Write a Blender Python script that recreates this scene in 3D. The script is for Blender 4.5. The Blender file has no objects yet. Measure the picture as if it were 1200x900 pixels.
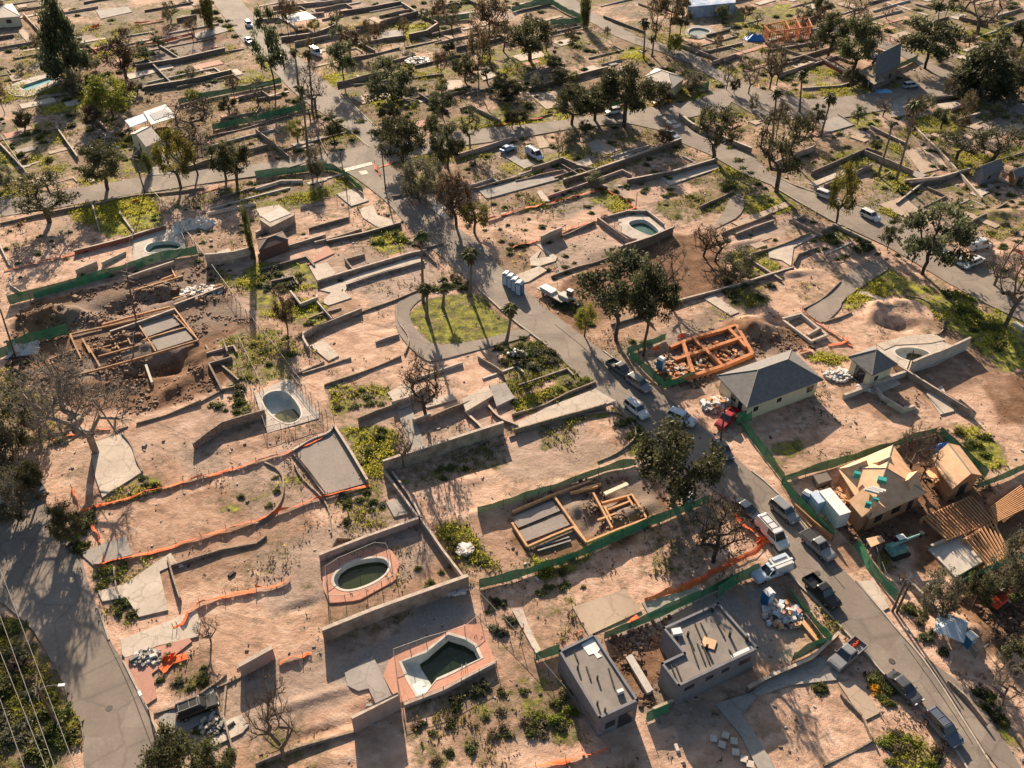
import bpy, math, random
import numpy as np
from mathutils import Vector, Matrix
random.seed(7); RNG = np.random.default_rng(7)
R = math.radians
scene = bpy.context.scene
COL = scene.collection

# ------------------------------------------------------------------ camera, sky, sun, exposure
CAM_H = 90.0; FPX = 1040.0; PITCH = math.atan(837.0/1040.0)
cd = bpy.data.cameras.new('camera'); cam = bpy.data.objects.new('camera', cd); COL.objects.link(cam)
cam.location = (0, 0, CAM_H); cam.rotation_euler = (math.pi/2 - PITCH, 0, 0)
cd.sensor_width = 36.0; cd.lens = FPX/1200*36.0; cd.clip_start = 1; cd.clip_end = 8000
scene.camera = cam
SUN_EL = R(23.5); SUN_AZ = R(-12.5)           # azimuth clockwise from +Y, the sun stands beyond the town
wd = bpy.data.worlds.new("World"); scene.world = wd; wd.use_nodes = True
nt = wd.node_tree; bg = nt.nodes['Background']
sky = nt.nodes.new('ShaderNodeTexSky'); sky.sky_type = 'NISHITA'; sky.sun_disc = False
sky.sun_elevation = SUN_EL; sky.sun_rotation = SUN_AZ; sky.air_density = 1.2; sky.dust_density = 2.0
nt.links.new(sky.outputs[0], bg.inputs[0]); bg.inputs[1].default_value = 0.053
sl = bpy.data.lights.new('sun', 'SUN'); sl.energy = 5.0; sl.angle = R(0.5); sl.color = (1.0, 0.82, 0.62)
so = bpy.data.objects.new('sun', sl); COL.objects.link(so); so.location = (-60, 300, 150)
sd = Vector((math.sin(SUN_AZ)*math.cos(SUN_EL), math.cos(SUN_AZ)*math.cos(SUN_EL), math.sin(SUN_EL)))
so.rotation_euler = sd.to_track_quat('Z', 'Y').to_euler()
vs = scene.view_settings; vs.view_transform = 'Standard'; vs.look = 'None'; vs.gamma = 1; vs.exposure = 1.36

# ------------------------------------------------------------------ survey: photograph pixel -> place on the ground
SP, CP = math.sin(PITCH), math.cos(PITCH)
def G(px, py, z=0.0):
    u = px-600.0; v = py-450.0
    dz = FPX*SP + v*CP; dy = FPX*CP - v*SP
    t = (CAM_H - z)/dz
    return Vector((u*t, dy*t, z))
def PX(p):
    x, y, z = p; z -= CAM_H
    d = y*CP - z*SP; w = -(y*SP + z*CP)
    return (600 + FPX*x/d, 450 + FPX*w/d)
def GP(pts, z=0.0): return [G(a, b, z) for a, b in pts]
def height_at(bx, by, ty):
    b = G(bx, by); v = ty-450.0
    return CAM_H - b.y*(FPX*SP+v*CP)/(FPX*CP-v*SP)
def ppm(py): return (FPX*SP+(py-450)*CP)/CAM_H      # photograph pixels per metre

# ------------------------------------------------------------------ materials
MATS = {}
def srgb(*c): return tuple(((x/255)/12.92 if x <= 10 else ((x/255+.055)/1.055)**2.4) for x in c)
def nodes_of(m):
    m.use_nodes = True; n = m.node_tree.nodes; l = m.node_tree.links
    return n, l, n['Principled BSDF']
def mat(name, c, c2=None, scale=2.0, rough=0.85, bump=0.0, bscale=None, metal=0.0, spec=0.3, detail=5, coords='Object', c3=None, hue=0.0, trans=0.0):
    if name in MATS: return MATS[name]
    m = bpy.data.materials.new(name); n, l, b = nodes_of(m)
    b.inputs['Roughness'].default_value = rough; b.inputs['Metallic'].default_value = metal
    b.inputs['Specular IOR Level'].default_value = spec
    tc = n.new('ShaderNodeTexCoord')
    c2 = c2 or tuple(x*0.8 for x in c)
    no = n.new('ShaderNodeTexNoise'); no.inputs['Scale'].default_value = scale; no.inputs['Detail'].default_value = detail
    no.inputs['Roughness'].default_value = 0.65
    l.new(tc.outputs[coords], no.inputs['Vector'])
    rp = n.new('ShaderNodeValToRGB'); rp.color_ramp.elements[0].position = 0.35; rp.color_ramp.elements[1].position = 0.68
    rp.color_ramp.elements[0].color = (*c2, 1); rp.color_ramp.elements[1].color = (*c, 1)
    if c3:
        e = rp.color_ramp.elements.new(0.8); e.color = (*c3, 1)
    l.new(no.outputs['Fac'], rp.inputs['Fac'])
    out = rp.outputs['Color']
    if hue:
        oi = n.new('ShaderNodeObjectInfo'); hs = n.new('ShaderNodeHueSaturation')
        mr = n.new('ShaderNodeMapRange'); mr.inputs['To Min'].default_value = 1-hue; mr.inputs['To Max'].default_value = 1+hue
        l.new(oi.outputs['Random'], mr.inputs['Value']); l.new(mr.outputs[0], hs.inputs['Value'])
        mr2 = n.new('ShaderNodeMapRange'); mr2.inputs['To Min'].default_value = 0.5-hue*0.08; mr2.inputs['To Max'].default_value = 0.5+hue*0.05
        l.new(oi.outputs['Random'], mr2.inputs['Value']); l.new(mr2.outputs[0], hs.inputs['Hue'])
        l.new(out, hs.inputs['Color']); out = hs.outputs[0]
    l.new(out, b.inputs['Base Color'])
    if bump:
        n2 = n.new('ShaderNodeTexNoise'); n2.inputs['Scale'].default_value = bscale or scale*3; n2.inputs['Detail'].default_value = 6
        l.new(tc.outputs[coords], n2.inputs['Vector'])
        bp = n.new('ShaderNodeBump'); bp.inputs['Strength'].default_value = bump; bp.inputs['Distance'].default_value = 0.1
        l.new(n2.outputs['Fac'], bp.inputs['Height']); l.new(bp.outputs[0], b.inputs['Normal'])
    if trans:
        b.inputs['Subsurface Weight'].default_value = 0.0
        tr = n.new('ShaderNodeBsdfTranslucent'); mx = n.new('ShaderNodeMixShader'); mx.inputs[0].default_value = trans
        l.new(out, tr.inputs[0]); l.new(b.outputs[0], mx.inputs[1]); l.new(tr.outputs[0], mx.inputs[2])
        l.new(mx.outputs[0], n['Material Output'].inputs[0])
    MATS[name] = m
    return m

def foliage(name, dark, light, trans=0.38, hue=0.28):
    """leaves whose colour differs from clump to clump (the clump's own leaf colour is stored in 'tint')"""
    if name in MATS: return MATS[name]
    m = bpy.data.materials.new(name); n, l, b = nodes_of(m)
    b.inputs['Roughness'].default_value = 0.6; b.inputs['Specular IOR Level'].default_value = 0.25
    at = n.new('ShaderNodeAttribute'); at.attribute_name = 'tint'
    rp = n.new('ShaderNodeValToRGB'); rp.color_ramp.elements[0].color = (*dark, 1); rp.color_ramp.elements[1].color = (*light, 1)
    l.new(at.outputs['Fac'], rp.inputs['Fac'])
    oi = n.new('ShaderNodeObjectInfo'); hs = n.new('ShaderNodeHueSaturation')
    mr = n.new('ShaderNodeMapRange'); mr.inputs['To Min'].default_value = 1-hue; mr.inputs['To Max'].default_value = 1+hue
    l.new(oi.outputs['Random'], mr.inputs['Value']); l.new(mr.outputs[0], hs.inputs['Value'])
    mr2 = n.new('ShaderNodeMapRange'); mr2.inputs['To Min'].default_value = 0.475; mr2.inputs['To Max'].default_value = 0.515
    l.new(oi.outputs['Random'], mr2.inputs['Value']); l.new(mr2.outputs[0], hs.inputs['Hue'])
    l.new(rp.outputs[0], hs.inputs['Color']); l.new(hs.outputs[0], b.inputs['Base Color'])
    tr = n.new('ShaderNodeBsdfTranslucent'); mx = n.new('ShaderNodeMixShader'); mx.inputs[0].default_value = trans
    l.new(hs.outputs[0], tr.inputs[0]); l.new(b.outputs[0], mx.inputs[1]); l.new(tr.outputs[0], mx.inputs[2])
    l.new(mx.outputs[0], n['Material Output'].inputs[0])
    MATS[name] = m
    return m

def screen_mat(name, c, clear):
    """a woven or wire screen that lets part of the light through"""
    if name in MATS: return MATS[name]
    m = bpy.data.materials.new(name); n, l, b = nodes_of(m)
    b.inputs['Base Color'].default_value = (*c, 1); b.inputs['Roughness'].default_value = 0.8
    tp = n.new('ShaderNodeBsdfTransparent'); mx = n.new('ShaderNodeMixShader')
    no = n.new('ShaderNodeTexNoise'); no.inputs['Scale'].default_value = 1.5
    tc = n.new('ShaderNodeTexCoord'); l.new(tc.outputs['Object'], no.inputs['Vector'])
    mr = n.new('ShaderNodeMapRange'); mr.inputs['From Min'].default_value = .3; mr.inputs['From Max'].default_value = .7
    mr.inputs['To Min'].default_value = max(0, clear-.12); mr.inputs['To Max'].default_value = min(1, clear+.12)
    l.new(no.outputs['Fac'], mr.inputs['Value']); l.new(mr.outputs[0], mx.inputs[0])
    l.new(b.outputs[0], mx.inputs[1]); l.new(tp.outputs[0], mx.inputs[2]); l.new(mx.outputs[0], n['Material Output'].inputs[0])
    MATS[name] = m
    return m

# ------------------------------------------------------------------ mesh building
class MB:
    def __init__(s): s.v = []; s.f = []; s.m = []
    def add(s, vs_, fs, mi=0):
        o = len(s.v); s.v += [tuple(p) for p in vs_]; s.f += [tuple(i+o for i in f) for f in fs]; s.m += [mi]*len(fs); return s
    def box(s, c, size, rz=0.0, mi=0, taper=1.0):
        hx, hy, hz = size[0]/2, size[1]/2, size[2]/2; cs, sn = math.cos(rz), math.sin(rz); P = []
        for z in (-1, 1):
            k = taper if z > 0 else 1
            for x, y in ((-1, -1), (1, -1), (1, 1), (-1, 1)):
                a, b = x*hx*k, y*hy*k
                P.append((c[0]+a*cs-b*sn, c[1]+a*sn+b*cs, c[2]+z*hz))
        return s.add(P, [(3, 2, 1, 0), (4, 5, 6, 7), (0, 1, 5, 4), (1, 2, 6, 5), (2, 3, 7, 6), (3, 0, 4, 7)], mi)
    def bar(s, a, b, w, h, mi=0, z0=None):
        """a beam from a to b, w wide and h high, its underside on the line"""
        a = Vector(a); b = Vector(b); d = (b-a); d2 = Vector((d.x, d.y, 0)); 
        n = Vector((-d2.y, d2.x, 0)).normalized()*(w/2) if d2.length > 1e-6 else Vector((w/2, 0, 0)); u = Vector((0, 0, h))
        P = [a-n, a+n, b+n, b-n, a-n+u, a+n+u, b+n+u, b-n+u]
        return s.add(P, [(0, 1, 2, 3), (7, 6, 5, 4), (4, 5, 1, 0), (5, 6, 2, 1), (6, 7, 3, 2), (7, 4, 0, 3)], mi)
    def prism(s, pts, z0, z1, mi=0, mside=None):
        n = len(pts); P = [(p[0], p[1], z0) for p in pts]+[(p[0], p[1], z1) for p in pts]
        a = sum(pts[i][0]*pts[(i+1) % n][1]-pts[(i+1) % n][0]*pts[i][1] for i in range(n))
        top = tuple(range(n, 2*n)); bot = tuple(range(n))
        sides = [(i, (i+1) % n, n+(i+1) % n, n+i) for i in range(n)]
        if a < 0: top = top[::-1]; sides = [q[::-1] for q in sides]
        else: bot = bot[::-1]
        s.add(P, [top, bot], mi); o = len(s.v)-2*n
        s.f += [tuple(i+o for i in q) for q in sides]; s.m += [mi if mside is None else mside]*n
        return s
    def tube(s, pts, rad, n=6, mi=0, cap=True):
        pts = [Vector(p) for p in pts]
        if not hasattr(rad, '__len__'): rad = [rad]*len(pts)
        P = []; F = []
        for i, p in enumerate(pts):
            d = (pts[min(i+1, len(pts)-1)]-pts[max(i-1, 0)])
            d = d.normalized() if d.length > 1e-9 else Vector((0, 0, 1))
            a = d.cross(Vector((0, 0, 1))) if abs(d.z) < .95 else d.cross(Vector((1, 0, 0)))
            a.normalize(); b = d.cross(a)
            for k in range(n):
                t = 2*math.pi*k/n; P.append(p+(a*math.cos(t)+b*math.sin(t))*rad[i])
        for i in range(len(pts)-1):
            for k in range(n):
                q = (i*n+k, i*n+(k+1) % n, (i+1)*n+(k+1) % n, (i+1)*n+k); F.append(q)
        if cap: F.append(tuple(range(n))[::-1]); F.append(tuple(range((len(pts)-1)*n, len(pts)*n)))
        return s.add(P, F, mi)
    def loft(s, rings, mi=0, cap=True):
        n = len(rings[0]); P = [p for r in rings for p in r]; F = []
        for i in range(len(rings)-1):
            for k in range(n): F.append((i*n+k, i*n+(k+1) % n, (i+1)*n+(k+1) % n, (i+1)*n+k))
        if cap: F.append(tuple(range(n))[::-1]); F.append(tuple(range((len(rings)-1)*n, len(rings)*n)))
        return s.add(P, F, mi)
    def mesh(s, name, mats):
        me = bpy.data.meshes.new(name); me.from_pydata(s.v, [], s.f)
        for m in (mats if isinstance(mats, (list, tuple)) else [mats]): me.materials.append(m)
        if any(s.m): me.polygons.foreach_set('material_index', s.m)
        me.update(); return me
    def build(s, name, mats, parent=None, smooth=False):
        me = s.mesh(name, mats)
        if smooth: me.polygons.foreach_set('use_smooth', [True]*len(me.polygons))
        return link(name, me, parent)
def link(name, me, parent=None):
    o = bpy.data.objects.new(name, me); COL.objects.link(o)
    if parent is not None: o.parent = parent
    return o
def empty(name, loc=(0, 0, 0), rz=0.0, sc=1.0):
    o = bpy.data.objects.new(name, None); COL.objects.link(o); o.location = loc; o.rotation_euler = (0, 0, rz)
    o.scale = (sc, sc, sc) if not hasattr(sc, '__len__') else sc; o.empty_display_size = 0.5
    return o
def tag(o, label=None, cat=None, group=None, kind=None):
    if label: o['label'] = label
    if cat: o['category'] = cat
    if group: o['group'] = group
    if kind: o['kind'] = kind
    return o
def structure(name, mb, m, smooth=False): return tag(mb.build(name, m, smooth=smooth), kind='structure')

def offset_line(pts, w):
    """left and right borders of a band of half width w along a polyline"""
    L, Rr = [], []
    n = len(pts)
    for i, p in enumerate(pts):
        a = pts[i]-pts[i-1] if i else pts[1]-pts[0]; b = pts[i+1]-pts[i] if i < n-1 else a
        a = Vector((a.x, a.y)).normalized(); b = Vector((b.x, b.y)).normalized()
        t = (a+b); t = t.normalized() if t.length > .1 else a
        nn = Vector((-t.y, t.x)); k = w/max(.45, nn.dot(Vector((-a.y, a.x))))
        L.append(Vector((p.x+nn.x*k, p.y+nn.y*k))); Rr.append(Vector((p.x-nn.x*k, p.y-nn.y*k)))
    return L, Rr
def band(mb, pts, w, z0, z1, mi=0, h=None):
    """a wall along a polyline; h: heights of each point over z1"""
    L, Rr = offset_line(pts, w/2); n = len(pts); h = h or [0]*n
    for i in range(n-1):
        q = [L[i], Rr[i], Rr[i+1], L[i+1]]; hh = [h[i], h[i], h[i+1], h[i+1]]
        P = [(a.x, a.y, z0) for a in q]+[(a.x, a.y, z1+k) for a, k in zip(q, hh)]
        mb.add(P, [(4, 5, 6, 7), (1, 2, 6, 5), (3, 0, 4, 7)]+([(0, 1, 5, 4)] if i == 0 else [])+([(2, 3, 7, 6)] if i == n-2 else []), mi)
    return mb
def resample(pts, step):
    out = [pts[0].copy()]
    for a, b in zip(pts, pts[1:]):
        n = max(1, round((b-a).length/step))
        out += [a.lerp(b, (k+1)/n) for k in range(n)]
    return out
def smooth_line(pts, it=2):
    for _ in range(it):
        q = [pts[0]]
        for a, b in zip(pts, pts[1:]): q += [a.lerp(b, .25), a.lerp(b, .75)]
        pts = q+[pts[-1]]
    return pts
def smooth_ring(pts, it=2):
    for _ in range(it):
        q = []
        for a, b in zip(pts, pts[1:]+pts[:1]): q += [a.lerp(b, .25), a.lerp(b, .75)]
        pts = q
    return pts
def noise1(n, amp, k=4):
    a = RNG.normal(size=n+2*k); ker = np.hanning(2*k+1); ker /= ker.sum()
    r = np.convolve(a, ker, 'same')[k:k+n]; return r/(r.std()+1e-6)*amp

def vnoise(x, y, scale, seed, octaves=4, gain=.55):
    """smooth value noise in about -1..1 over arrays of world coordinates"""
    out = np.zeros_like(x); amp = 1; tot = 0; s = scale
    for o in range(octaves):
        r = np.random.default_rng(seed*31+o).normal(size=(256, 256))
        u = x/s+1000.3; v = y/s+1000.7; iu = np.floor(u).astype(int); iv = np.floor(v).astype(int)
        fu = u-iu; fv = v-iv; fu = fu*fu*(3-2*fu); fv = fv*fv*(3-2*fv); a = lambda i, j: r[i % 256, j % 256]
        out += amp*((a(iu, iv)*(1-fu)+a(iu+1, iv)*fu)*(1-fv)+(a(iu, iv+1)*(1-fu)+a(iu+1, iv+1)*fu)*fv)
        tot += amp; amp *= gain; s /= 2
    return out/tot
def inside(X, Y, poly):
    """which points lie in the polygon"""
    px = np.array([p[0] for p in poly]); py = np.array([p[1] for p in poly])
    res = np.zeros(X.shape, bool); sel = (X >= px.min()) & (X <= px.max()) & (Y >= py.min()) & (Y <= py.max())
    if not sel.any(): return res
    x = X[sel]; y = Y[sel]; r = np.zeros(x.shape, bool); j = len(px)-1
    for i in range(len(px)):
        c = ((py[i] > y) != (py[j] > y)); d = (py[j]-py[i]) or 1e-9
        r ^= c & (x < (px[j]-px[i])*(y-py[i])/d+px[i]); j = i
    res[sel] = r; return res
# ------------------------------------------------------------------ roads (photograph pixels of their borders on the ground)
ROADS = [
 ('road', [(236,-14),(258,14),(285,50),(320,82),(345,110),(385,138),(416,158),(432,176),(400,190),(398,196),(425,214),(455,238),(475,262),(500,287),(530,312),(560,338),(597,372),(640,404),(685,447),(715,470),(760,512),(800,547),(840,577),(887,613),(905,642),(927,676),(960,708),(995,745),(1018,770),(1040,795),(1080,828),(1115,870),(1140,912),(1175,915),(1162,899),(1120,832),(1098,797),(1075,765),(1050,738),(1035,720),(1002,681),(975,655),(950,624),(925,592),(900,568),(880,553),(840,515),(800,480),(762,450),(740,437),(707,412),(665,380),(640,362),(622,345),(600,325),(585,312),(570,292),(545,272),(520,258),(497,240),(470,205),(455,190),(458,176),(445,158),(440,148),(420,130),(400,110),(372,88),(345,62),(310,30),(285,4),(270,-14)]),
 ('road', [(-20,237),(0,234),(60,225),(115,216),(180,206),(240,198),(300,193),(360,183),(400,177),(436,168),(436,190),(398,197),(370,196),(300,206),(200,221),(120,234),(60,245),(0,254),(-20,257)]),
 ('road', [(450,172),(480,166),(543,153),(600,147),(650,142),(700,135),(740,129),(785,122),(815,118),(850,100),(862,112),(850,130),(820,135),(797,140),(812,152),(845,164),(880,180),(905,205),(935,220),(985,235),(1030,249),(1060,262),(1110,290),(1150,310),(1215,342),(1215,384),(1150,353),(1110,331),(1075,309),(1040,289),(985,263),(945,241),(905,217),(870,203),(830,180),(800,168),(775,153),(740,145),(710,146),(662,152),(600,163),(545,170),(500,180),(455,192)]),
 ('road', [(622,-14),(645,0),(672,16),(700,30),(720,42),(745,52),(778,62),(808,74),(830,88),(848,98),(845,112),(880,132),(905,138),(960,142),(1005,135),(1040,128),(1085,118),(1120,112),(1160,122),(1215,140),(1215,126),(1160,106),(1115,94),(1112,84),(1085,72),(1060,57),(1030,46),(1000,38),(985,40),(1050,62),(1090,84),(1100,94),(1060,102),(1000,112),(950,116),(905,110),(870,96),(840,80),(815,64),(785,54),(750,44),(720,28),(690,12),(668,-5),(660,-14)]),
 ('road', [(-40,470),(-5,505),(8,522),(22,560),(60,600),(92,640),(105,690),(128,750),(145,775),(170,825),(187,862),(205,930),(100,930),(97,850),(82,830),(72,795),(50,757),(37,735),(0,704),(-60,660)]),
 ('road', [(462,368),(463,358),(472,350),(490,344),(505,338),(500,346),(486,356),(479,366),(483,380),(495,395),(510,405),(540,402),(570,397),(600,388),(612,385),(625,392),(600,400),(545,414),(515,422),(500,424),(485,412),(472,398),(464,384)]),
 ('road', [(943,363),(965,347),(987,330),(1000,312),(1033,303),(1046,312),(1022,328),(1007,338),(987,352),(985,362),(965,380),(950,372)]),
 ('road', [(1079,765),(1100,782),(1125,800),(1150,825),(1165,850),(1185,880),(1200,905),(1190,915),(1166,899),(1124,832),(1102,797)]),
 ('road', [(855,232),(868,226),(874,240),(866,254),(850,262),(835,270),(842,256),(850,246)]),
]
# drives, courts and patios: (material, polygon)
PADS = [
 ('driveway','pale',[(598,500),(640,478),(697,456),(722,470),(655,492),(612,506)]),
 ('patio','pale',[(105,520),(143,508),(153,520),(167,553),(120,583),(112,560)]),
 ('driveway','grey',[(93,648),(148,628),(155,650),(110,663)]),
 ('driveway','pale',[(115,693),(145,685),(200,648),(208,660),(187,670),(197,715),(163,723),(148,700),(120,705)]),
 ('driveway','pale',[(143,767),(142,750),(185,733),(230,715),(235,728),(233,746),(185,757),(147,771)]),
 ('driveway','pink',[(146,772),(185,758),(222,748),(225,752),(178,790),(184,818),(172,826),(148,782)]),
 ('driveway','grey',[(186,842),(210,825),(250,806),(257,838),(215,858),(192,862)]),
 ('path','pale',[(245,868),(277,850),(272,842),(283,838),(292,850),(284,859),(248,876)]),
 ('patio','grey',[(404,789),(437,769),(450,795),(464,827),(445,835),(432,807),(420,810),(407,804)]),
 ('court','gravel',[(346,530),(392,501),(430,566),(380,580)]),
 ('driveway','tan',[(982,800),(1003,797),(1032,835),(1012,845)]),
 ('driveway','grey',[(880,812),(905,787),(960,770),(990,776),(980,797),(925,803),(890,815)]),
 ('patio','grey',[(838,825),(880,812),(886,818),(870,838),(912,905),(890,905),(868,862)]),
 ('driveway','pale',[(1003,682),(1025,680),(1042,712),(1033,717)]),
 ('path','pale',[(606,322),(632,312),(641,317),(620,330),(605,334)]),
 ('path','pale',[(627,285),(632,283),(640,292),(653,301),(651,306),(632,312),(622,311),(621,303),(629,296),(634,294),(629,303),(645,301)]),
 ('patio','pink',[(360,310),(384,288),(392,297),(363,310)]),
 ('patio','pale',[(362,312),(383,308),(394,320),(373,332)]),
 ('path','pale',[(375,340),(420,322),(490,300),(500,308),(450,320),(410,331),(404,342),(412,349),(385,358),(377,354),(388,343)]),
 ('patio','pale',[(363,405),(380,398),(397,417),(385,423)]),
 ('patio','pale',[(421,245),(437,240),(442,252),(460,258),(466,265),(442,266),(425,255)]),
 ('patio','pale',[(245,299),(268,291),(278,304),(253,310)]),
 ('path','pale',[(900,295),(950,275),(962,274),(930,290),(927,312),(916,305),(902,302)]),
 ('driveway','tan',[(1030,240),(1060,230),(1080,248),(1065,257),(1040,245)]),
 ('driveway','pale',[(772,207),(840,192),(843,197),(785,217)]),
 ('path','pale',[(1008,341),(1018,343),(1045,354),(1043,357),(1020,348),(1006,344)]),
 ('driveway','grey',[(560,222),(640,204),(655,210),(570,233)]),
 ('path','tan',[(627,160),(636,160),(645,172),(632,174)]),
 ('patio','pale',[(667,192),(690,185),(695,192),(674,200)]),
 ('path','pale',[(629,225),(634,223),(645,236),(636,236)]),
 ('driveway','tan',[(412,114),(450,106),(462,112),(425,122)]),
 ('patio','pale',[(520,95),(540,94),(545,102),(525,106)]),
 ('patio','pale',[(600,66),(632,58),(640,66),(610,72)]),
 ('patio','grey',[(446,38),(472,34),(474,44),(450,48)]),
 ('driveway','grey',[(172,206),(190,178),(203,196),(208,204)]),
 ('patio','pale',[(300,245),(326,240),(338,248),(305,254)]),
 ('driveway','grey',[(112,12),(150,8),(155,14),(118,22)]),
 ('patio','tan',[(1058,178),(1092,170),(1110,196),(1078,204)]),
 ('patio','grey',[(960,142),(985,136),(1002,146),(968,156)]),
 ('driveway','grey',[(1037,122),(1062,112),(1072,132),(1048,138)]),
 ('patio','pale',[(1098,122),(1130,116),(1136,122),(1106,130)]),
 ('patio','tan',[(622,112),(650,106),(668,122),(640,128)]),
 ('driveway','grey',[(690,170),(702,166),(708,176),(694,180)]),
 ('path','pale',[(340,490),(344,488),(352,545),(346,560),(340,558),(346,545)]) ,
 ('patio','grey',[(453,590),(468,584),(480,602),(462,606)]),
 ('patio','grey',[(465,482),(482,477),(502,534),(486,537)]),
 ('patio','pale',[(454,460),(480,448),(492,470),(468,480)]),
 ('path','pale',[(495,470),(530,462),(536,468),(500,478)]),
 ('patio','pale',[(600,715),(612,712),(620,735),(634,762),(628,766)]),
 ('patio','tan',[(671,712),(732,690),(752,716),(690,745)]),
 ('patio','grey',[(752,706),(820,688),(826,696),(760,720)]),
 ('patio','pale',[(1090,420),(1124,405),(1128,410),(1096,428)]),
 ('driveway','pale',[(1085,462),(1104,452),(1118,482),(1102,486)]),
 ('path','pale',[(825,350),(836,346),(866,366),(856,370)]),
 ('driveway','grey',[(1110,620),(1090,612),(1060,640),(1075,650)]),
 ('driveway','pale',[(1010,455),(1045,440),(1056,450),(1026,462)]),
 ('path','pale',[(148,88),(200,75),(204,79),(152,93)]),
 ('driveway','grey',[(225,40),(262,30),(268,36),(232,46)]),
 ('patio','pale',[(560,82),(572,78),(582,90),(566,94)]),
 ('path','tan',[(20,36),(28,34),(46,54),(38,56)]),
]
PADS = [p for i, p in enumerate(PADS) if p[2] != [(340,490),(344,488),(352,545),(346,560),(340,558),(346,545)] and p[2] != [(1110,620),(1090,612),(1060,640),(1075,650)]]

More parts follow.
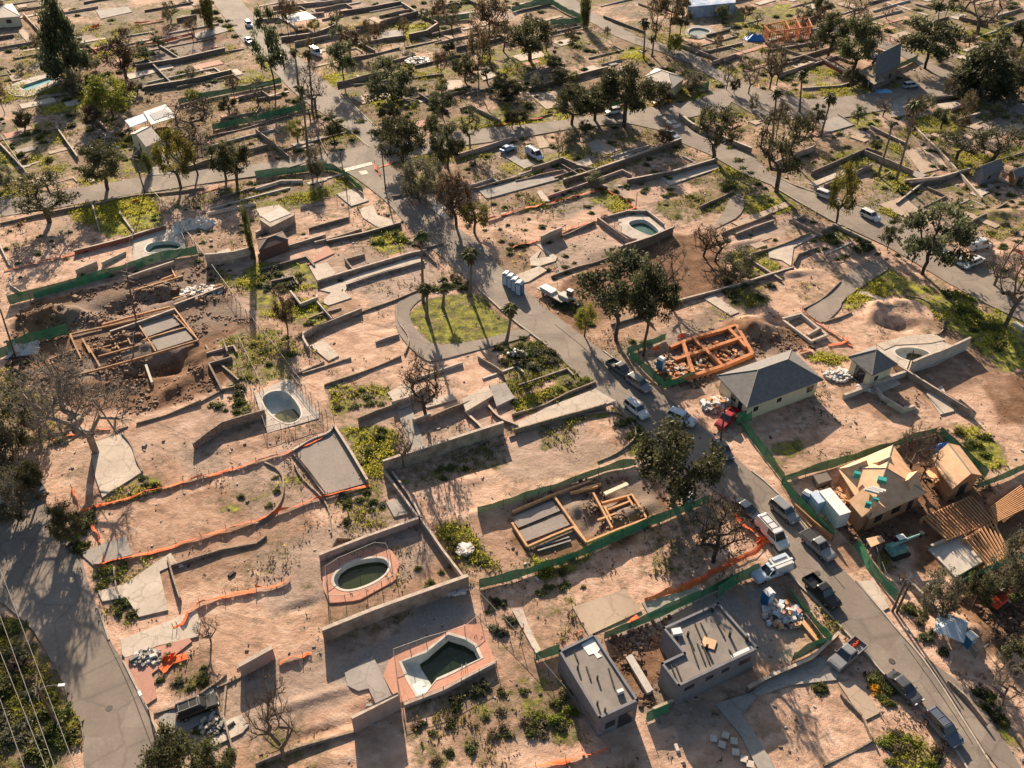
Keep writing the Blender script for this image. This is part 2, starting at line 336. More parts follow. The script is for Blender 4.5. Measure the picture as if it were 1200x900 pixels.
# ------------------------------------------------------------------ what covers the soil: (weeds, brightness of the green, polygon)
GREEN = [
 (1.0,.75,[(480,368),(485,358),(500,350),(525,344),(550,340),(575,353),(598,376),(601,388),(570,397),(540,402),(510,405),(495,395),(483,380)]),
 (1.0,1.0,[(100,240),(175,228),(196,263),(125,278),(104,262)]),
 (1.0,.95,[(1010,318),(1035,308),(1060,325),(1110,345),(1150,360),(1200,385),(1210,420),(1180,440),(1130,395),(1085,362),(1050,346),(1020,345)]),
 (1.0,1.0,[(985,350),(1006,340),(1028,350),(1005,362),(990,366)]),
 (1.0,.8,[(683,232),(712,222),(742,243),(722,248)]),
 (.9,1.0,[(725,60),(750,54),(758,70),(730,70)]),
 (.85,.6,[(835,198),(870,188),(890,215),(850,226)]),
 (1.0,.75,[(866,232),(920,220),(935,245),(880,256)]),
 (.8,.8,[(895,8),(930,14),(930,30),(900,28)]),(.8,.9,[(840,12),(895,10),(895,28),(850,32)]),
 (.9,.8,[(982,135),(1028,130),(1036,147),(1000,150)]),
 (.9,.75,[(1136,108),(1180,110),(1185,128),(1145,124)]),
 (1.0,1.0,[(462,30),(500,25),(508,40),(475,48)]),(.7,.6,[(477,45),(515,40),(516,55),(480,58)]),
 (.7,.7,[(338,50),(372,44),(380,56),(342,58)]),
 (.9,1.0,[(434,114),(462,110),(468,126),(440,130)]),(.8,.9,[(528,174),(572,168),(576,180),(530,192)]),
 (.9,.8,[(440,190),(462,186),(470,218),(448,212)]),
 (.9,.8,[(298,308),(372,308),(372,336),(345,340),(300,345),(275,330)]),(.95,.9,[(300,345),(392,355),(390,380),(350,378),(300,372)]),
 (.75,.55,[(250,395),(300,380),(345,400),(345,446),(268,450)]),
 (.95,.9,[(432,268),(470,262),(484,290),(455,300),(436,290)]),
 (1.0,.85,[(405,502),(460,500),(470,540),(445,560),(420,555)]),
 (.8,.7,[(378,452),(460,450),(462,478),(390,482)]),(.85,.75,[(510,620),(545,612),(580,655),(575,668),(540,672)]),
 (.7,.5,[(390,572),(450,562),(462,610),(410,625)]),(.55,.35,[(462,545),(590,515),(600,540),(500,572)]),
 (.6,.4,[(632,500),(672,492),(680,520),(640,530)]),(1.0,.95,[(715,475),(745,490),(765,515),(755,534),(720,532),(744,520),(742,498),(722,484)]),
 (1.0,.95,[(655,492),(720,472),(724,480),(660,500)]),
 (.95,.8,[(600,470),(690,440),(700,452),(640,474),(604,490)]),
 (.95,.7,[(620,652),(690,640),(675,672),(620,672)]),(.5,.4,[(622,690),(665,680),(690,700),(640,720)]),
 (1.0,.95,[(1118,502),(1145,498),(1178,525),(1180,545),(1145,540)]),
 (.8,.7,[(900,520),(932,512),(938,532),(905,548)]),
 (.8,.45,[(-20,715),(30,738),(68,800),(80,832),(92,870),(60,900),(-20,910)]),
 (.75,.65,[(122,702),(150,700),(162,722),(140,738),(125,725)]),
 (.8,.7,[(1035,850),(1085,855),(1110,905),(1030,905)]),(.8,.7,[(1150,830),(1180,840),(1195,885),(1170,860)]),
 (.75,.5,[(610,800),(650,790),(690,830),(680,880),(630,870)]),(.55,.4,[(480,820),(590,790),(620,830),(600,900),(470,900)]),
 (.85,.35,[(595,390),(640,400),(690,440),(600,465),(585,440)]),
 (.6,.5,[(940,745),(995,740),(1000,760),(960,770)]),(.7,.5,[(960,690),(990,745),(975,748),(950,705)]),
 (.8,.7,[(1020,640),(1045,650),(1050,670),(1030,672)]),
 (.7,.6,[(340,600),(350,595),(352,605),(340,608)]),
 (.75,.8,[(270,470),(298,470),(298,492),(275,492)]),
 (.8,.8,[(160,560),(180,560),(185,580),(120,590)]),
 (.7,.7,[(108,665),(160,655),(190,645),(175,668),(125,690)]),
 (.55,.3,[(160,765),(185,760),(240,755),(250,800),(210,815),(185,800),(165,795)]),
 (.9,.85,[(1060,150),(1085,140),(1095,150),(1070,165)]),(.8,.8,[(1110,170),(1170,190),(1160,215),(1115,200)]),
 (.8,.85,[(1020,195),(1060,190),(1080,220),(1030,225)]),(.7,.7,[(640,170),(660,165),(705,180),(690,190)]),
 (.9,.9,[(950,420),(965,410),(1002,418),(985,430),(955,430)]),
 (.9,.7,[(860,300),(900,290),(920,320),(880,325)]),(.8,.5,[(840,330),(900,330),(905,360),(850,360)]),
 (.7,.6,[(380,130),(440,140),(455,165),(395,180)]),(.6,.5,[(0,60),(60,40),(70,85),(0,100)]),
 (.8,.8,[(100,50),(140,40),(150,60),(110,70)]),(.7,.7,[(0,150),(60,140),(60,180),(10,190)]),
 (.8,.85,[(140,190),(180,185),(190,205),(150,208)]),(.85,.9,[(90,205),(135,200),(140,212),(95,218)]),
 (.7,.5,[(650,40),(720,35),(715,50),(660,55)]),(.7,.6,[(940,15),(990,10),(1050,30),(1060,45),(990,35)]),
 (.7,.65,[(1060,10),(1120,5),(1150,30),(1100,50)]),(.75,.7,[(480,70),(540,60),(545,85),(490,95)]),
 (.6,.55,[(580,100),(680,90),(690,125),(600,130)]),(.7,.6,[(0,430),(60,430),(80,520),(0,520)]),
 (.8,.8,[(850,15),(880,12),(920,40),(870,45)]),(.55,.6,[(890,100),(950,90),(960,110),(900,120)]),
 (.8,.8,[(560,60),(640,55),(650,75),(560,90)]),(.7,.7,[(140,60),(205,50),(210,70),(150,85)]),
 (.75,.6,[(620,235),(640,228),(645,245),(610,250)]),
 (.7,.6,[(230,315),(262,310),(275,335),(255,345)]),
 (.9,.7,[(1150,300),(1215,340),(1215,400),(1160,360)]),
]
BROWN = [
 [(40,352),(180,322),(240,308),(275,355),(300,378),(250,400),(270,440),(235,465),(160,485),(90,480),(50,450),(10,440),(15,370)],
 [(650,345),(690,300),(760,270),(830,275),(870,330),(790,360),(735,360),(680,395),(650,370)],
 [(595,595),(690,560),(760,560),(790,590),(770,620),(650,660),(590,640)],
 [(770,410),(860,375),(930,380),(960,405),(880,420),(820,455),(770,450)],
 [(1150,450),(1215,430),(1215,490),(1170,500)],
 [(1120,680),(1215,650),(1215,760),(1160,770),(1110,720)],
 [(1060,630),(1110,615),(1215,560),(1215,640),(1120,680),(1080,680)],
 [(970,600),(1010,530),(1110,500),(1170,580),(1060,640),(1000,640)],
 [(715,745),(790,720),(810,780),(790,820),(750,830),(715,790)],
 [(180,30),(262,35),(265,62),(190,80),(165,60)],
]
GREYS = [  # fine grey or pale dust
 [(165,380),(200,367),(213,383),(176,397)],[(178,399),(217,387),(228,398),(186,411)],
 [(490,690),(470,730),(385,790),(400,810),(520,770),(550,740),(548,705)],
 [(720,730),(770,712),(830,690),(880,710),(900,745),(930,760),(890,775),(860,720),(740,760)],
 [(870,690),(900,680),(960,740),(940,760),(905,740)],
]
DARKMULCH = [[(585,270),(625,285),(625,310),(595,325),(580,300)],[(160,765),(185,760),(240,755),(250,800),(210,815),(185,800)],[(-20,715),(30,738),(68,800),(92,870),(60,900),(-20,910)],
 [(720,45),(800,60),(840,90),(770,90),(730,75)],[(60,80),(150,70),(150,130),(80,145)],[(1000,380),(1120,370),(1180,440),(1180,470),(1130,430),(1090,380)]]
# mounds and pits: (px, py, long radius m, short radius m, height m, turn in degrees)
MOUNDS = [(52,371,4.5,2.2,1.6,20),(76,371,3.5,2,1.5,10),(103,371,4.5,2,1.1,-5),(185,340,3,1.5,.8,30),(160,352,5,2,-.9,18),(120,365,7,2,-1.0,15),
 (165,432,7,3,-1.6,15),(205,425,3.5,2.5,-1.3,0),(218,445,6,1.4,.8,60),(135,447,8,1.5,.9,10),(1052,378,3.2,1.7,-1.5,-10),(1025,366,3.5,1.3,.9,60),
 (1050,356,6,1.5,.8,5),(893,390,4,2.2,1.5,20),(880,380,5,2,1.2,30),(910,377,3,1.6,-1.2,0),(1136,738,3.5,2.8,1.9,0),(1150,710,4,1.5,1.3,-45),
 (1185,700,9,4,-1.5,30),(672,600,1.5,.8,.5,70),(745,600,2,1,.6,10),(722,612,1.6,1,.5,0),(690,615,2,.7,-.4,70),(712,586,1.5,1,-.5,0),(150,395,1.8,1.2,.8,0),(135,400,1.5,1,.7,30),(118,412,2,1,.7,0),(170,405,1.5,1,.6,0),(220,352,3,1.5,.6,10),(190,348,2.5,1.2,-.8,10),(230,420,3,1.5,.7,40),(150,440,5,1.2,-.9,15),(90,440,4,1.5,.6,0),(250,350,3,1.3,.5,0),(1190,760,5,1.5,1.0,40),(733,603,1.8,1.3,.45,0),(758,591,1.4,1.1,.5,0),(676,595,1.6,1,.3,0),(700,612,2.5,1,-.6,70),
 (300,515,12,1.5,.2,15),(353,710,2.6,.6,-.3,20),(375,815,5,.6,.28,20),(395,850,6,.5,-.28,20),(440,826,3,.6,-.3,20),(360,900,8,.7,.2,20),
 (560,560,4,1.2,.25,20),(1000,300,5,1.2,-.5,20),(840,300,5,1,.4,20),(870,285,5,1,.5,20),(640,580,16,.8,.25,19),(930,320,4,1,.5,10),
 (820,390,5,1,.4,15),(700,320,6,1,.35,15),(200,150,5,1,.4,10),(240,190,4,1,.4,10),(470,380,5,1,-.3,20),(1180,250,6,2,.8,10),(1165,300,6,2,.6,10)]

# ------------------------------------------------------------------ pools (their outline, kept free of soil)
POOLS = [
 dict(name='oval', water=[(306,467),(317,459),(333,458),(343,466),(354,483),(350,493),(337,497),(325,492),(313,480)], deck=[(298,463),(338,443),(378,489),(313,508)],
      dk='pale', lvl=-1.55, deep=(345,495), wcol=(.09,.085,.03), label='teardrop swimming pool with a little olive water, on a pale deck above the grey court'),
 dict(name='kidney', water=[(392,675),(398,668),(410,660),(430,655),(447,654),(455,659),(455,668),(447,677),(430,686),(410,692),(398,690),(391,683)], deck=[(377,663),(397,652),(440,640),(459,645),(468,660),(464,680),(420,704),(386,707),(379,690)],
      dk='pink', lvl=-.7, deep=(445,665), wcol=(.035,.045,.015), label='oval swimming pool with murky water and white rim behind the pink retaining wall'),
 dict(name='angular', water=[(471,776),(500,765),(525,744),(545,750),(556,757),(563,772),(530,787),(512,795),(500,811),(490,815),(480,797)], deck=[(446,784),(462,769),(508,750),(561,724),(581,778),(530,806),(470,829),(452,800)],
      dk='pink', lvl=-1.15, deep=(540,765), wcol=(.016,.03,.014), label='angular swimming pool with black green water and a blue shallow end on a pink deck'),
 dict(name='bean', water=[(170,291),(176,285),(190,283),(203,283),(213,287),(210,292),(195,294),(180,297),(172,296)], deck=[(155,290),(160,272),(212,268),(219,290),(205,303),(165,312),(156,306)],
      dk='pale', lvl=-.7, deep=(200,288), wcol=(.02,.08,.06), label='small bean shaped pool with green water above the green screen fence'),
 dict(name='pear', water=[(736,262),(740,259),(752,257),(760,260),(772,270),(772,275),(762,277),(750,272),(740,267)], deck=[(724,256),(752,251),(778,262),(787,275),(754,286),(728,273)],
      dk='pale', lvl=-.7, deep=(765,273), wcol=(.03,.10,.075), label='pear shaped pool with green water behind the dark brown planted lot'),
 dict(name='ellipse', water=[(1046,411),(1060,407),(1080,409),(1092,416),(1091,424),(1075,425),(1055,420)], deck=[(1026,404),(1050,398),(1085,393),(1126,409),(1096,428),(1066,437),(1036,421)],
      dk='pale', lvl=-1.0, deep=(1080,418), wcol=(.055,.055,.035), label='elliptical pool with brown water on the broken deck beside the small grey roofed outbuilding'),
 dict(name='corner', water=[(22,102),(58,90),(67,93),(31,107)], deck=[(3,104),(28,93),(64,85),(75,94),(36,114),(14,112)],
      dk='pale', lvl=-.4, deep=(60,94), wcol=(.04,.22,.24), label='rectangular turquoise pool below the large dark conifer'),
 dict(name='far', water=[(806,36),(814,32),(828,34),(834,38),(820,42),(808,41)], deck=[(802,36),(812,29),(832,32),(840,39),(820,46),(804,43)],
      dk='grey', lvl=-.4, deep=(820,38), wcol=(.16,.20,.17), label='small pale grey green pool far back beside the tall pine cluster'),
]

# ------------------------------------------------------------------ the ground: one sheet, denser where the town is
xs = np.concatenate([-np.geomspace(4000, 195, 14), np.arange(-190, 190.1, .5), np.geomspace(195, 4000, 14)])
ys = [-600, -200, -50, 10, 25]; y = 35.0
while y < 345: ys.append(y); y += .38+.0018*(y-35)
ys = np.array(ys+list(np.geomspace(350, 6000, 16)))
GX, GY = np.meshgrid(xs, ys)
Z = -0.13+.06*vnoise(GX, GY, 14, 1, 3)+.03*vnoise(GX*.8+GY*.6, GY*.8-GX*.6, 3.4, 2, 2)
lot_a = math.atan2(*(G(700, 740)-G(560, 690))[:2][::-1])
ua = GX*math.cos(lot_a)+GY*math.sin(lot_a); ub = -GX*math.sin(lot_a)+GY*math.cos(lot_a)
Z += .025*vnoise(ua*.5, ub, 4.0, 3, 2)                      # machine scraping along the lots
for px, py, a, b, h, t in MOUNDS:
    c = G(px, py); t = R(t); dx = GX-c.x; dy = GY-c.y; u = dx*math.cos(t)+dy*math.sin(t); v = -dx*math.sin(t)+dy*math.cos(t)
    m = np.exp(-((u/a)**2+(v/b)**2)**1.3); m = m*(1+.35*vnoise(GX*.8+GY*.6, GY*.8-GX*.6, 1.5, 6, 2)*(abs(h) > .6))
    Z += h*m*(1+.2*vnoise(GX*.6-GY*.8, GY*.6+GX*.8, 2.6, 5, 2))
weed = np.where(GY > 170, .56, np.where(GY > 120, .34, .27))+.10*vnoise(GX, GY, 18, 11, 3)
bright = .35+.35*vnoise(GX, GY, 25, 12, 3); brown = np.zeros_like(GX); grey = np.zeros_like(GX)
jx = GX+1.1*vnoise(GX, GY, 4, 21, 3); jy = GY+1.1*vnoise(GX, GY, 4, 22, 3)
LA = lambda Y: R(25+11*min(1, max(0, (Y-90)/90)))
def lotrect(x, y, a, b, th=None):
    t = LA(y) if th is None else th; c, s = math.cos(t), math.sin(t)
    return [Vector((x+c*i*a/2-s*j*b/2, y+s*i*a/2+c*j*b/2, 0)) for i, j in ((-1, -1), (1, -1), (1, 1), (-1, 1))]
gq = random.Random(5)
for k in range(520):        # every lot was cleared in its own way
    Y = gq.uniform(50, 345); X = gq.uniform(-.62, .62)*Y; s = inside(jx, jy, lotrect(X, Y, gq.uniform(6, 26), gq.uniform(4, 12))); t = gq.random(); far = Y > 165
    if t < .30: brown[s] = gq.uniform(.15, .8)*(1 if far else .7)
    elif t < .5: grey[s] = gq.uniform(.2, .7)*(1 if far else .75)
    elif t < .84: weed[s] = gq.uniform(.6, 1.0) if far else gq.uniform(.2, .5); bright[s] = gq.uniform(.2, 1.1)
    else: weed[s] = .05; brown[s] *= .3
for w, b_, poly in GREEN:
    s = inside(jx, jy, GP(poly)); weed[s] = w; bright[s] = b_
for poly in BROWN:
    s = inside(jx, jy, GP(poly)); brown[s] = 1; weed[s] *= .35
for poly in DARKMULCH: brown[inside(jx, jy, GP(poly))] = .7
for poly in GREYS: s = inside(jx, jy, GP(poly)); grey[s] = .9; weed[s] *= .4
far_ = np.clip((GY-150)/60, 0, 1); brown = np.maximum(brown, far_*np.clip(vnoise(GX, GY, 16, 41, 3)*1.6+.15, 0, .75)); grey = np.maximum(grey, far_*np.clip(vnoise(GX, GY, 11, 43, 3)*1.6-.2, 0, .6))
def blur(a):
    b = a.copy(); b[1:-1, 1:-1] = (a[1:-1, 1:-1]*4+a[:-2, 1:-1]+a[2:, 1:-1]+a[1:-1, :-2]+a[1:-1, 2:])/8; return b
weed, bright, brown, grey = [blur(blur(a)) for a in (weed, bright, brown, grey)]
hard = np.zeros(GX.shape, bool); lawn = inside(GX, GY, GP(GREEN[0][2]))
for _, p in ROADS: hard |= inside(GX, GY, GP(p))
for _, _, p in PADS: hard |= inside(GX, GY, GP(p))
Z[hard] = -.13
for P_ in POOLS:
    Z[inside(GX, GY, GP(P_['deck']))] = -.15
    q = smooth_ring(GP(P_['water']), 2); c = sum(q, Vector())/len(q); big = [c+(p-c)*1.0+(p-c).normalized()*.55 for p in q]
    Z[inside(GX, GY, big)] = -3.4
ny, nx = GX.shape
me = bpy.data.meshes.new('ground'); me.vertices.add(nx*ny)
me.vertices.foreach_set('co', np.stack([GX, GY, Z], -1).astype(np.float32).ravel())
ii = (np.arange(ny-1)[:, None]*nx+np.arange(nx-1)[None]).ravel(); F = np.stack([ii, ii+1, ii+nx+1, ii+nx], -1).astype(np.int32)
me.loops.add(F.size); me.polygons.add(len(F)); me.loops.foreach_set('vertex_index', F.ravel())
me.polygons.foreach_set('loop_start', np.arange(0, F.size, 4, dtype=np.int32)); me.polygons.foreach_set('use_smooth', np.ones(len(F), bool))
me.update(calc_edges=True)
ca = me.attributes.new('cover', 'FLOAT_COLOR', 'POINT')
ca.data.foreach_set('color', np.stack([weed, brown, grey, bright], -1).astype(np.float32).ravel())
ground = link('ground', me); tag(ground, kind='structure')

def ground_material():
    m = bpy.data.materials.new('soil_and_weeds'); n, l, b = nodes_of(m); b.inputs['Roughness'].default_value = .95; b.inputs['Specular IOR Level'].default_value = .1
    tc = n.new('ShaderNodeTexCoord'); at = n.new('ShaderNodeAttribute'); at.attribute_name = 'cover'
    sp = n.new('ShaderNodeSeparateColor'); l.new(at.outputs['Color'], sp.inputs[0])
    mp = n.new('ShaderNodeMapping'); mp.inputs['Rotation'].default_value = (0, 0, -lot_a); mp.inputs['Scale'].default_value = (.5, 1, 1)
    l.new(tc.outputs['Object'], mp.inputs[0])
    def noise(s, d=6, r=.6, vec=None):
        q = n.new('ShaderNodeTexNoise'); q.inputs['Scale'].default_value = s; q.inputs['Detail'].default_value = d; q.inputs['Roughness'].default_value = r
        l.new(vec or tc.outputs['Object'], q.inputs['Vector']); return q.outputs['Fac']
    def ramp(f, stops):
        q = n.new('ShaderNodeValToRGB'); e = q.color_ramp.elements
        e[0].position, e[0].color = stops[0][0], (*stops[0][1], 1); e[1].position, e[1].color = stops[-1][0], (*stops[-1][1], 1)
        for p, c in stops[1:-1]: k = e.new(p); k.color = (*c, 1)
        l.new(f, q.inputs[0]); return q.outputs[0]
    def mix(f, a, c):
        q = n.new('ShaderNodeMix'); q.data_type = 'RGBA'
        if isinstance(f, float): q.inputs[0].default_value = f
        else: l.new(f, q.inputs[0])
        for s, v in ((6, a), (7, c)):
            if isinstance(v, tuple): q.inputs[s].default_value = (*v, 1)
            else: l.new(v, q.inputs[s])
        return q.outputs[2]
    def math_(op, a, c, clamp=False):
        q = n.new('ShaderNodeMath'); q.operation = op; q.use_clamp = clamp
        for s, v in ((0, a), (1, c)):
            if isinstance(v, (int, float)): q.inputs[s].default_value = v
            else: l.new(v, q.inputs[s])
        return q.outputs[0]
    def rng(f, a, c, lo=0., hi=1.):
        q = n.new('ShaderNodeMapRange'); q.inputs['From Min'].default_value = a; q.inputs['From Max'].default_value = c
        q.inputs['To Min'].default_value = lo; q.inputs['To Max'].default_value = hi; l.new(f, q.inputs[0]); return q.outputs[0]
    big = noise(.05, 5); mid = noise(.45, 7, .65); fine = noise(3.2, 6, .7); scr = noise(.7, 7, .68, mp.outputs[0])
    tan = ramp(mid, [(.30, (.31, .185, .13)), (.5, (.475, .305, .22)), (.72, (.57, .395, .30))])
    tan = mix(rng(big, .42, .58, 0, .5), tan, (.36, .23, .162))
    tan = mix(rng(scr, .50, .70, 0, .7), tan, (.64, .475, .37))
    tan = mix(rng(scr, .47, .32, 0, .55), tan, (.27, .18, .125))
    wv = n.new('ShaderNodeTexWave'); wv.inputs['Scale'].default_value = .10; wv.inputs['Distortion'].default_value = 7; wv.inputs['Detail'].default_value = 3; wv.inputs['Detail Scale'].default_value = .35; wv.bands_direction = 'Y'
    rot = n.new('ShaderNodeMapping'); rot.inputs['Rotation'].default_value = (0, 0, -lot_a); l.new(tc.outputs['Object'], rot.inputs[0]); l.new(rot.outputs[0], wv.inputs['Vector'])
    trk = math_('MULTIPLY', rng(wv.outputs['Fac'], .90, .98), rng(noise(.13, 3), .5, .6))
    tan = mix(math_('MULTIPLY', trk, .38), tan, (.22, .145, .10))
    tan = mix(rng(fine, .56, .80, 0, .6), tan, (.16, .105, .07))
    bs = ramp(mid, [(.3, (.075, .040, .024)), (.55, (.165, .092, .055)), (.8, (.26, .155, .098))])
    bs = mix(rng(scr, .45, .7, 0, .5), bs, (.235, .14, .088))
    c = mix(sp.outputs[1], tan, bs)
    gr = ramp(fine, [(.3, (.17, .15, .135)), (.7, (.30, .27, .24))])
    c = mix(sp.outputs[2], c, gr)
    # dry litter and weeds come up in patches
    wn = math_('ADD', math_('MULTIPLY', noise(.75, 9, .72), 1.25), math_('MULTIPLY', noise(.17, 4), .75))
    wn = math_('SUBTRACT', wn, .5)
    lit = rng(math_('ADD', wn, math_('MULTIPLY', sp.outputs[0], .55)), .66, .86)
    c = mix(math_('MULTIPLY', lit, .72), c, ramp(fine, [(.3, (.085, .065, .042)), (.7, (.20, .155, .10))]))
    wm = rng(math_('ADD', wn, math_('MULTIPLY', sp.outputs[0], .55)), .86, .99)
    dark = ramp(fine, [(.3, (.034, .038, .014)), (.7, (.105, .105, .038))])
    lime = ramp(fine, [(.3, (.15, .16, .024)), (.6, (.40, .37, .06))])
    g = mix(math_('MULTIPLY', rng(noise(.6, 5), .38, .62), rng(at.outputs['Alpha'], .1, 1.)), dark, lime)
    dry = math_('MULTIPLY', rng(noise(.35, 5), .5, .66), rng(at.outputs['Alpha'], 1., .2))
    g = mix(math_('MULTIPLY', dry, .7), g, (.21, .17, .075))
    c = mix(wm, c, g)
    l.new(c, b.inputs['Base Color'])
    hgt = math_('ADD', math_('MULTIPLY', noise(1.6, 8, .7), .5), math_('MULTIPLY', scr, .10))
    hgt = math_('ADD', hgt, math_('MULTIPLY', wm, .10)); hgt = math_('SUBTRACT', hgt, math_('MULTIPLY', trk, .05)); hgt = math_('ADD', hgt, math_('MULTIPLY', noise(5.0, 5, .7), .16))
    bp = n.new('ShaderNodeBump'); bp.inputs['Strength'].default_value = .9; bp.inputs['Distance'].default_value = .34
    l.new(hgt, bp.inputs['Height']); l.new(bp.outputs[0], b.inputs['Normal'])
    return m
me.materials.append(ground_material())

# ------------------------------------------------------------------ roads and pads
def paved(name, c1, c2, c3, crack=.25, bump=.25, patch=True, cs=.55):
    m = bpy.data.materials.new(name); n, l, b = nodes_of(m); b.inputs['Roughness'].default_value = .9; b.inputs['Specular IOR Level'].default_value = .2
    tc = n.new('ShaderNodeTexCoord')
    def noise(s, d=6, r=.6):
        q = n.new('ShaderNodeTexNoise'); q.inputs['Scale'].default_value = s; q.inputs['Detail'].default_value = d; q.inputs['Roughness'].default_value = r
        l.new(tc.outputs['Object'], q.inputs['Vector']); return q
    r1 = n.new('ShaderNodeValToRGB'); e = r1.color_ramp.elements; e[0].position = .33; e[1].position = .68; e[0].color = (*c2, 1); e[1].color = (*c1, 1)
    l.new(noise(.22, 7, .65).outputs['Fac'], r1.inputs[0]); col = r1.outputs[0]
    def mx(f, a, c):
        q = n.new('ShaderNodeMix'); q.data_type = 'RGBA'; l.new(f, q.inputs[0]); l.new(a, q.inputs[6]); q.inputs[7].default_value = (*c, 1); return q.outputs[2]
    mr = n.new('ShaderNodeMapRange'); mr.inputs['From Min'].default_value = .5; mr.inputs['From Max'].default_value = .75; mr.inputs['To Max'].default_value = .5
    l.new(noise(2.2, 6, .7).outputs['Fac'], mr.inputs[0]); col = mx(mr.outputs[0], col, c3)
    if patch:      # squarish repair patches
        vo = n.new('ShaderNodeTexVoronoi'); vo.distance = 'CHEBYCHEV'; vo.inputs['Scale'].default_value = .11; l.new(tc.outputs['Object'], vo.inputs['Vector'])
        sp = n.new('ShaderNodeSeparateColor'); l.new(vo.outputs['Color'], sp.inputs[0])
        m2 = n.new('ShaderNodeMapRange'); m2.inputs['From Min'].default_value = .72; m2.inputs['From Max'].default_value = .74; m2.inputs['To Max'].default_value = .35
        l.new(sp.outputs[0], m2.inputs[0]); col = mx(m2.outputs[0], col, tuple(x*.72 for x in c2))
    v2 = n.new('ShaderNodeTexVoronoi'); v2.feature = 'DISTANCE_TO_EDGE'; v2.inputs['Scale'].default_value = cs
    wv = n.new('ShaderNodeVectorMath'); wv.operation = 'MULTIPLY_ADD'; nn = noise(1.3, 4); wv.inputs[1].default_value = (.9, .9, 0)
    l.new(nn.outputs['Color'], wv.inputs[0]); l.new(tc.outputs['Object'], wv.inputs[2]); l.new(wv.outputs[0], v2.inputs['Vector'])
    m3 = n.new('ShaderNodeMapRange'); m3.inputs['From Min'].default_value = .0; m3.inputs['From Max'].default_value = .03; m3.inputs['To Min'].default_value = crack; m3.inputs['To Max'].default_value = 0
    l.new(v2.outputs[0], m3.inputs[0]); col = mx(m3.outputs[0], col, (.05, .042, .035))
    l.new(col, b.inputs['Base Color'])
    bp = n.new('ShaderNodeBump'); bp.inputs['Strength'].default_value = bump; bp.inputs['Distance'].default_value = .05
    l.new(noise(6, 6, .7).outputs['Fac'], bp.inputs['Height']); l.new(bp.outputs[0], b.inputs['Normal'])
    return m
M_ROAD = paved('old_asphalt', (.245, .205, .172), (.165, .138, .118), (.34, .27, .21), .3, cs=.16)
PAVE = {'pale': paved('pale_concrete', (.50, .43, .36), (.36, .30, .25), (.24, .18, .13), .35, patch=False, cs=.4),
        'grey': paved('grey_concrete', (.33, .30, .27), (.22, .20, .18), (.16, .13, .11), .3, patch=False, cs=.35),
        'tan': paved('tan_concrete', (.40, .31, .235), (.31, .235, .175), (.25, .18, .13), .25, patch=False, cs=.3),
        'pink': paved('pink_concrete', (.44, .235, .175), (.36, .19, .145), (.27, .16, .12), .2, patch=False, cs=.6),
        'gravel': paved('court_gravel', (.27, .235, .21), (.20, .175, .155), (.12, .095, .08), .0, .6, patch=False)}
for i, (nm, p) in enumerate(ROADS):
    q = GP(p); q = smooth_ring(q, 1) if i not in (2, 3) else q
    mb = MB().prism(q, -.4, .012+.004*i); o = structure('road', mb, M_ROAD)
for i, (nm, k, p) in enumerate(PADS):
    structure(nm, MB().prism(GP(p), -.4, .055+.004*(i % 9)), PAVE[k])
EXCL = [[(95,235),(195,225),(300,300),(300,400),(40,460),(0,340)],[(500,745),(470,725),(900,680),(1000,770),(640,880)],[(770,370),(980,360),(1150,380),(1150,490),(900,570),(770,470)],[(900,510),(1215,500),(1215,780),(1050,740)],
        [(745,70),(815,70),(815,112),(745,112)],[(140,115),(215,115),(215,180),(140,180)],[(995,50),(1075,50),(1085,112),(1000,112)],[(650,260),(850,250),(870,345),(650,385)],[(480,330),(610,330),(610,410),(480,410)],[(580,560),(830,560),(830,690),(580,690)],[(290,440),(440,440),(440,580),(290,580)],[(370,640),(600,600),(600,850),(370,850)],[(1000,300),(1215,300),(1215,440),(1000,400)],[(560,240),(760,220),(760,245),(560,290)],[(290,235),(350,235),(350,300),(290,300)]]
busy = hard.copy()
for p in EXCL: busy |= inside(GX, GY, GP(p))
for P_ in POOLS: busy |= inside(GX, GY, GP(P_['deck']))
def is_free(pts):
    for p in pts:
        i = min(len(ys)-1, np.searchsorted(ys, p.y)); j = min(len(xs)-1, np.searchsorted(xs, p.x))
        if busy[i, j]: return False
    return True
gp = random.Random(11); FARPAD = []
for k in range(900):
    if len(FARPAD) >= 165: break
    Y = gp.uniform(105, 345) if gp.random() < .25 else gp.uniform(165, 345); X = gp.uniform(-.6, .6)*Y; a = gp.uniform(2.5, 9); b = gp.uniform(1.2, 4.5); t = LA(Y)+gp.choice([0, 0, math.pi/2])+gp.gauss(0, .05)
    if gp.random() < .25: a, b = gp.uniform(8, 18), gp.uniform(.9, 1.8)
    q = lotrect(X, Y, a, b, t)
    if not is_free(q+[Vector((X, Y, 0))]) or any((X-u)**2+(Y-v)**2 < 20 for u, v in FARPAD): continue
    if gp.random() < .4: m_ = (q[0]+q[1])/2; n_ = (q[2]-q[1])*.45; q = [q[0], m_, m_+n_, q[1]+n_, q[2], q[3]]
    structure(gp.choice(['patio', 'path', 'driveway']), MB().prism(q, -.4, .05+.004*(k % 10)), PAVE[gp.choice(['pale', 'pale', 'grey', 'tan', 'tan', 'pink'])]); FARPAD.append((X, Y)); hard |= inside(GX, GY, q)
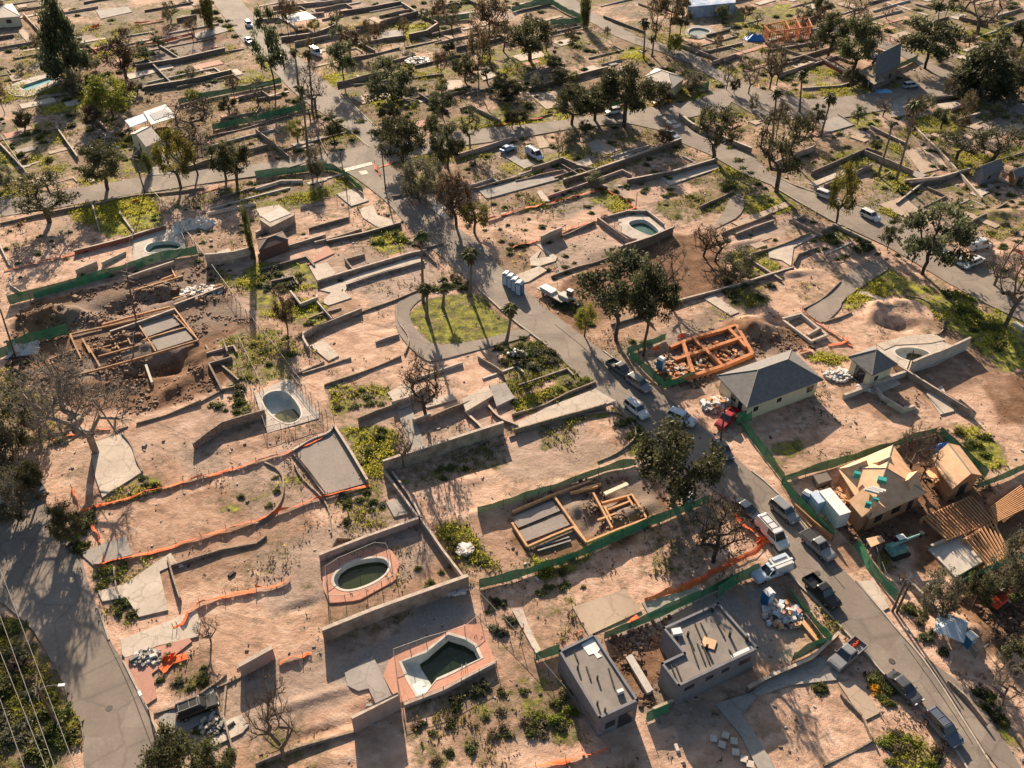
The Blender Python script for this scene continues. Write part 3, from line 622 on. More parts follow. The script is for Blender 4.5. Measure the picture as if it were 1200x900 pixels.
# kerbs on the two streets with kerbs
M_KERB = mat('kerb_concrete', (.42, .36, .30), (.28, .24, .20), 1.2)
for line in ([(1175,917),(1163,899),(1121,832),(1099,797),(1076,765),(1051,738),(1036,719),(1003,680)], [(960,708),(995,745),(1018,770),(1040,795),(1080,828),(1115,870),(1140,912)],
             [(400,109),(420,129),(440,148),(445,158)], [(390,140),(416,158),(432,172)], [(300,208),(370,197),(398,198)],
             [(975,655),(950,624),(925,592),(900,567),(881,552)],[(560,338),(597,372),(640,404)],[(707,411),(740,436),(762,449)],[(905,642),(927,676),(960,708)],
             [(145,775),(170,825),(187,862),(205,930)],[(115,710),(128,750)],[(795,138),(812,151),(845,163),(880,179)],[(905,205),(935,219),(985,234),(1030,248)],[(905,218),(945,242),(985,264)]):
    o = structure('kerb', band(MB(), resample(smooth_line(GP(line), 1), 4), .22, -.3, .14), M_KERB)
# worn road paint: the stop line and the crossing letters' block where the streets meet
M_PAINT = mat('worn_road_paint', (.62, .58, .52), (.36, .31, .26), 1.5)
for q in ([(402,198),(435,190),(437,193),(405,201.5)], [(420,201),(429,199.5),(432,203.5),(424,205.5)], [(780,142),(792,141),(794,144),(782,145)], [(788,147),(797,145),(799,148.5),(790,150)]):
    structure('road_marking', MB().prism(GP(q), .0, .06), M_PAINT)
# ------------------------------------------------------------------ where things are, for telling look-alikes apart
LM = [(40,100,'the turquoise pool'),(172,160,'the pale gabled shed'),(182,132,'the solar roofed carport'),(347,20,'the long flat white roof'),(150,255,'the lime green lot below the street'),
 (85,55,'the large dark conifer'),(215,45,'the far orange netting'),(262,30,'the far end of the upper street'),(230,95,'the narrow terraced lots'),(40,150,'the upper weedy lots'),(60,235,'the end of the cross street'),
 (270,215,'the pair of oaks on the cross street'),(345,130,'the upper street with palms'),(420,150,'the street crossing'),(480,45,'the yellow green walled plot'),(461,120,'the layered dark pine'),
 (560,95,'the two tall burnt pines'),(621,60,'the broad oak above the middle lots'),(690,60,'the far garden rows'),(784,30,'the tall pine cluster'),(780,92,'the white roofed house'),(732,130,'the oak over the white car'),
 (865,20,'the far blue sheeted house'),(920,40,'the far orange timber frame'),(960,90,'the burnt slab lots'),(1030,75,'the ruined steep roofed house'),(1095,60,'the leaning umbrella pine'),(1150,100,'the spreading grey conifer'),
 (1158,195,'the small grey shed'),(1045,175,'the long concrete footing trench'),(1110,180,'the twisted bare oak'),(930,165,'the dark tree between palms'),(840,160,'the curved retaining wall'),(795,195,'the walled plots below the bend'),
 (700,195,'the dry fenced plots'),(625,182,'the blue and white camper'),(500,210,'the corner with orange netting'),(440,255,'the curved patio'),(320,275,'the brown roofed block'),(225,275,'the collapsed white slab'),
 (185,290,'the bean shaped pool'),(60,290,'the pink tinted lot'),(150,340,'the green screen fence'),(140,400,'the brown trench footings'),(75,370,'the soil heaps'),(15,400,'the white tarpaulin'),
 (325,330,'the tall thin cypress'),(330,400,'the weedy back garden'),(400,340,'the pale zigzag path'),(540,370,'the ringed green lawn'),(604,335,'the portable toilets'),(620,300,'the curved garden path'),
 (640,420,'the dark shrubbery bank'),(660,240,'the orange edged haul strip'),(752,268,'the pear shaped pool'),(780,310,'the dark brown ploughed lot'),(722,340,'the umbrella pine'),(860,320,'the shrubs on the plot wall'),
 (905,250,'the dead end drive'),(1000,250,'the street with white cars'),(1080,270,'the airy conifer'),(1150,290,'the white tanks'),(1080,350,'the bright green slope'),(1045,370,'the sunken sandy pit'),(975,360,'the gravel drive'),
 (900,360,'the orange line of netting'),(830,415,'the orange timber footings'),(905,445,'the large grey hip roof'),(1022,425,'the small pyramid roof'),(1080,415,'the elliptical pool'),(1160,450,'the shaded bare lot'),
 (1150,520,'the green corner plot'),(1120,550,'the small sheathed gable house'),(1030,570,'the sheathed roof house'),(970,590,'the white box container'),(1140,610,'the timber floor joists'),(1120,650,'the new concrete slab'),
 (1060,650,'the green drilling rig'),(1107,735,'the white canopy'),(1150,780,'the fenced sandy yard'),(1170,860,'the lower right verge'),(1080,860,'the parked blue grey truck'),(1020,815,'the tan concrete apron'),
 (930,850,'the large shaded lot'),(930,720,'the rubbish heap'),(830,750,'the big flat roof'),(700,790,'the long flat roof'),(640,830,'the weedy plot beside the flat roof'),(700,700,'the lot with grey patches'),
 (680,610,'the timber framed trenches'),(800,560,'the huge oak over the street'),(835,640,'the bare spreading tree'),(640,520,'the lot with dozer tracks'),(740,500,'the green verge'),
 (560,470,'the broken terrace steps'),(493,450,'the dark bare tree on the terrace'),(430,520,'the lime green back plot'),(420,465,'the stony weedy plot'),(332,480,'the teardrop pool'),(380,540,'the grey court'),
 (280,475,'the yellow shrub patch'),(170,440,'the dug out pit'),(110,470,'the pale leafless sycamore'),(130,560,'the cracked pale patio'),(25,500,'the leafy left edge'),(90,620,'the shaded kerb'),
 (165,650,'the grey drive'),(175,690,'the wide pale drive'),(215,780,'the rock garden'),(247,735,'the round dark hollow'),(230,830,'the covered car'),(50,820,'the weedy bank under the wires'),(230,890,'the bottom oak'),
 (330,850,'the thin bare tree'),(250,640,'the wide sandy lots'),(420,600,'the weedy strip above the pink wall'),(420,670,'the oval pool'),(480,740,'the shaded stone terrace'),(515,780,'the angular pool'),(440,840,'the dug sandy terrace'),
 (560,840,'the stony weed slope'),(545,640,'the green strip behind the wall'),(590,740,'the narrow passage behind the angular pool'),(1040,780,'the lower street')]
ORD = ['', 'second', 'third', 'fourth', 'fifth', 'sixth', 'seventh', 'eighth', 'ninth', 'tenth', 'eleventh', 'twelfth', 'thirteenth', 'fourteenth', 'fifteenth', 'sixteenth', 'seventeenth', 'eighteenth', 'nineteenth', 'twentieth']
PENDING = []
def say(o, desc, cat, group, px, py, rel='near', skip=None):
    """queue a thing for a label made of its look and the nearest landmark"""
    o['category'] = cat; o['kind'] = 'thing'
    if group: o['group'] = group
    best = min((l for l in LM if l[2] != skip), key=lambda l: (l[0]-px)**2+((l[1]-py)*1.3)**2)[2]
    PENDING.append((o, desc, rel, best, px, py)); return o
def give_labels():
    by = {}
    for t in PENDING: by.setdefault((t[1], t[3]), []).append(t)
    for (desc, lm), L in by.items():
        L.sort(key=lambda t: t[4]); n = len(L)
        for i, t in enumerate(L):
            if n == 1: pre = ''
            elif i == 0: pre = 'leftmost '
            elif i == n-1: pre = 'rightmost '
            elif n == 3: pre = 'middle '
            else: pre = ORD[i]+' from the left '
            if ' from the left' in pre: t[0]['label'] = f'{ORD[i]} {desc} from the left {t[2]} {lm}'
            else: t[0]['label'] = f'{pre}{desc} {t[2]} {lm}'
            if len(t[0]['label'].split()) > 16: t[0]['label'] = t[0]['label'].replace(' from the left ', ' from left ')

# ------------------------------------------------------------------ walls
WALLM = {'block': mat('grey_block_wall', (.40, .32, .26), (.17, .13, .105), .7, bump=.3), 'pink': mat('pinkish_stucco', (.42, .30, .26), (.31, .225, .195), .9, bump=.2),
         'pale': mat('pale_render', (.52, .47, .42), (.36, .32, .28), .8), 'stone': mat('rough_stone_wall', (.34, .26, .20), (.14, .105, .08), 2.5, bump=.6),
         'red': mat('red_painted_wall', (.33, .10, .07), (.22, .075, .055), .9), 'dark': mat('sooty_wall', (.21, .165, .135), (.11, .085, .07), 1.2, bump=.3)}
M_CAP = mat('wall_coping', (.50, .41, .34), (.30, .24, .195), 1.0)
WD = {'block': 'grey block wall', 'pink': 'pinkish wall', 'pale': 'pale wall', 'stone': 'stone edging', 'red': 'red wall', 'dark': 'sooty brown wall'}
def wall(kind, pts, h, w=.25, cap=True, label=None, curved=False):
    w *= .78; h *= .72 if .25 < h < 1.65 else .95
    P = GP(pts); P = smooth_line(P, 2) if curved else P; P = resample(P, 3.0) if not curved else P
    base = P[0].copy(); Q = [p-base for p in P]; hs = list(noise1(len(Q), .05))
    if kind == 'stone': hs = list(noise1(len(Q), .05 if curved else .12, 2)); cap = False
    if cap:
        root = empty('garden_wall', base); band(MB(), Q, w, -.35, h, 0, hs).build('masonry', WALLM[kind], root)
        band(MB(), [q+Vector((0, 0, 0)) for q in Q], w+.1, h+.002, h+.09, 0, hs).build('coping', M_CAP, root)
    else:
        root = band(MB(), Q, w, -.35, h, 0, hs).build('low_wall' if h < .9 else 'garden_wall', WALLM[kind]); root.location = base
    m = pts[len(pts)//2]; c = ((pts[0][0]+pts[-1][0])/2, (pts[0][1]+pts[-1][1])/2)
    size = 'low ' if h < .8 else ('tall ' if h > 1.9 else '')
    if label: tag(root, label, 'wall', 'walls between the lots', 'thing')
    else: say(root, size+WD[kind], 'wall', 'walls between the lots', *c)
    return root
def W(kind, h, *lines, **k):
    for L in lines: wall(kind, L, h, **k)
W('block', 2.4, [(450,553),(520,531),(590,508)], w=.45)
W('block', 1.2, [(450,555),(470,582),(490,610)], [(460,557),(478,582),(494,611)], [(494,613),(520,651),(548,688)])
W('pink', 1.5, [(375,657),(430,635),(491,613)], w=.35)
W('block', 2.3, [(549,687),(500,705),(440,727),(380,751)], w=.5)
W('pink', 2.0, [(283,791),(322,770)], w=.6)
W('pink', 2.9, [(415,857),(469,829)], w=.4)
W('stone', .6, [(300,897),(350,877),(415,858)], [(255,806),(283,792)], [(160,497),(195,487),(236,471)], [(236,471),(262,457),(275,455)])
W('pink', .8, [(474,829),(520,812),(580,780)])
W('stone', 1.7, [(228,527),(262,503),(312,489)], w=.3)
W('block', .5, [(343,531),(362,554),(381,580)], w=.3)
W('block', .8, [(391,500),(411,532),(431,566)], w=.3)
W('pale', .5, [(343,530),(365,515),(385,510),(392,500)], curved=True, w=.3)
W('stone', .3, [(143,508),(155,522),(160,540),(167,553)],[(135,506),(150,500)],[(310,542),(330,552),(334,575),(325,597),(300,615)],[(345,543),(352,560),(386,590),(388,625)],[(134,665),(136,690),(141,700)],curved=True)
W('stone', .5, [(200,665),(260,645),(300,637),(312,628)],[(383,655),(395,633),(412,632)],[(240,748),(250,780),(253,785)],[(180,836),(215,828),(255,800),(265,790)],[(265,805),(262,840),(275,885)],[(197,655),(204,680),(212,704)])
W('pale', 2.2, [(1065,437),(1098,424),(1132,409)], w=.35)
W('block', 1.5, [(1047,431),(1090,458),(1137,487)], [(1122,474),(1141,490)], w=.3)
W('pale', .9, [(988,467),(1008,460),(1024,452),(1060,440)], [(1024,455),(1034,469),(1040,471)], [(1040,473),(1057,483),(1070,479)], w=.45)
W('stone', .3, [(1060,346),(1080,350),(1098,362),(1107,378),(1104,390),(1095,393)], [(942,362),(965,350),(985,330)], [(965,378),(985,372),(998,366)], curved=True)
W('dark', 2.0, [(725,299),(760,287),(788,275)], w=.3)
W('block', 1.6, [(634,287),(658,276)], [(700,260),(735,285),(746,286)], w=.3)
W('stone', .7, [(646,325),(680,313),(722,301)], [(660,278),(697,262)])
W('block', .7, [(705,258),(735,250),(758,250),(778,266)], w=.25)
W('block', .8, [(787,357),(826,346),(872,333),(930,315)], w=.35)
W('dark', 1.4, [(700,203),(745,187),(798,167)], [(700,203),(660,215)], [(735,215),(790,205),(840,190)], w=.4)
W('block', 1.6, [(796,138),(812,152),(845,164),(880,179)], w=.6, curved=True)
W('stone', .7, [(672,196),(700,200),(716,195)], [(604,213),(660,201)], [(655,192),(695,217),(712,222)], [(460,232),(500,225),(560,222),(610,208)])
W('dark', 1.5, [(620,107),(660,96),(712,82)], [(160,81),(210,73),(264,60)], [(170,106),(215,99),(272,86)], [(397,17),(430,12),(470,5)], [(330,48),(370,42),(395,32)], w=.5)
W('dark', 1.7, [(417,37),(450,33)], [(450,30),(490,18)], [(480,46),(500,42),(514,33)], w=.6)
W('block', 1.2, [(320,10),(380,5),(412,0)], [(470,5),(490,18),(514,30)], [(420,55),(450,48),(476,45)], [(300,26),(345,22),(380,17)], w=.4)
W('stone', .6, [(255,147),(262,140),(300,133)],[(205,126),(240,118)],[(300,118),(330,113)],[(300,133),(306,126)],[(415,100),(450,96),(520,88)],[(470,118),(520,112),(545,108)],[(372,158),(384,182)],[(340,197),(378,183)])
W('pale', .7, [(300,223),(330,214),(355,214)],[(243,252),(300,240)],[(352,244),(380,238)],[(300,275),(325,262)], w=.4)
W('block', 1.3, [(303,303),(345,290),(382,279)], w=.35)
W('block', 1.3, [(243,312),(276,308),(300,302)], w=.35)
W('dark', .9, [(383,285),(426,276),(470,264)], w=.3)
W('block', .8, [(372,333),(420,318),(480,300),(500,296)], [(406,336),(420,331),(455,320),(497,308)], w=.35)
W('pale', .9, [(341,345),(353,360),(372,352),(372,349)], [(372,356),(390,376)], [(357,393),(356,400),(362,410)], w=.3)
W('block', 1.4, [(357,397),(372,387),(424,366)], w=.35)
W('stone', .4, [(424,366),(470,350),(490,340)], [(464,362),(466,378),(478,392),(480,402),(474,415)], [(345,440),(380,425)], [(380,452),(430,435),(470,418)], curved=True)
W('block', 1.1, [(460,478),(478,472),(503,457)], [(484,498),(505,490)], [(545,484),(572,475)], w=.3)
W('stone', .8, [(505,493),(548,475),(558,470)], [(600,487),(640,474),(668,461),(698,449)], [(603,509),(660,491),(710,477)], [(560,420),(580,432),(590,440)], [(420,495),(440,485),(460,478)])
W('stone', .28, [(597,513),(660,490),(712,482),(730,485),(745,500),(745,515),(722,532),(700,541)], curved=True)
W('pink', 1.2, [(90,322),(115,312)], w=.3)
W('red', 1.1, [(88,298),(150,282),(195,268)], w=.35)
W('pale', .5, [(108,238),(117,271)], [(140,250),(160,277)], [(0,288),(12,312)], [(15,318),(13,335),(25,343)], [(120,311),(148,297)])
W('dark', 1.1, [(40,348),(90,333),(150,318),(168,310)], w=.3)
W('block', .9, [(150,330),(205,312)], [(205,360),(263,339)], [(130,392),(205,366)], w=.3)
W('stone', .7, [(0,263),(55,252)], [(55,252),(160,230),(240,222)], [(241,405),(250,420),(280,447)], [(263,405),(268,418)], w=.35)
W('block', 1.4, [(1067,690),(1100,722),(1142,770)], w=.25)
W('dark', 1.0, [(875,810),(900,797),(950,775),(982,745)], [(765,835),(810,815),(850,795)], w=.35)
W('stone', .6, [(965,897),(1000,880),(1022,868)], [(1022,868),(1010,840),(985,815)], [(1155,852),(1130,820),(1110,800)])
W('stone', .8, [(845,275),(870,265),(905,252)], [(880,300),(930,283),(950,275)], [(820,245),(860,225)], [(930,310),(935,300),(960,290)])
W('block', 1.0, [(1070,150),(1105,185),(1150,235)], [(1020,150),(1060,170)], [(1060,215),(1100,212),(1135,202)], w=.4)
W('dark', 1.4, [(1092,118),(1128,114)], [(1118,145),(1148,136)], [(1065,218),(1100,213)], w=.6)
W('red', 1.0, [(962,72),(995,90)], [(968,70),(1005,63)], w=.6)
W('block', .7, [(900,60),(960,50)], [(940,105),(985,102),(1005,95)], [(1050,240),(1095,205)], [(815,64),(870,52)], [(900,165),(935,188)], w=.3)
W('stone', .5, [(1095,66),(1110,60),(1105,57)],[(1100,68),(1130,76)],[(982,135),(1002,147)],[(1068,160),(1095,196)],[(1045,155),(1075,200)],[(1160,190),(1200,180)])
W('block', 1.1, [(0,170),(28,200)], [(66,150),(92,187)], [(28,18),(45,37)], w=.25)

# more lot walls, in rows along the lots
gw = random.Random(23); WS = []; MIDS = []
for k in range(4000):
    if len(WS) >= 185: break
    Y = gw.uniform(110, 170) if gw.random() < .34 else gw.uniform(165, 345); X = gw.uniform(-.6, .6)*Y; Ln = gw.uniform(4, 11) if Y < 165 else gw.uniform(6, 24); t = LA(Y)+gw.gauss(0, .03)+(math.pi/2 if gw.random() < .2 else 0)
    d = Vector((math.cos(t), math.sin(t), 0)); c = Vector((X, Y, 0)); S = [c+d*Ln*u for u in (-.5, -.25, 0, .25, .5)]
    if not is_free(S) or any((c-m).length < 3.6 for m in MIDS): continue
    px_ = [PX(p) for p in (S[0], S[2], S[4])]
    if not (-30 < px_[1][0] < 1230): continue
    h = gw.choice([.3, .4, .5, .7, .9, 1.2, 1.6]) if Y > 165 else gw.choice([.3, .5, .8]); kk = gw.choice(['block', 'dark', 'dark', 'stone', 'pink', 'block']) if h > .6 else gw.choice(['stone', 'pale', 'pale', 'block'])
    L = px_
    if gw.random() < .35: e = S[4]+Vector((-d.y, d.x, 0))*gw.uniform(2, 5)*gw.choice([-1, 1]); L = px_+[PX(e)]; 
    wall(kk, [(a, b) for a, b in L], h, w=gw.uniform(.25, .5), cap=False); WS.append(1); MIDS += S
# ------------------------------------------------------------------ fences
M_GREEN = mat('green_screen_cloth', (.07, .26, .13), (.04, .16, .08), .9, rough=.85, c3=(.14, .30, .19))
M_POST = mat('galvanised_post', (.20, .19, .18), (.12, .115, .11), 3, rough=.6, metal=.3)
M_WOODPOST = mat('weathered_timber', (.30, .22, .15), (.17, .12, .085), 3)
M_WIRE = screen_mat('wire_mesh', (.22, .21, .20), .86)
M_ORANGE = mat('orange_netting', (.78, .14, .035), (.50, .075, .022), 1.2, rough=.8, c3=(.70, .24, .09))
def holes(m, scale, thr):
    n, l = m.node_tree.nodes, m.node_tree.links; b = n['Principled BSDF']; no = n.new('ShaderNodeTexNoise'); no.inputs['Scale'].default_value = scale; no.inputs['Detail'].default_value = 4
    tc = n.new('ShaderNodeTexCoord'); l.new(tc.outputs['Object'], no.inputs['Vector']); mr = n.new('ShaderNodeMapRange'); mr.inputs['From Min'].default_value = thr-.06; mr.inputs['From Max'].default_value = thr+.10; mr.inputs['To Min'].default_value = .06; mr.inputs['To Max'].default_value = .95
    l.new(no.outputs['Fac'], mr.inputs[0]); tp = n.new('ShaderNodeBsdfTransparent'); mx = n.new('ShaderNodeMixShader'); l.new(mr.outputs[0], mx.inputs[0]); l.new(b.outputs[0], mx.inputs[1]); l.new(tp.outputs[0], mx.inputs[2]); l.new(mx.outputs[0], n['Material Output'].inputs[0])
holes(M_ORANGE, 2.6, .66); holes(M_GREEN, .8, .80); M_GREEN.node_tree.nodes['Principled BSDF'].inputs['Roughness'].default_value = .9
post_me = MB().tube([(0, 0, -.2), (0, 0, 1.9)], .045, 6).mesh('post', M_POST)
stake_me = MB().box((0, 0, .3), (.06, .06, 1.1)).mesh('stake', M_WOODPOST)
def copy_at(name, mesh, loc, parent, rz=0, sc=1, tilt=0):
    o = link(name, mesh, parent); o.location = loc; o.rotation_euler = (tilt, 0, rz)
    o.scale = (1, 1, sc) if not hasattr(sc, '__len__') else sc; return o
def screen_fence(pts, h=1.7, mat_=None, label=None, lean=.25, base='green screen fence'):
    P = resample(smooth_line(GP(pts), 1), .9); b = P[0].copy(); Q = [p-b for p in P]; n = len(Q)
    root = empty('screen_fence', b); la = noise1(n, .12, 3); top = noise1(n, .10, 2)
    V = []; F = []
    for i, q in enumerate(Q):
        d = Q[min(i+1, n-1)]-Q[max(0, i-1)]; nn = Vector((-d.y, d.x, 0)).normalized()
        V += [q+nn*float(la[i])*.6, q+nn*float(la[i]*.4+.12)+Vector((0, 0, h*.5)), q+nn*float(-la[i]*.5)+Vector((0, 0, h+float(top[i])))]
    for i in range(n-1): F += [(3*i, 3*i+3, 3*i+4, 3*i+1), (3*i+1, 3*i+4, 3*i+5, 3*i+2)]
    MB().add(V, F).build('screen_cloth', mat_ or M_GREEN, root, True)
    for q in resample(Q, 3.2)[::4] if n < 3 else Q[::4]: copy_at('post', post_me, q, root, sc=(h+.1)/1.9)
    m = pts[len(pts)//2]
    if label: tag(root, label, 'fence', 'screened site fences')
    else: say(root, base, 'fence', 'screened site fences', *m)
for p, h in (([(12,357),(60,345),(110,330),(150,318),(190,305),(232,298)], 1.9), ([(12,412),(45,401),(81,391)], 2.2), ([(562,689),(610,677),(670,657),(725,632),(770,612),(830,590)], 1.6),
             ([(560,603),(600,591),(660,571),(715,551),(745,545)], 1.5), ([(867,498),(897,537),(917,566)], 1.8), ([(917,566),(945,556),(985,545),(1030,530),(1075,515),(1098,508)], 1.6),
             ([(915,568),(940,598),(975,634)], 1.8), ([(1100,510),(1120,528),(1155,560)], 1.6), ([(1145,573),(1180,560),(1215,543)], 1.5), ([(708,749),(760,728),(810,705),(860,683)], 1.6),
             ([(628,775),(655,765)], 1.6), ([(928,775),(950,762),(973,755)], 1.7), ([(757,845),(785,833)], 1.6), ([(972,752),(950,728),(922,692)], 1.3), ([(735,415),(780,398)], 1.5), ([(738,418),(775,455),(787,449)], 1.6), ([(775,457),(815,443)], 1.6),
             ([(300,208),(345,203),(385,198),(400,204),(425,226)], 1.6), ([(250,152),(300,142),(358,127)], 1.5), ([(210,122),(255,112),(305,103),(330,97)], 1.5), ([(505,26),(530,24),(550,22)], 1.7),
             ([(600,14),(620,8),(645,4),(660,14),(683,24),(680,28),(645,29)], 1.8), ([(807,108),(830,104)], 1.8), ([(710,125),(750,118)], 1.5), ([(862,495),(880,491)], 1.6), ([(1002,640),(1020,672),(1052,706)], 1.7),
             ([(1120,690),(1160,668),(1215,650)], 1.5), ([(840,700),(862,683),(888,672)], 1.9), ([(1010,100),(1075,70)], 1.5), ([(0,420),(14,412)], 1.8), ([(180,165),(200,160)], 1.2)):
    screen_fence(p, h)
def wire_fence(pts, h=1.3, label=None):
    P = resample(GP(pts), 2.4); b = P[0].copy(); Q = [p-b for p in P]; root = empty('wire_fence', b); V = []; F = []
    for q in Q: V += [q, q+Vector((0, 0, h))]
    for i in range(len(Q)-1): F.append((2*i, 2*i+2, 2*i+3, 2*i+1))
    MB().add(V, F).build('wire_panel', M_WIRE, root)
    MB().tube([q+Vector((0, 0, h)) for q in Q], .035, 5).build('top_rail', M_POST, root)
    for q in Q: copy_at('post', post_me, q, root, sc=(h+.05)/1.9)
    m = pts[len(pts)//2]
    if label: tag(root, label, 'fence', 'wire fences on the lots')
    else: say(root, 'wire fence', 'fence', 'wire fences on the lots', *m)
for p, h in (([(178,228),(200,252),(225,285),(243,309),(262,335),(282,362),(297,380)], 1.7), ([(297,380),(325,415),(345,442),(365,468),(392,498)], 1.5), ([(462,769),(500,755),(545,742),(563,727)], 1.4),
             ([(462,769),(466,800),(472,828)], 1.4), ([(472,830),(520,812),(582,782)], 1.3), ([(384,705),(383,672),(398,662),(440,644),(453,645),(458,656)], 1.4), ([(386,705),(405,705),(430,698),(465,680)], 1.3),
             ([(157,287),(158,272),(190,270),(212,272),(218,288)], 1.4), ([(704,258),(728,272)], 1.3), ([(298,462),(313,508),(378,491)], 1.3), ([(340,443),(378,489)], 1.3), ([(1067,690),(1100,724),(1142,772),(1153,764)], 1.6),
             ([(1020,640),(1035,680),(1055,705)], 1.5), ([(548,688),(580,722),(626,770)], 1.5), ([(626,772),(660,812),(700,862),(730,900)], 1.5), ([(280,400),(300,440),(313,470)], 1.2), ([(300,470),(278,430)], 1.2), ([(920,688),(905,672)], 1.5),
             ([(345,250),(380,238),(410,235)], 1.2), ([(670,22),(715,45)], 1.3), ([(745,50),(810,68)], 1.3), ([(0,160),(22,192),(45,225)], 1.3)):
    wire_fence(p, h)
def netting(pts, wdt=.8, lay=.6):
    wdt *= .82
    """sagging orange netting, partly upright between stakes, partly fallen"""
    P = resample(smooth_line(GP(pts), 1), .55); b = P[0].copy(); Q = [p-b for p in P]; n = len(Q); root = empty('orange_netting', b)
    V = []; F = []; s = noise1(n, .2, 2); t = noise1(n, .6, 4); hh = noise1(n, .28, 2)
    for i, q in enumerate(Q):
        d = Q[min(i+1, n-1)]-Q[max(0, i-1)]; nn = Vector((-d.y, d.x, 0)).normalized(); a = max(.1, min(1.5, 1.5-lay*1.4+float(t[i])*.5))
        wd_ = wdt*(1+.35*float(hh[i])); c = q+nn*float(s[i])*.4
        V += [c+Vector((0, 0, .02)), c+nn*(-wd_*.55*math.cos(a)+.12*float(s[i]))+Vector((0, 0, .08+wd_*.5*math.sin(a))), c-nn*wd_*math.cos(a)+Vector((0, 0, .04+wd_*math.sin(a)*(.8+.3*float(hh[i]))))]
    for i in range(n-1): F += [(3*i, 3*i+3, 3*i+4, 3*i+1), (3*i+1, 3*i+4, 3*i+5, 3*i+2)]
    MB().add(V, F).build('net', M_ORANGE, root)
    for q in Q[::6]: copy_at('stake', stake_me, q, root, rz=random.random()*3, tilt=random.uniform(-.15, .15))
    m = pts[len(pts)//2]; say(root, 'strip of orange netting', 'netting', 'orange netting around the lots', *m)
for p, w_, l_ in (([(95,596),(120,590),(160,580),(200,568),(240,557),(300,541)], .9, .5), ([(300,541),(345,527),(372,514),(388,504)], .8, .5), ([(110,662),(160,650),(215,635),(260,620),(300,611),(340,594),(380,582),(432,567)], .9, .55),
                  ([(62,515),(85,508),(115,502),(130,502)], .7, .7), ([(84,572),(93,592)], .5, .3), ([(108,612),(120,635)], .5, .5), ([(208,733),(222,712),(250,700),(285,692),(300,690)], .9, .6), ([(300,690),(318,687),(330,683),(340,676)], .8, .6),
                  ([(327,777),(345,770),(365,765)], .8, .5), ([(186,783),(197,775),(205,770),(217,764)], 1.2, .9), ([(120,665),(123,650)], .4, .6), ([(203,735),(214,728)], .9, .9),
                  ([(866,603),(873,615),(890,628),(898,636),(890,648),(870,655),(855,665),(840,673),(822,682),(800,693),(775,700),(755,705)], .9, .6), ([(733,728),(745,720)], .8, .7), ([(676,745),(683,742)], .6, .6),
                  ([(628,898),(650,893),(680,887),(712,876)], .8, .6), ([(5,317),(40,308),(65,303),(88,296)], .7, .6), ([(25,268),(26,260)], .8, .3), ([(154,238),(163,235)], 1.2, .5),
                  ([(570,258),(610,244),(650,237),(690,225),(705,223)], 1.0, .5), ([(600,290),(640,279),(680,263),(720,252),(745,243)], 1.0, .45), ([(705,220),(730,232),(747,245)], .7, .5),
                  ([(480,235),(490,240)], .8, .5), ([(443,196),(462,190)], .7, .6), ([(439,192),(446,206)], .6, .6), ([(158,28),(175,26),(192,23)], 1.2, .4), ([(160,54),(190,51),(215,44),(228,40)], 1.3, .4), ([(104,34),(117,31)], 1.4, .3), ([(104,63),(120,59)], 1.2, .4),
                  ([(580,148),(600,143),(635,138)], .9, .5), ([(940,364),(960,380),(1000,405)], .7, .5), ([(970,404),(985,402),(992,396)], .9, .6), ([(795,398),(805,396)], .7, .5), ([(765,411),(772,410)], .9, .4),
                  ([(937,413),(950,410)], 1.0, .7), ([(574,455),(577,512)], .4, .6), ([(925,558),(934,556)], .8, .7), ([(1120,300),(1135,312)], .9, .5), ([(1100,290),(1125,300)], .8, .6), ([(508,634),(513,632)], .8, .5), ([(1188,290),(1198,300)], 1.4, .4)):
    netting(p, w_, l_)

# ------------------------------------------------------------------ pools
M_PLASTER = mat('pool_plaster', (.50, .52, .50), (.30, .32, .30), .5, c3=(.20, .17, .11))
M_STEP = mat('pool_step', (.62, .64, .62), (.45, .48, .48))
M_COPING = mat('pool_coping', (.56, .50, .44), (.42, .37, .32), 1.5)
DECKM = {'pale': paved('pool_deck_pale', (.47, .42, .37), (.35, .30, .26), (.25, .2, .16), .5, patch=False, cs=.5), 'pink': paved('pool_deck_pink', (.50, .255, .18), (.40, .21, .15), (.30, .17, .12), .2, patch=False, cs=.4), 'grey': PAVE['grey']}
def ring_mesh(mb, outer, inner, z0, z1):
    """a slab with a hole: outer border sampled at the same angles as the hole"""
    c = sum(inner, Vector())/len(inner); n = len(inner); O = []
    for p in inner:
        d = (p-c); d = Vector((d.x, d.y)).normalized(); best = None
        for a, b in zip(outer, outer[1:]+outer[:1]):
            e = Vector((b.x-a.x, b.y-a.y)); w = Vector((a.x-c.x, a.y-c.y)); den = d.x*e.y-d.y*e.x
            if abs(den) < 1e-9: continue
            t = (w.x*e.y-w.y*e.x)/den; s = (w.x*d.y-w.y*d.x)/den
            if t > 0 and -1e-6 <= s <= 1+1e-6: best = t if best is None else max(best, t)
        best = best or (Vector((p.x-c.x, p.y-c.y)).length+.5); best = max(best, (Vector((p.x-c.x, p.y-c.y))).length+.25)
        O.append(Vector((c.x+d.x*best, c.y+d.y*best, 0)))
    V = [(p.x, p.y, z1) for p in inner]+[(p.x, p.y, z1) for p in O]+[(p.x, p.y, z0) for p in inner]+[(p.x, p.y, z0) for p in O]; F = []
    for i in range(n):
        j = (i+1) % n; F += [(i, n+i, n+j, j), (n+i, 3*n+i, 3*n+j, n+j), (2*n+i, i, j, 2*n+j)]
    return mb.add(V, F)
def ccw(pts):
    a = sum(p.x*q.y-q.x*p.y for p, q in zip(pts, pts[1:]+pts[:1])); return pts if a > 0 else pts[::-1]
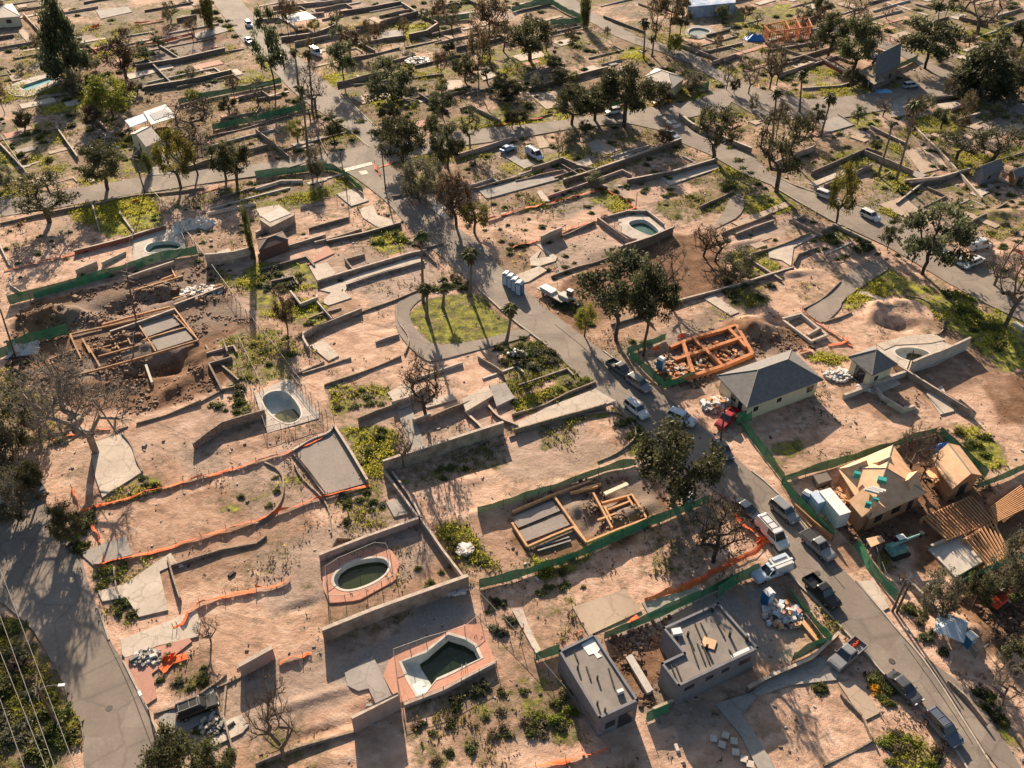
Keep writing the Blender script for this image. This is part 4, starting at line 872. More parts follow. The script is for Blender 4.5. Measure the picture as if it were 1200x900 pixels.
for P_ in POOLS:
    inner = ccw(smooth_ring(GP(P_['water']), 2 if P_['name'] not in ('angular', 'corner') else 0)); b = sum(inner, Vector())/len(inner)
    if P_['name'] in ('angular', 'corner'): inner = resample(inner+[inner[0]], 1.2)[:-1]
    inner = [p-b for p in inner]; outer = [p-b for p in ccw(GP(P_['deck']))]; root = empty('swimming_pool', b); n = len(inner)
    dp = G(*P_['deep'])-b; dd = Vector((dp.x, dp.y)); L = max(dd.length, 1)
    rim = [Vector((p.x, p.y))*(1+.35/max(.5, p.length)) for p in inner]; rim = [Vector((p.x, p.y, 0)) for p in rim]
    ring_mesh(MB(), outer, rim, -.35, .07).build('deck', DECKM[P_['dk']], root)
    cm = MB(); V = [(p.x, p.y, .11) for p in inner]+[(p.x, p.y, .11) for p in rim]+[(p.x, p.y, -.3) for p in rim]
    cm.add(V, [(i, n+i, n+(i+1) % n, (i+1) % n) for i in range(n)]+[(n+i, 2*n+i, 2*n+(i+1) % n, n+(i+1) % n) for i in range(n)]).build('coping', M_COPING, root)
    bm_ = MB(); V = []; F = []; rings = [(1.0, 0), (.97, .75), (.82, 1.0), (.45, 1.05), (0.02, 1.08)]
    for k, dpt in rings:
        for p in inner:
            q = Vector((p.x*k, p.y*k)); t = max(0, min(1, .5+q.dot(dd)/(2.2*L*L)*1.0)); V.append((q.x, q.y, .11 if dpt == 0 else -(.75+1.75*t)*dpt))
    for r_ in range(len(rings)-1):
        for i in range(n): j = (i+1) % n; F.append((r_*n+i, r_*n+j, (r_+1)*n+j, (r_+1)*n+i))
    bm_.add(V, F).build('basin', M_PLASTER, root, True)
    wm_ = mat('pool_water_'+P_['name'], P_['wcol'], tuple(x*.7 for x in P_['wcol']), .6, rough=.12, spec=.35)
    MB().add([(p.x*.985, p.y*.985, P_['lvl']) for p in inner], [tuple(range(n))]).build('water', wm_, root)
    tag(root, P_['label'], 'pool', 'swimming pools left on the lots')
    if P_['name'] == 'angular':
        for k_, z_ in ((0, -.35), (1, -.7)):
            q_ = [G(a_+k_*4, b_-k_*4)-b for a_, b_ in [(481, 801), (491, 797), (498, 810), (490, 813)]]; MB().prism([(p.x, p.y) for p in q_], -1.6, z_).build('step', M_STEP, root)
        ld = MB()
        for dx_ in (-.3, .3):
            g_ = G(543+dx_*8, 788-dx_*3)-b; ld.tube([(g_.x, g_.y, 0), (g_.x, g_.y, .9), (g_.x+.1, g_.y+.6, .9), (g_.x+.1, g_.y+.7, -.4)], .035, 6)
        ld.build('ladder', M_POST, root)
# ------------------------------------------------------------------ trees: prototypes 10 m tall and 10 m wide, then scaled copies
def crown_point(kind, rng, sd=0):
    from mathutils import noise as mn
    gap = {'oak': .10, 'airyoak': .1, 'umbrella': .06, 'layered': .02, 'conifer': -.10, 'bare': -.05, 'round': .02}.get(kind, -.9)
    while True:
        x, y, z = rng.uniform(-1, 1), rng.uniform(-1, 1), rng.uniform(0, 1); r = math.hypot(x, y)
        if mn.noise(Vector((x*2.3+sd*7.1, y*2.3+sd*3.3, z*3.4))) < gap: continue
        if kind in ('oak', 'bare', 'round'):
            zz = (z-.30)/.70 if kind != 'round' else (z-.12)/.88
            if zz < 0: continue
            q = r*r+((zz-.35)/(.65 if zz > .35 else .45))**2
            if q < 1 and (q > .30 or rng.random() < .35): return Vector((x*5, y*5, z*9.7))
        elif kind == 'umbrella':
            if z < .55: continue
            q = r*r+((z-.72)/.27)**2
            if q < 1 and (q > .3 or rng.random() < .4): return Vector((x*5, y*5, z*9.7))
        elif kind == 'layered':
            if z < .28: continue
            if r < (1.0-.65*((z-.28)/.72)**1.5) and r > .15 and (math.sin(z*26+x*2) > -.2): return Vector((x*5, y*5, z*9.8))
        elif kind == 'conifer':
            if z > .1 and r < (1.02-z)*1.05 and r > (1-z)*.35: return Vector((x*5, y*5, z*10))
        elif kind == 'column':
            if z > .03 and r < min(1, 4*(1.02-z), .6+z) and r > .2: return Vector((x*5, y*5, z*10))
        elif kind == 'tall':
            if z > .38 and r < .35+.65*math.sin((z-.38)/.62*3.0) and (r > .3 or rng.random() < .3): return Vector((x*5, y*5, z*9.8))
def skeleton(kind, seed, ntip):
    rng = random.Random(seed); lean = Vector((rng.uniform(-.5, .5), rng.uniform(-.5, .5), 0))
    fork = {'oak': 2.6, 'bare': 2.4, 'round': 1.6, 'umbrella': 5.6, 'layered': 8.8, 'conifer': 9.3, 'column': 9, 'tall': 8.6}[kind]
    nodes = [Vector((0, 0, -.3))]; par = [-1]; k = max(3, int(fork/.7))
    for i in range(k):
        t = (i+1)/k; nodes.append(Vector((0, 0, 0)).lerp(Vector((0, 0, fork)), t)+lean*t*t+Vector((rng.uniform(-.12, .12), rng.uniform(-.12, .12), 0))); par.append(len(nodes)-2)
    tr = len(nodes); tips = []
    pts = sorted([crown_point(kind, rng, seed) for _ in range(ntip)], key=lambda p: (p-nodes[tr-1]).length if kind in ('oak', 'bare', 'round', 'umbrella') else math.hypot(p.x, p.y))
    for p in pts:
        best = None
        for i, q in enumerate(nodes):
            if i == 0 or (i < tr-1 and (kind in ('oak', 'bare', 'umbrella') or q.z < 1.0)): continue
            d = (p-q).length; dz = p.z-q.z; pen = 0 if dz > 0 else -dz*1.6
            if kind in ('layered', 'conifer', 'tall') and i < tr: pen += abs(p.z-.9-q.z)*.6
            c = d+pen
            if best is None or c < best[0]: best = (c, i)
        q = nodes[best[1]]; d = (p-q).length; n = max(1, int(d/1.3)); pr = best[1]
        for s in range(n):
            t = (s+1)/n; r = q.lerp(p, t)+Vector((rng.uniform(-.2, .2), rng.uniform(-.2, .2), rng.uniform(-.05, .3)*math.sin(math.pi*t)*min(2, d*.3)))
            if s == n-1: r = p
            nodes.append(r); par.append(pr); pr = len(nodes)-1
        tips.append(pr)
    cnt = [0]*len(nodes)
    for t in tips:
        i = t
        while i >= 0: cnt[i] += 1; i = par[i]
    tot = max(1, cnt[0]); thick = {'oak': .42, 'bare': .38, 'round': .26, 'umbrella': .27, 'layered': .26, 'conifer': .28, 'column': .16, 'tall': .24}[kind]
    rad = [max(.03, thick*(c/tot)**.5) for c in cnt]
    return nodes, par, rad, tips, rng
def wood_mesh(nodes, par, rad, rng, twigs=0, tips=(), m=None):
    mb = MB()
    for i, p in enumerate(nodes):
        if par[i] >= 0:
            a = nodes[par[i]]; mb.tube([a, p], [min(rad[par[i]], rad[i]*1.35), rad[i]], 6 if rad[i] > .12 else 4, cap=False)
    for t in tips:
        p = nodes[t]; d0 = (p-nodes[par[t]]).normalized()
        for _ in range(twigs):
            d = (d0+Vector((rng.gauss(0, .6), rng.gauss(0, .6), rng.gauss(.25, .45)))).normalized(); L = rng.uniform(.6, 1.5); e = p+d*L; d2 = (d+Vector((rng.gauss(0, .5), rng.gauss(0, .5), rng.gauss(.1, .4)))).normalized()
            mb.tube([p, e], [.03, .018], 3, cap=False); mb.tube([p+d*L*.5, p+d*L*.5+d2*L*.6], [.02, .012], 3, cap=False); mb.tube([p+d*L*.75, p+d*L*.75-d2*L*.3+d*L*.4], [.018, .012], 3, cap=False)
    me = mb.mesh('trunk', m); me.polygons.foreach_set('use_smooth', [True]*len(me.polygons)); return me
def leaf_mesh(name, centers, per, spread, size, m, seed, flat=1.0, ao=None):
    """many leaf sized faces, gathered in clumps"""
    g = np.random.default_rng(seed); C = np.array([[p.x, p.y, p.z] for p in centers]); n = len(C); K = n*per
    ctr = np.repeat(C, per, 0); rr = g.normal(size=(K, 3))*np.array([spread, spread, spread*flat]); ctr = ctr+rr
    tint = np.clip(np.repeat(g.beta(1.6, 1.8, n), per)+g.normal(size=K)*.12, 0, 1)
    sz = size*g.uniform(.55, 1.35, K)[:, None]
    a = g.normal(size=(K, 3)); a /= np.linalg.norm(a, axis=1)[:, None]; b = g.normal(size=(K, 3)); b -= a*(a*b).sum(1)[:, None]; b /= np.linalg.norm(b, axis=1)[:, None]
    V = np.stack([ctr-a*sz, ctr+b*sz*.55, ctr+a*sz, ctr-b*sz*.55], 1).reshape(-1, 3)
    me = bpy.data.meshes.new(name); me.vertices.add(K*4); me.vertices.foreach_set('co', V.astype(np.float32).ravel())
    me.loops.add(K*4); me.polygons.add(K); me.loops.foreach_set('vertex_index', np.arange(K*4, dtype=np.int32)); me.polygons.foreach_set('loop_start', np.arange(0, K*4, 4, dtype=np.int32))
    me.update(calc_edges=True); at = me.attributes.new('tint', 'FLOAT', 'POINT'); at.data.foreach_set('value', np.repeat(tint, 4).astype(np.float32)); me.materials.append(m); return me
M_BARK = mat('dark_bark', (.11, .085, .065), (.05, .04, .032), 3, bump=.5); M_BURNT = mat('scorched_bark', (.07, .055, .045), (.03, .025, .022), 3, bump=.4)
M_PALE = mat('pale_sycamore_bark', (.29, .25, .21), (.13, .11, .09), 1.2); M_TWIG = mat('grey_twigs', (.15, .12, .095), (.075, .06, .05), 2)
L_OAK = foliage('oak_leaves', (.03, .035, .018), (.13, .132, .058)); L_OLIVE = foliage('grey_green_leaves', (.065, .07, .045), (.21, .20, .125)); L_PINE = foliage('pine_needles', (.032, .04, .022), (.125, .138, .068))
L_YEL = foliage('yellow_green_leaves', (.085, .09, .018), (.27, .25, .05)); L_BROWN = foliage('scorched_leaves', (.045, .034, .022), (.15, .105, .058)); L_BUSH = foliage('bush_leaves', (.032, .045, .014), (.15, .165, .045))
L_LIME = foliage('lime_leaves', (.08, .10, .014), (.25, .27, .045)); L_ORANGE = foliage('orange_blossom', (.30, .12, .01), (.65, .33, .02)); L_PALM = foliage('palm_fronds', (.04, .05, .018), (.17, .17, .06)); L_DRYP = foliage('dead_palm_fronds', (.06, .045, .03), (.17, .125, .075)); L_DRY = foliage('dry_brush_leaves', (.07, .055, .035), (.22, .17, .105))
PROTO = {}
KINDS = {  # kind: shape, tips, leaves a tip, clump size, leaf size, leaf stuff, flatness, bark, twigs
 'oak': ('oak', 85, 72, .55, .23, L_OAK, .65, M_BARK, 1), 'olive': ('round', 80, 70, .56, .22, L_OLIVE, .75, M_BARK, 1), 'airyoak': ('oak', 70, 34, .5, .22, L_OAK, .55, M_BARK, 3),
 'umbrella': ('umbrella', 70, 75, .5, .22, L_PINE, .55, M_BARK, 0), 'layered': ('layered', 60, 65, .55, .24, L_PINE, .45, M_BURNT, 1), 'conifer': ('conifer', 120, 60, .55, .27, L_PINE, .6, M_BARK, 0),
 'cypress': ('column', 90, 60, .9, .33, L_BUSH, 1.2, M_BARK, 0), 'tall': ('tall', 55, 38, .55, .24, L_BROWN, .8, M_BURNT, 2), 'bare': ('bare', 85, 0, 0, 0, None, 1, M_TWIG, 7), 'sycamore': ('bare', 130, 0, 0, 0, None, 1, M_PALE, 9),
 'brown': ('oak', 70, 45, .6, .24, L_BROWN, .8, M_BARK, 4), 'yellow': ('oak', 70, 60, .55, .24, L_YEL, .8, M_BARK, 1), 'lime': ('round', 80, 75, .6, .26, L_LIME, .9, M_BARK, 0), 'darkbare': ('bare', 75, 10, .6, .22, L_BROWN, .7, M_BURNT, 5)}
def tree_proto(kind, var):
    k = (kind, var)
    if k not in PROTO:
        sh, nt_, per, spr, sz, lm, fl, bark, tw = KINDS[kind]; nodes, par, rad, tips, rng = skeleton(sh, hash(kind) % 97 if False else sum(map(ord, kind))*7+var*13, nt_)
        wood = wood_mesh(nodes, par, rad, rng, tw, tips, bark)
        leaf = leaf_mesh('crown', [nodes[t] for t in tips], per, spr, sz, lm, var+11, fl) if per else None
        PROTO[k] = (wood, leaf)
    return PROTO[k]
TD = {'oak': 'broad dark oak', 'olive': 'rounded grey green tree', 'airyoak': 'airy open crowned oak', 'umbrella': 'umbrella shaped pine', 'layered': 'layered dark pine', 'conifer': 'dense pointed conifer', 'cypress': 'narrow dark cypress',
      'tall': 'tall scorched pine', 'bare': 'leafless grey tree', 'sycamore': 'pale leafless sycamore', 'brown': 'brownish thin crowned tree', 'yellow': 'yellowish leafy tree', 'lime': 'bright green leafy tree', 'darkbare': 'blackened bare tree'}
NV = {}
def tree(kind, bx, by, ty, wpx, label=None, hmax=None):
    b = G(bx, by); h = max(2.0, height_at(bx, by, ty)); w = wpx/ppm(by)*1.0
    if hmax: h = min(h, hmax)
    NV[kind] = NV.get(kind, -1)+1; wood, leaf = tree_proto(kind, NV[kind] % 3)
    root = empty('pine_tree' if kind in ('umbrella', 'layered', 'conifer', 'tall') else 'cypress_tree' if kind == 'cypress' else 'oak_tree' if kind in ('oak', 'airyoak') else 'tree', b, random.uniform(0, 6.28), (w/10.6, w/10.6, h/10.3))
    root['label'] = 'x'
    link('trunk', wood, root)
    if leaf: link('crown', leaf, root)
    if label: tag(root, label, 'tree', 'trees among the cleared lots', 'thing')
    else: del root['label']; say(root, TD[kind], 'tree', 'trees among the cleared lots', bx, by)
    return root
for t in [
 ('conifer',83,92,-25,62,'large dark dense conifer beside the turquoise pool, spreading and unburnt'),('brown',148,92,42,46),('lime',133,137,84,52),('olive',88,114,78,26),('oak',126,222,164,52),('yellow',212,220,150,44),
 ('darkbare',232,205,140,34),('oak',265,210,163,36),('oak',278,216,164,44),('darkbare',228,152,112,58),('cypress',247,34,-8,13),('cypress',176,202,176,9),('layered',322,104,-12,38),('layered',403,98,17,34),('bare',370,129,74,36),
 ('layered',461,136,57,60),('tall',561,107,18,28),('tall',574,72,-10,44),('tall',515,44,-8,24),('oak',472,194,134,54),('oak',525,197,140,40),('olive',492,238,176,42),('olive',512,226,182,26),('brown',535,267,198,46),('yellow',556,272,236,40),
 ('olive',372,210,168,24),('oak',392,166,140,22),('airyoak',551,173,118,26),('oak',508,166,134,22),('oak',621,71,14,58),('cypress',685,33,-10,12),('tall',784,46,-20,34),('tall',768,48,-8,26),('layered',797,42,-12,26),
 ('lime',790,62,40,20),('oak',732,148,70,62),('oak',670,146,97,44),('oak',697,141,92,46),('oak',712,130,88,34),('oak',772,128,94,34),('olive',812,109,82,28),('airyoak',836,187,118,62),('bare',877,110,64,24),('darkbare',851,105,72,14),
 ('oak',685,158,140,16),('olive',882,128,108,12),('olive',697,216,199,24),('oak',970,67,12,44),('oak',998,88,14,50),('layered',1084,80,-12,72,'leaning open umbrella pine with bare limbs beside the ruined steep roofed house'),('bare',1144,40,-22,66),('conifer',1147,116,26,84),
 ('yellow',1198,86,44,20),('darkbare',902,104,42,28),('darkbare',910,100,48,20),('airyoak',910,224,122,70,'large dark tree with open crown between the tall palms and the street'),('yellow',979,264,188,34),('airyoak',1120,187,150,50),('airyoak',1162,191,144,60),('oak',1025,178,161,15),
 ('airyoak',58,260,202,78),('cypress',297,303,237,8,'very narrow tall cypress above the weedy back garden'),('brown',337,386,334,26),('darkbare',499,491,410,56),('bare',473,547,490,34),('umbrella',722,398,297,102,'umbrella pine with a wide round crown beside the main street'),('umbrella',754,416,308,68),('bare',780,348,280,44),
 ('yellow',685,394,354,26),('darkbare',824,301,260,38),('darkbare',838,306,264,34),('olive',862,326,288,42),('layered',1081,321,212,88,'airy layered conifer leaning over the bright green slope'),('layered',1040,292,248,26),('bare',1178,382,250,70),('bare',1165,334,292,46),
 ('sycamore',112,530,415,120,'large pale leafless sycamore spreading over the cracked patio'),('olive',22,520,436,66),('olive',6,560,470,56),('olive',48,500,452,44),('oak',45,585,540,34),('oak',88,640,590,40),('olive',22,610,545,44),
 ('oak',788,588,494,98,'huge broad oak over the parked cars between the street and timber trenches'),('darkbare',836,658,580,74),('bare',1064,556,496,46),('olive',1166,700,616,44),('olive',1091,720,668,46),('bare',1168,832,776,56),('oak',1140,712,672,34),
 ('oak',226,935,862,78,'dense round oak at the bottom edge beside the end of the left street'),('olive',197,888,862,26),('oak',262,925,872,50),('bare',247,752,722,30),('bare',335,898,790,56),('oak',1190,790,752,50),('bare',1080,560,512,26),
 ('tall',340,52,-10,18),('darkbare',530,40,2,22),('oak',655,100,78,26),('oak',600,118,92,24),('darkbare',640,60,30,20),('oak',960,22,-10,26),('bare',1000,26,-14,34),('airyoak',940,30,0,24),('oak',1185,110,70,40),('brown',150,120,92,26),
 ('oak',860,110,88,14),('olive',120,128,98,26),('oak',600,150,128,20),('darkbare',655,190,150,14),('oak',30,150,128,24),('olive',10,220,190,24),('brown',410,62,30,26),('oak',545,95,60,30),('darkbare',590,60,20,30),('oak',1195,60,20,30)]:
    tree(*t)
gt = random.Random(77); TP = [] ; k = 0
while len(TP) < 112 and k < 2000:
    k += 1; y_ = gt.uniform(18, 175)**1.0; x_ = gt.uniform(-5, 1205); g_ = G(x_, y_)
    if not is_free([g_]) or any((g_-q).length < 6 for q in TP): continue
    kd = gt.choice(['tall', 'tall', 'darkbare', 'bare', 'layered', 'airyoak', 'oak', 'brown', 'yellow', 'olive', 'tall']); hp = {'tall': 30, 'yellow': 18, 'layered': 32, 'oak': 22, 'bare': 22, 'darkbare': 20, 'airyoak': 24, 'brown': 22, 'olive': 17}[kd]*gt.uniform(.6, 1.15)*(.8+y_/350)
    tree(kd, x_, y_, y_-hp, hp*{'tall': .55, 'layered': .7, 'oak': 1.1}.get(kd, .95)); TP.append(g_)
# palms
def palm_protos():
    out = []
    for v in range(3):
        g = random.Random(40+v); fr = MB(); dead = MB()
        def frond(mb, az, el, L, w):
            pts = []; 
            for k in range(5):
                t = k/4; r = L*t; z = math.sin(el)*r-.55*L*t*t*(1 if el > 0 else .3); rr = math.cos(el)*r; pts.append(Vector((math.cos(az)*rr, math.sin(az)*rr, z)))
            s = Vector((-math.sin(az), math.cos(az), 0)); V = []; F = []
            for k, p in enumerate(pts):
                ww = w*[.12, .6, 1, .8, .1][k]; V += [p-s*ww-Vector((0, 0, ww*.5)), p+Vector((0, 0, .0)), p+s*ww-Vector((0, 0, ww*.5))]
            for k in range(4): F += [(3*k, 3*k+3, 3*k+4, 3*k+1), (3*k+1, 3*k+4, 3*k+5, 3*k+2)]
            mb.add(V, F)
        for i in range(44): frond(fr, g.uniform(0, 6.28), g.uniform(-.35, 1.35), g.uniform(1.5, 2.2), g.uniform(.22, .38))
        for i in range(34): frond(dead, g.uniform(0, 6.28), g.uniform(-1.5, -.7), g.uniform(1.2, 2.2), g.uniform(.15, .3))
        def tinted(mb, nm, m):
            me = mb.mesh(nm, m); at = me.attributes.new('tint', 'FLOAT', 'POINT'); at.data.foreach_set('value', np.repeat(RNG.uniform(0, 1, len(me.vertices)//15+1), 15)[:len(me.vertices)].astype(np.float32)); return me
        tk = MB().tube([(0, 0, -.3), (.1*v, .05, 3), (.15*v, 0, 7), (0, 0, 10)], [.36, .25, .20, .19], 8).mesh('trunk', M_TRUNKP)
        out.append((tk, tinted(fr, 'crown', L_PALM), tinted(dead, 'dead_fronds', L_DRYP)))
    return out
M_TRUNKP = mat('palm_trunk', (.20, .155, .12), (.11, .085, .065), 4)
PP = palm_protos()
def palm(bx, by, tx, ty, wpx, label=None, crown=True):
    b = G(bx, by); h = height_at(bx, by, ty)*1.0; k = wpx/ppm(by)/3.6; tk, cr, dd = PP[(bx+by) % 3]
    v = ty-450.0; u = tx-600; dz = FPX*SP+v*CP; t = (CAM_H-h)/dz; lean = max(-1.5, min(1.5, u*t-b.x))
    root = empty('palm_tree', b); o = link('trunk', tk, root); hh = max(2, h-k*1.0); o.scale = (1, 1, hh/10); o.rotation_euler = (0, math.atan2(lean, hh), 0)
    if crown:
        for m_, nm in ((cr, 'crown'), (dd, 'dead_fronds')):
            c = link(nm, m_, root); c.location = (lean*.98, 0, hh); c.scale = (k, k, k)
    say(root, 'slender fan palm' if crown else 'headless burnt palm trunk', 'palm', 'palms along the streets', bx, by)
for p in [(349,97,343,56,13),(366,130,360,58,15),(360,172,352,100,14),(496,353,493,270,21),(550,346,550,290,25),(593,402,598,355,22),(937,131,941,82,15),(905,166,911,104,16),(962,158,975,108,18),(1050,212,1074,116,20),
          (1029,206,1046,142,9),(500,372,497,332,20),(519,360,521,330,16),(754,69,756,20,16),(764,66,765,40,12)]: palm(*p)
root_ = palm(880,108,882,80,10) if False else None

# ------------------------------------------------------------------ shrubs
cl_ = np.clip(vnoise(GX, GY, 14, 91, 3)*1.4+.5, 0, 1)
SH = {}
def shrub_mesh(kind, v):
    if (kind, v) in SH: return SH[kind, v]
    lm = {'bush': L_BUSH, 'lime': L_LIME, 'dry': L_DRY, 'dark': L_OAK, 'grey': L_OLIVE, 'orange': L_ORANGE, 'yellow': L_YEL}[kind]; g = random.Random(v*5+len(kind)); C = []
    ex, ey = g.uniform(.8, 1.35), g.uniform(.6, .95)
    for i_ in range(30):
        a = g.uniform(0, 6.28); r = g.random()**.5*(.7 if i_ < 20 else 1.25); z = .08+g.random()*.8*max(.1, 1-r*r*.8)*g.uniform(.4, 1); C.append(Vector((math.cos(a)*r*ex, math.sin(a)*r*ey, z)))
    SH[kind, v] = leaf_mesh('shrub', C, 26 if kind != 'dry' else 15, .17, .14, lm, v+77, .8); return SH[kind, v]
SDN = {'bush': 'green shrub', 'lime': 'bright green shrub', 'dry': 'dry brown shrub', 'dark': 'dark shrub', 'grey': 'grey green shrub', 'orange': 'orange flowering shrub', 'yellow': 'yellow green shrub'}
SHQ = []
def shrub(kind, px, py, wpx, hk=.75):
    SHQ.append((kind, px, py, wpx, hk))
def put_shrub(kind, px, py, wpx, hk):
    w = wpx/ppm(py)/2; v = random.randrange(4); o = link('shrub', shrub_mesh(kind, v)); o.location = G(px, py)-Vector((0, 0, .1)); o.rotation_euler = (0, 0, random.uniform(0, 6.28)); o.scale = (w, w*random.uniform(.8, 1.1), w*hk*random.uniform(.8, 1.25))
    say(o, SDN[kind], 'shrub', 'shrubs on the lots', px, py)
def scatter(kinds, poly, n, w0, w1, hk=.75):
    xs_ = [p[0] for p in poly]; ys_ = [p[1] for p in poly]; k = 0; tries = 0
    while k < n and tries < n*60:
        tries += 1; x = random.uniform(min(xs_), max(xs_)); y = random.uniform(min(ys_), max(ys_))
        if inside(np.array([x]), np.array([y]), poly)[0]: shrub(random.choice(kinds), x, y, random.uniform(w0, w1), hk); k += 1
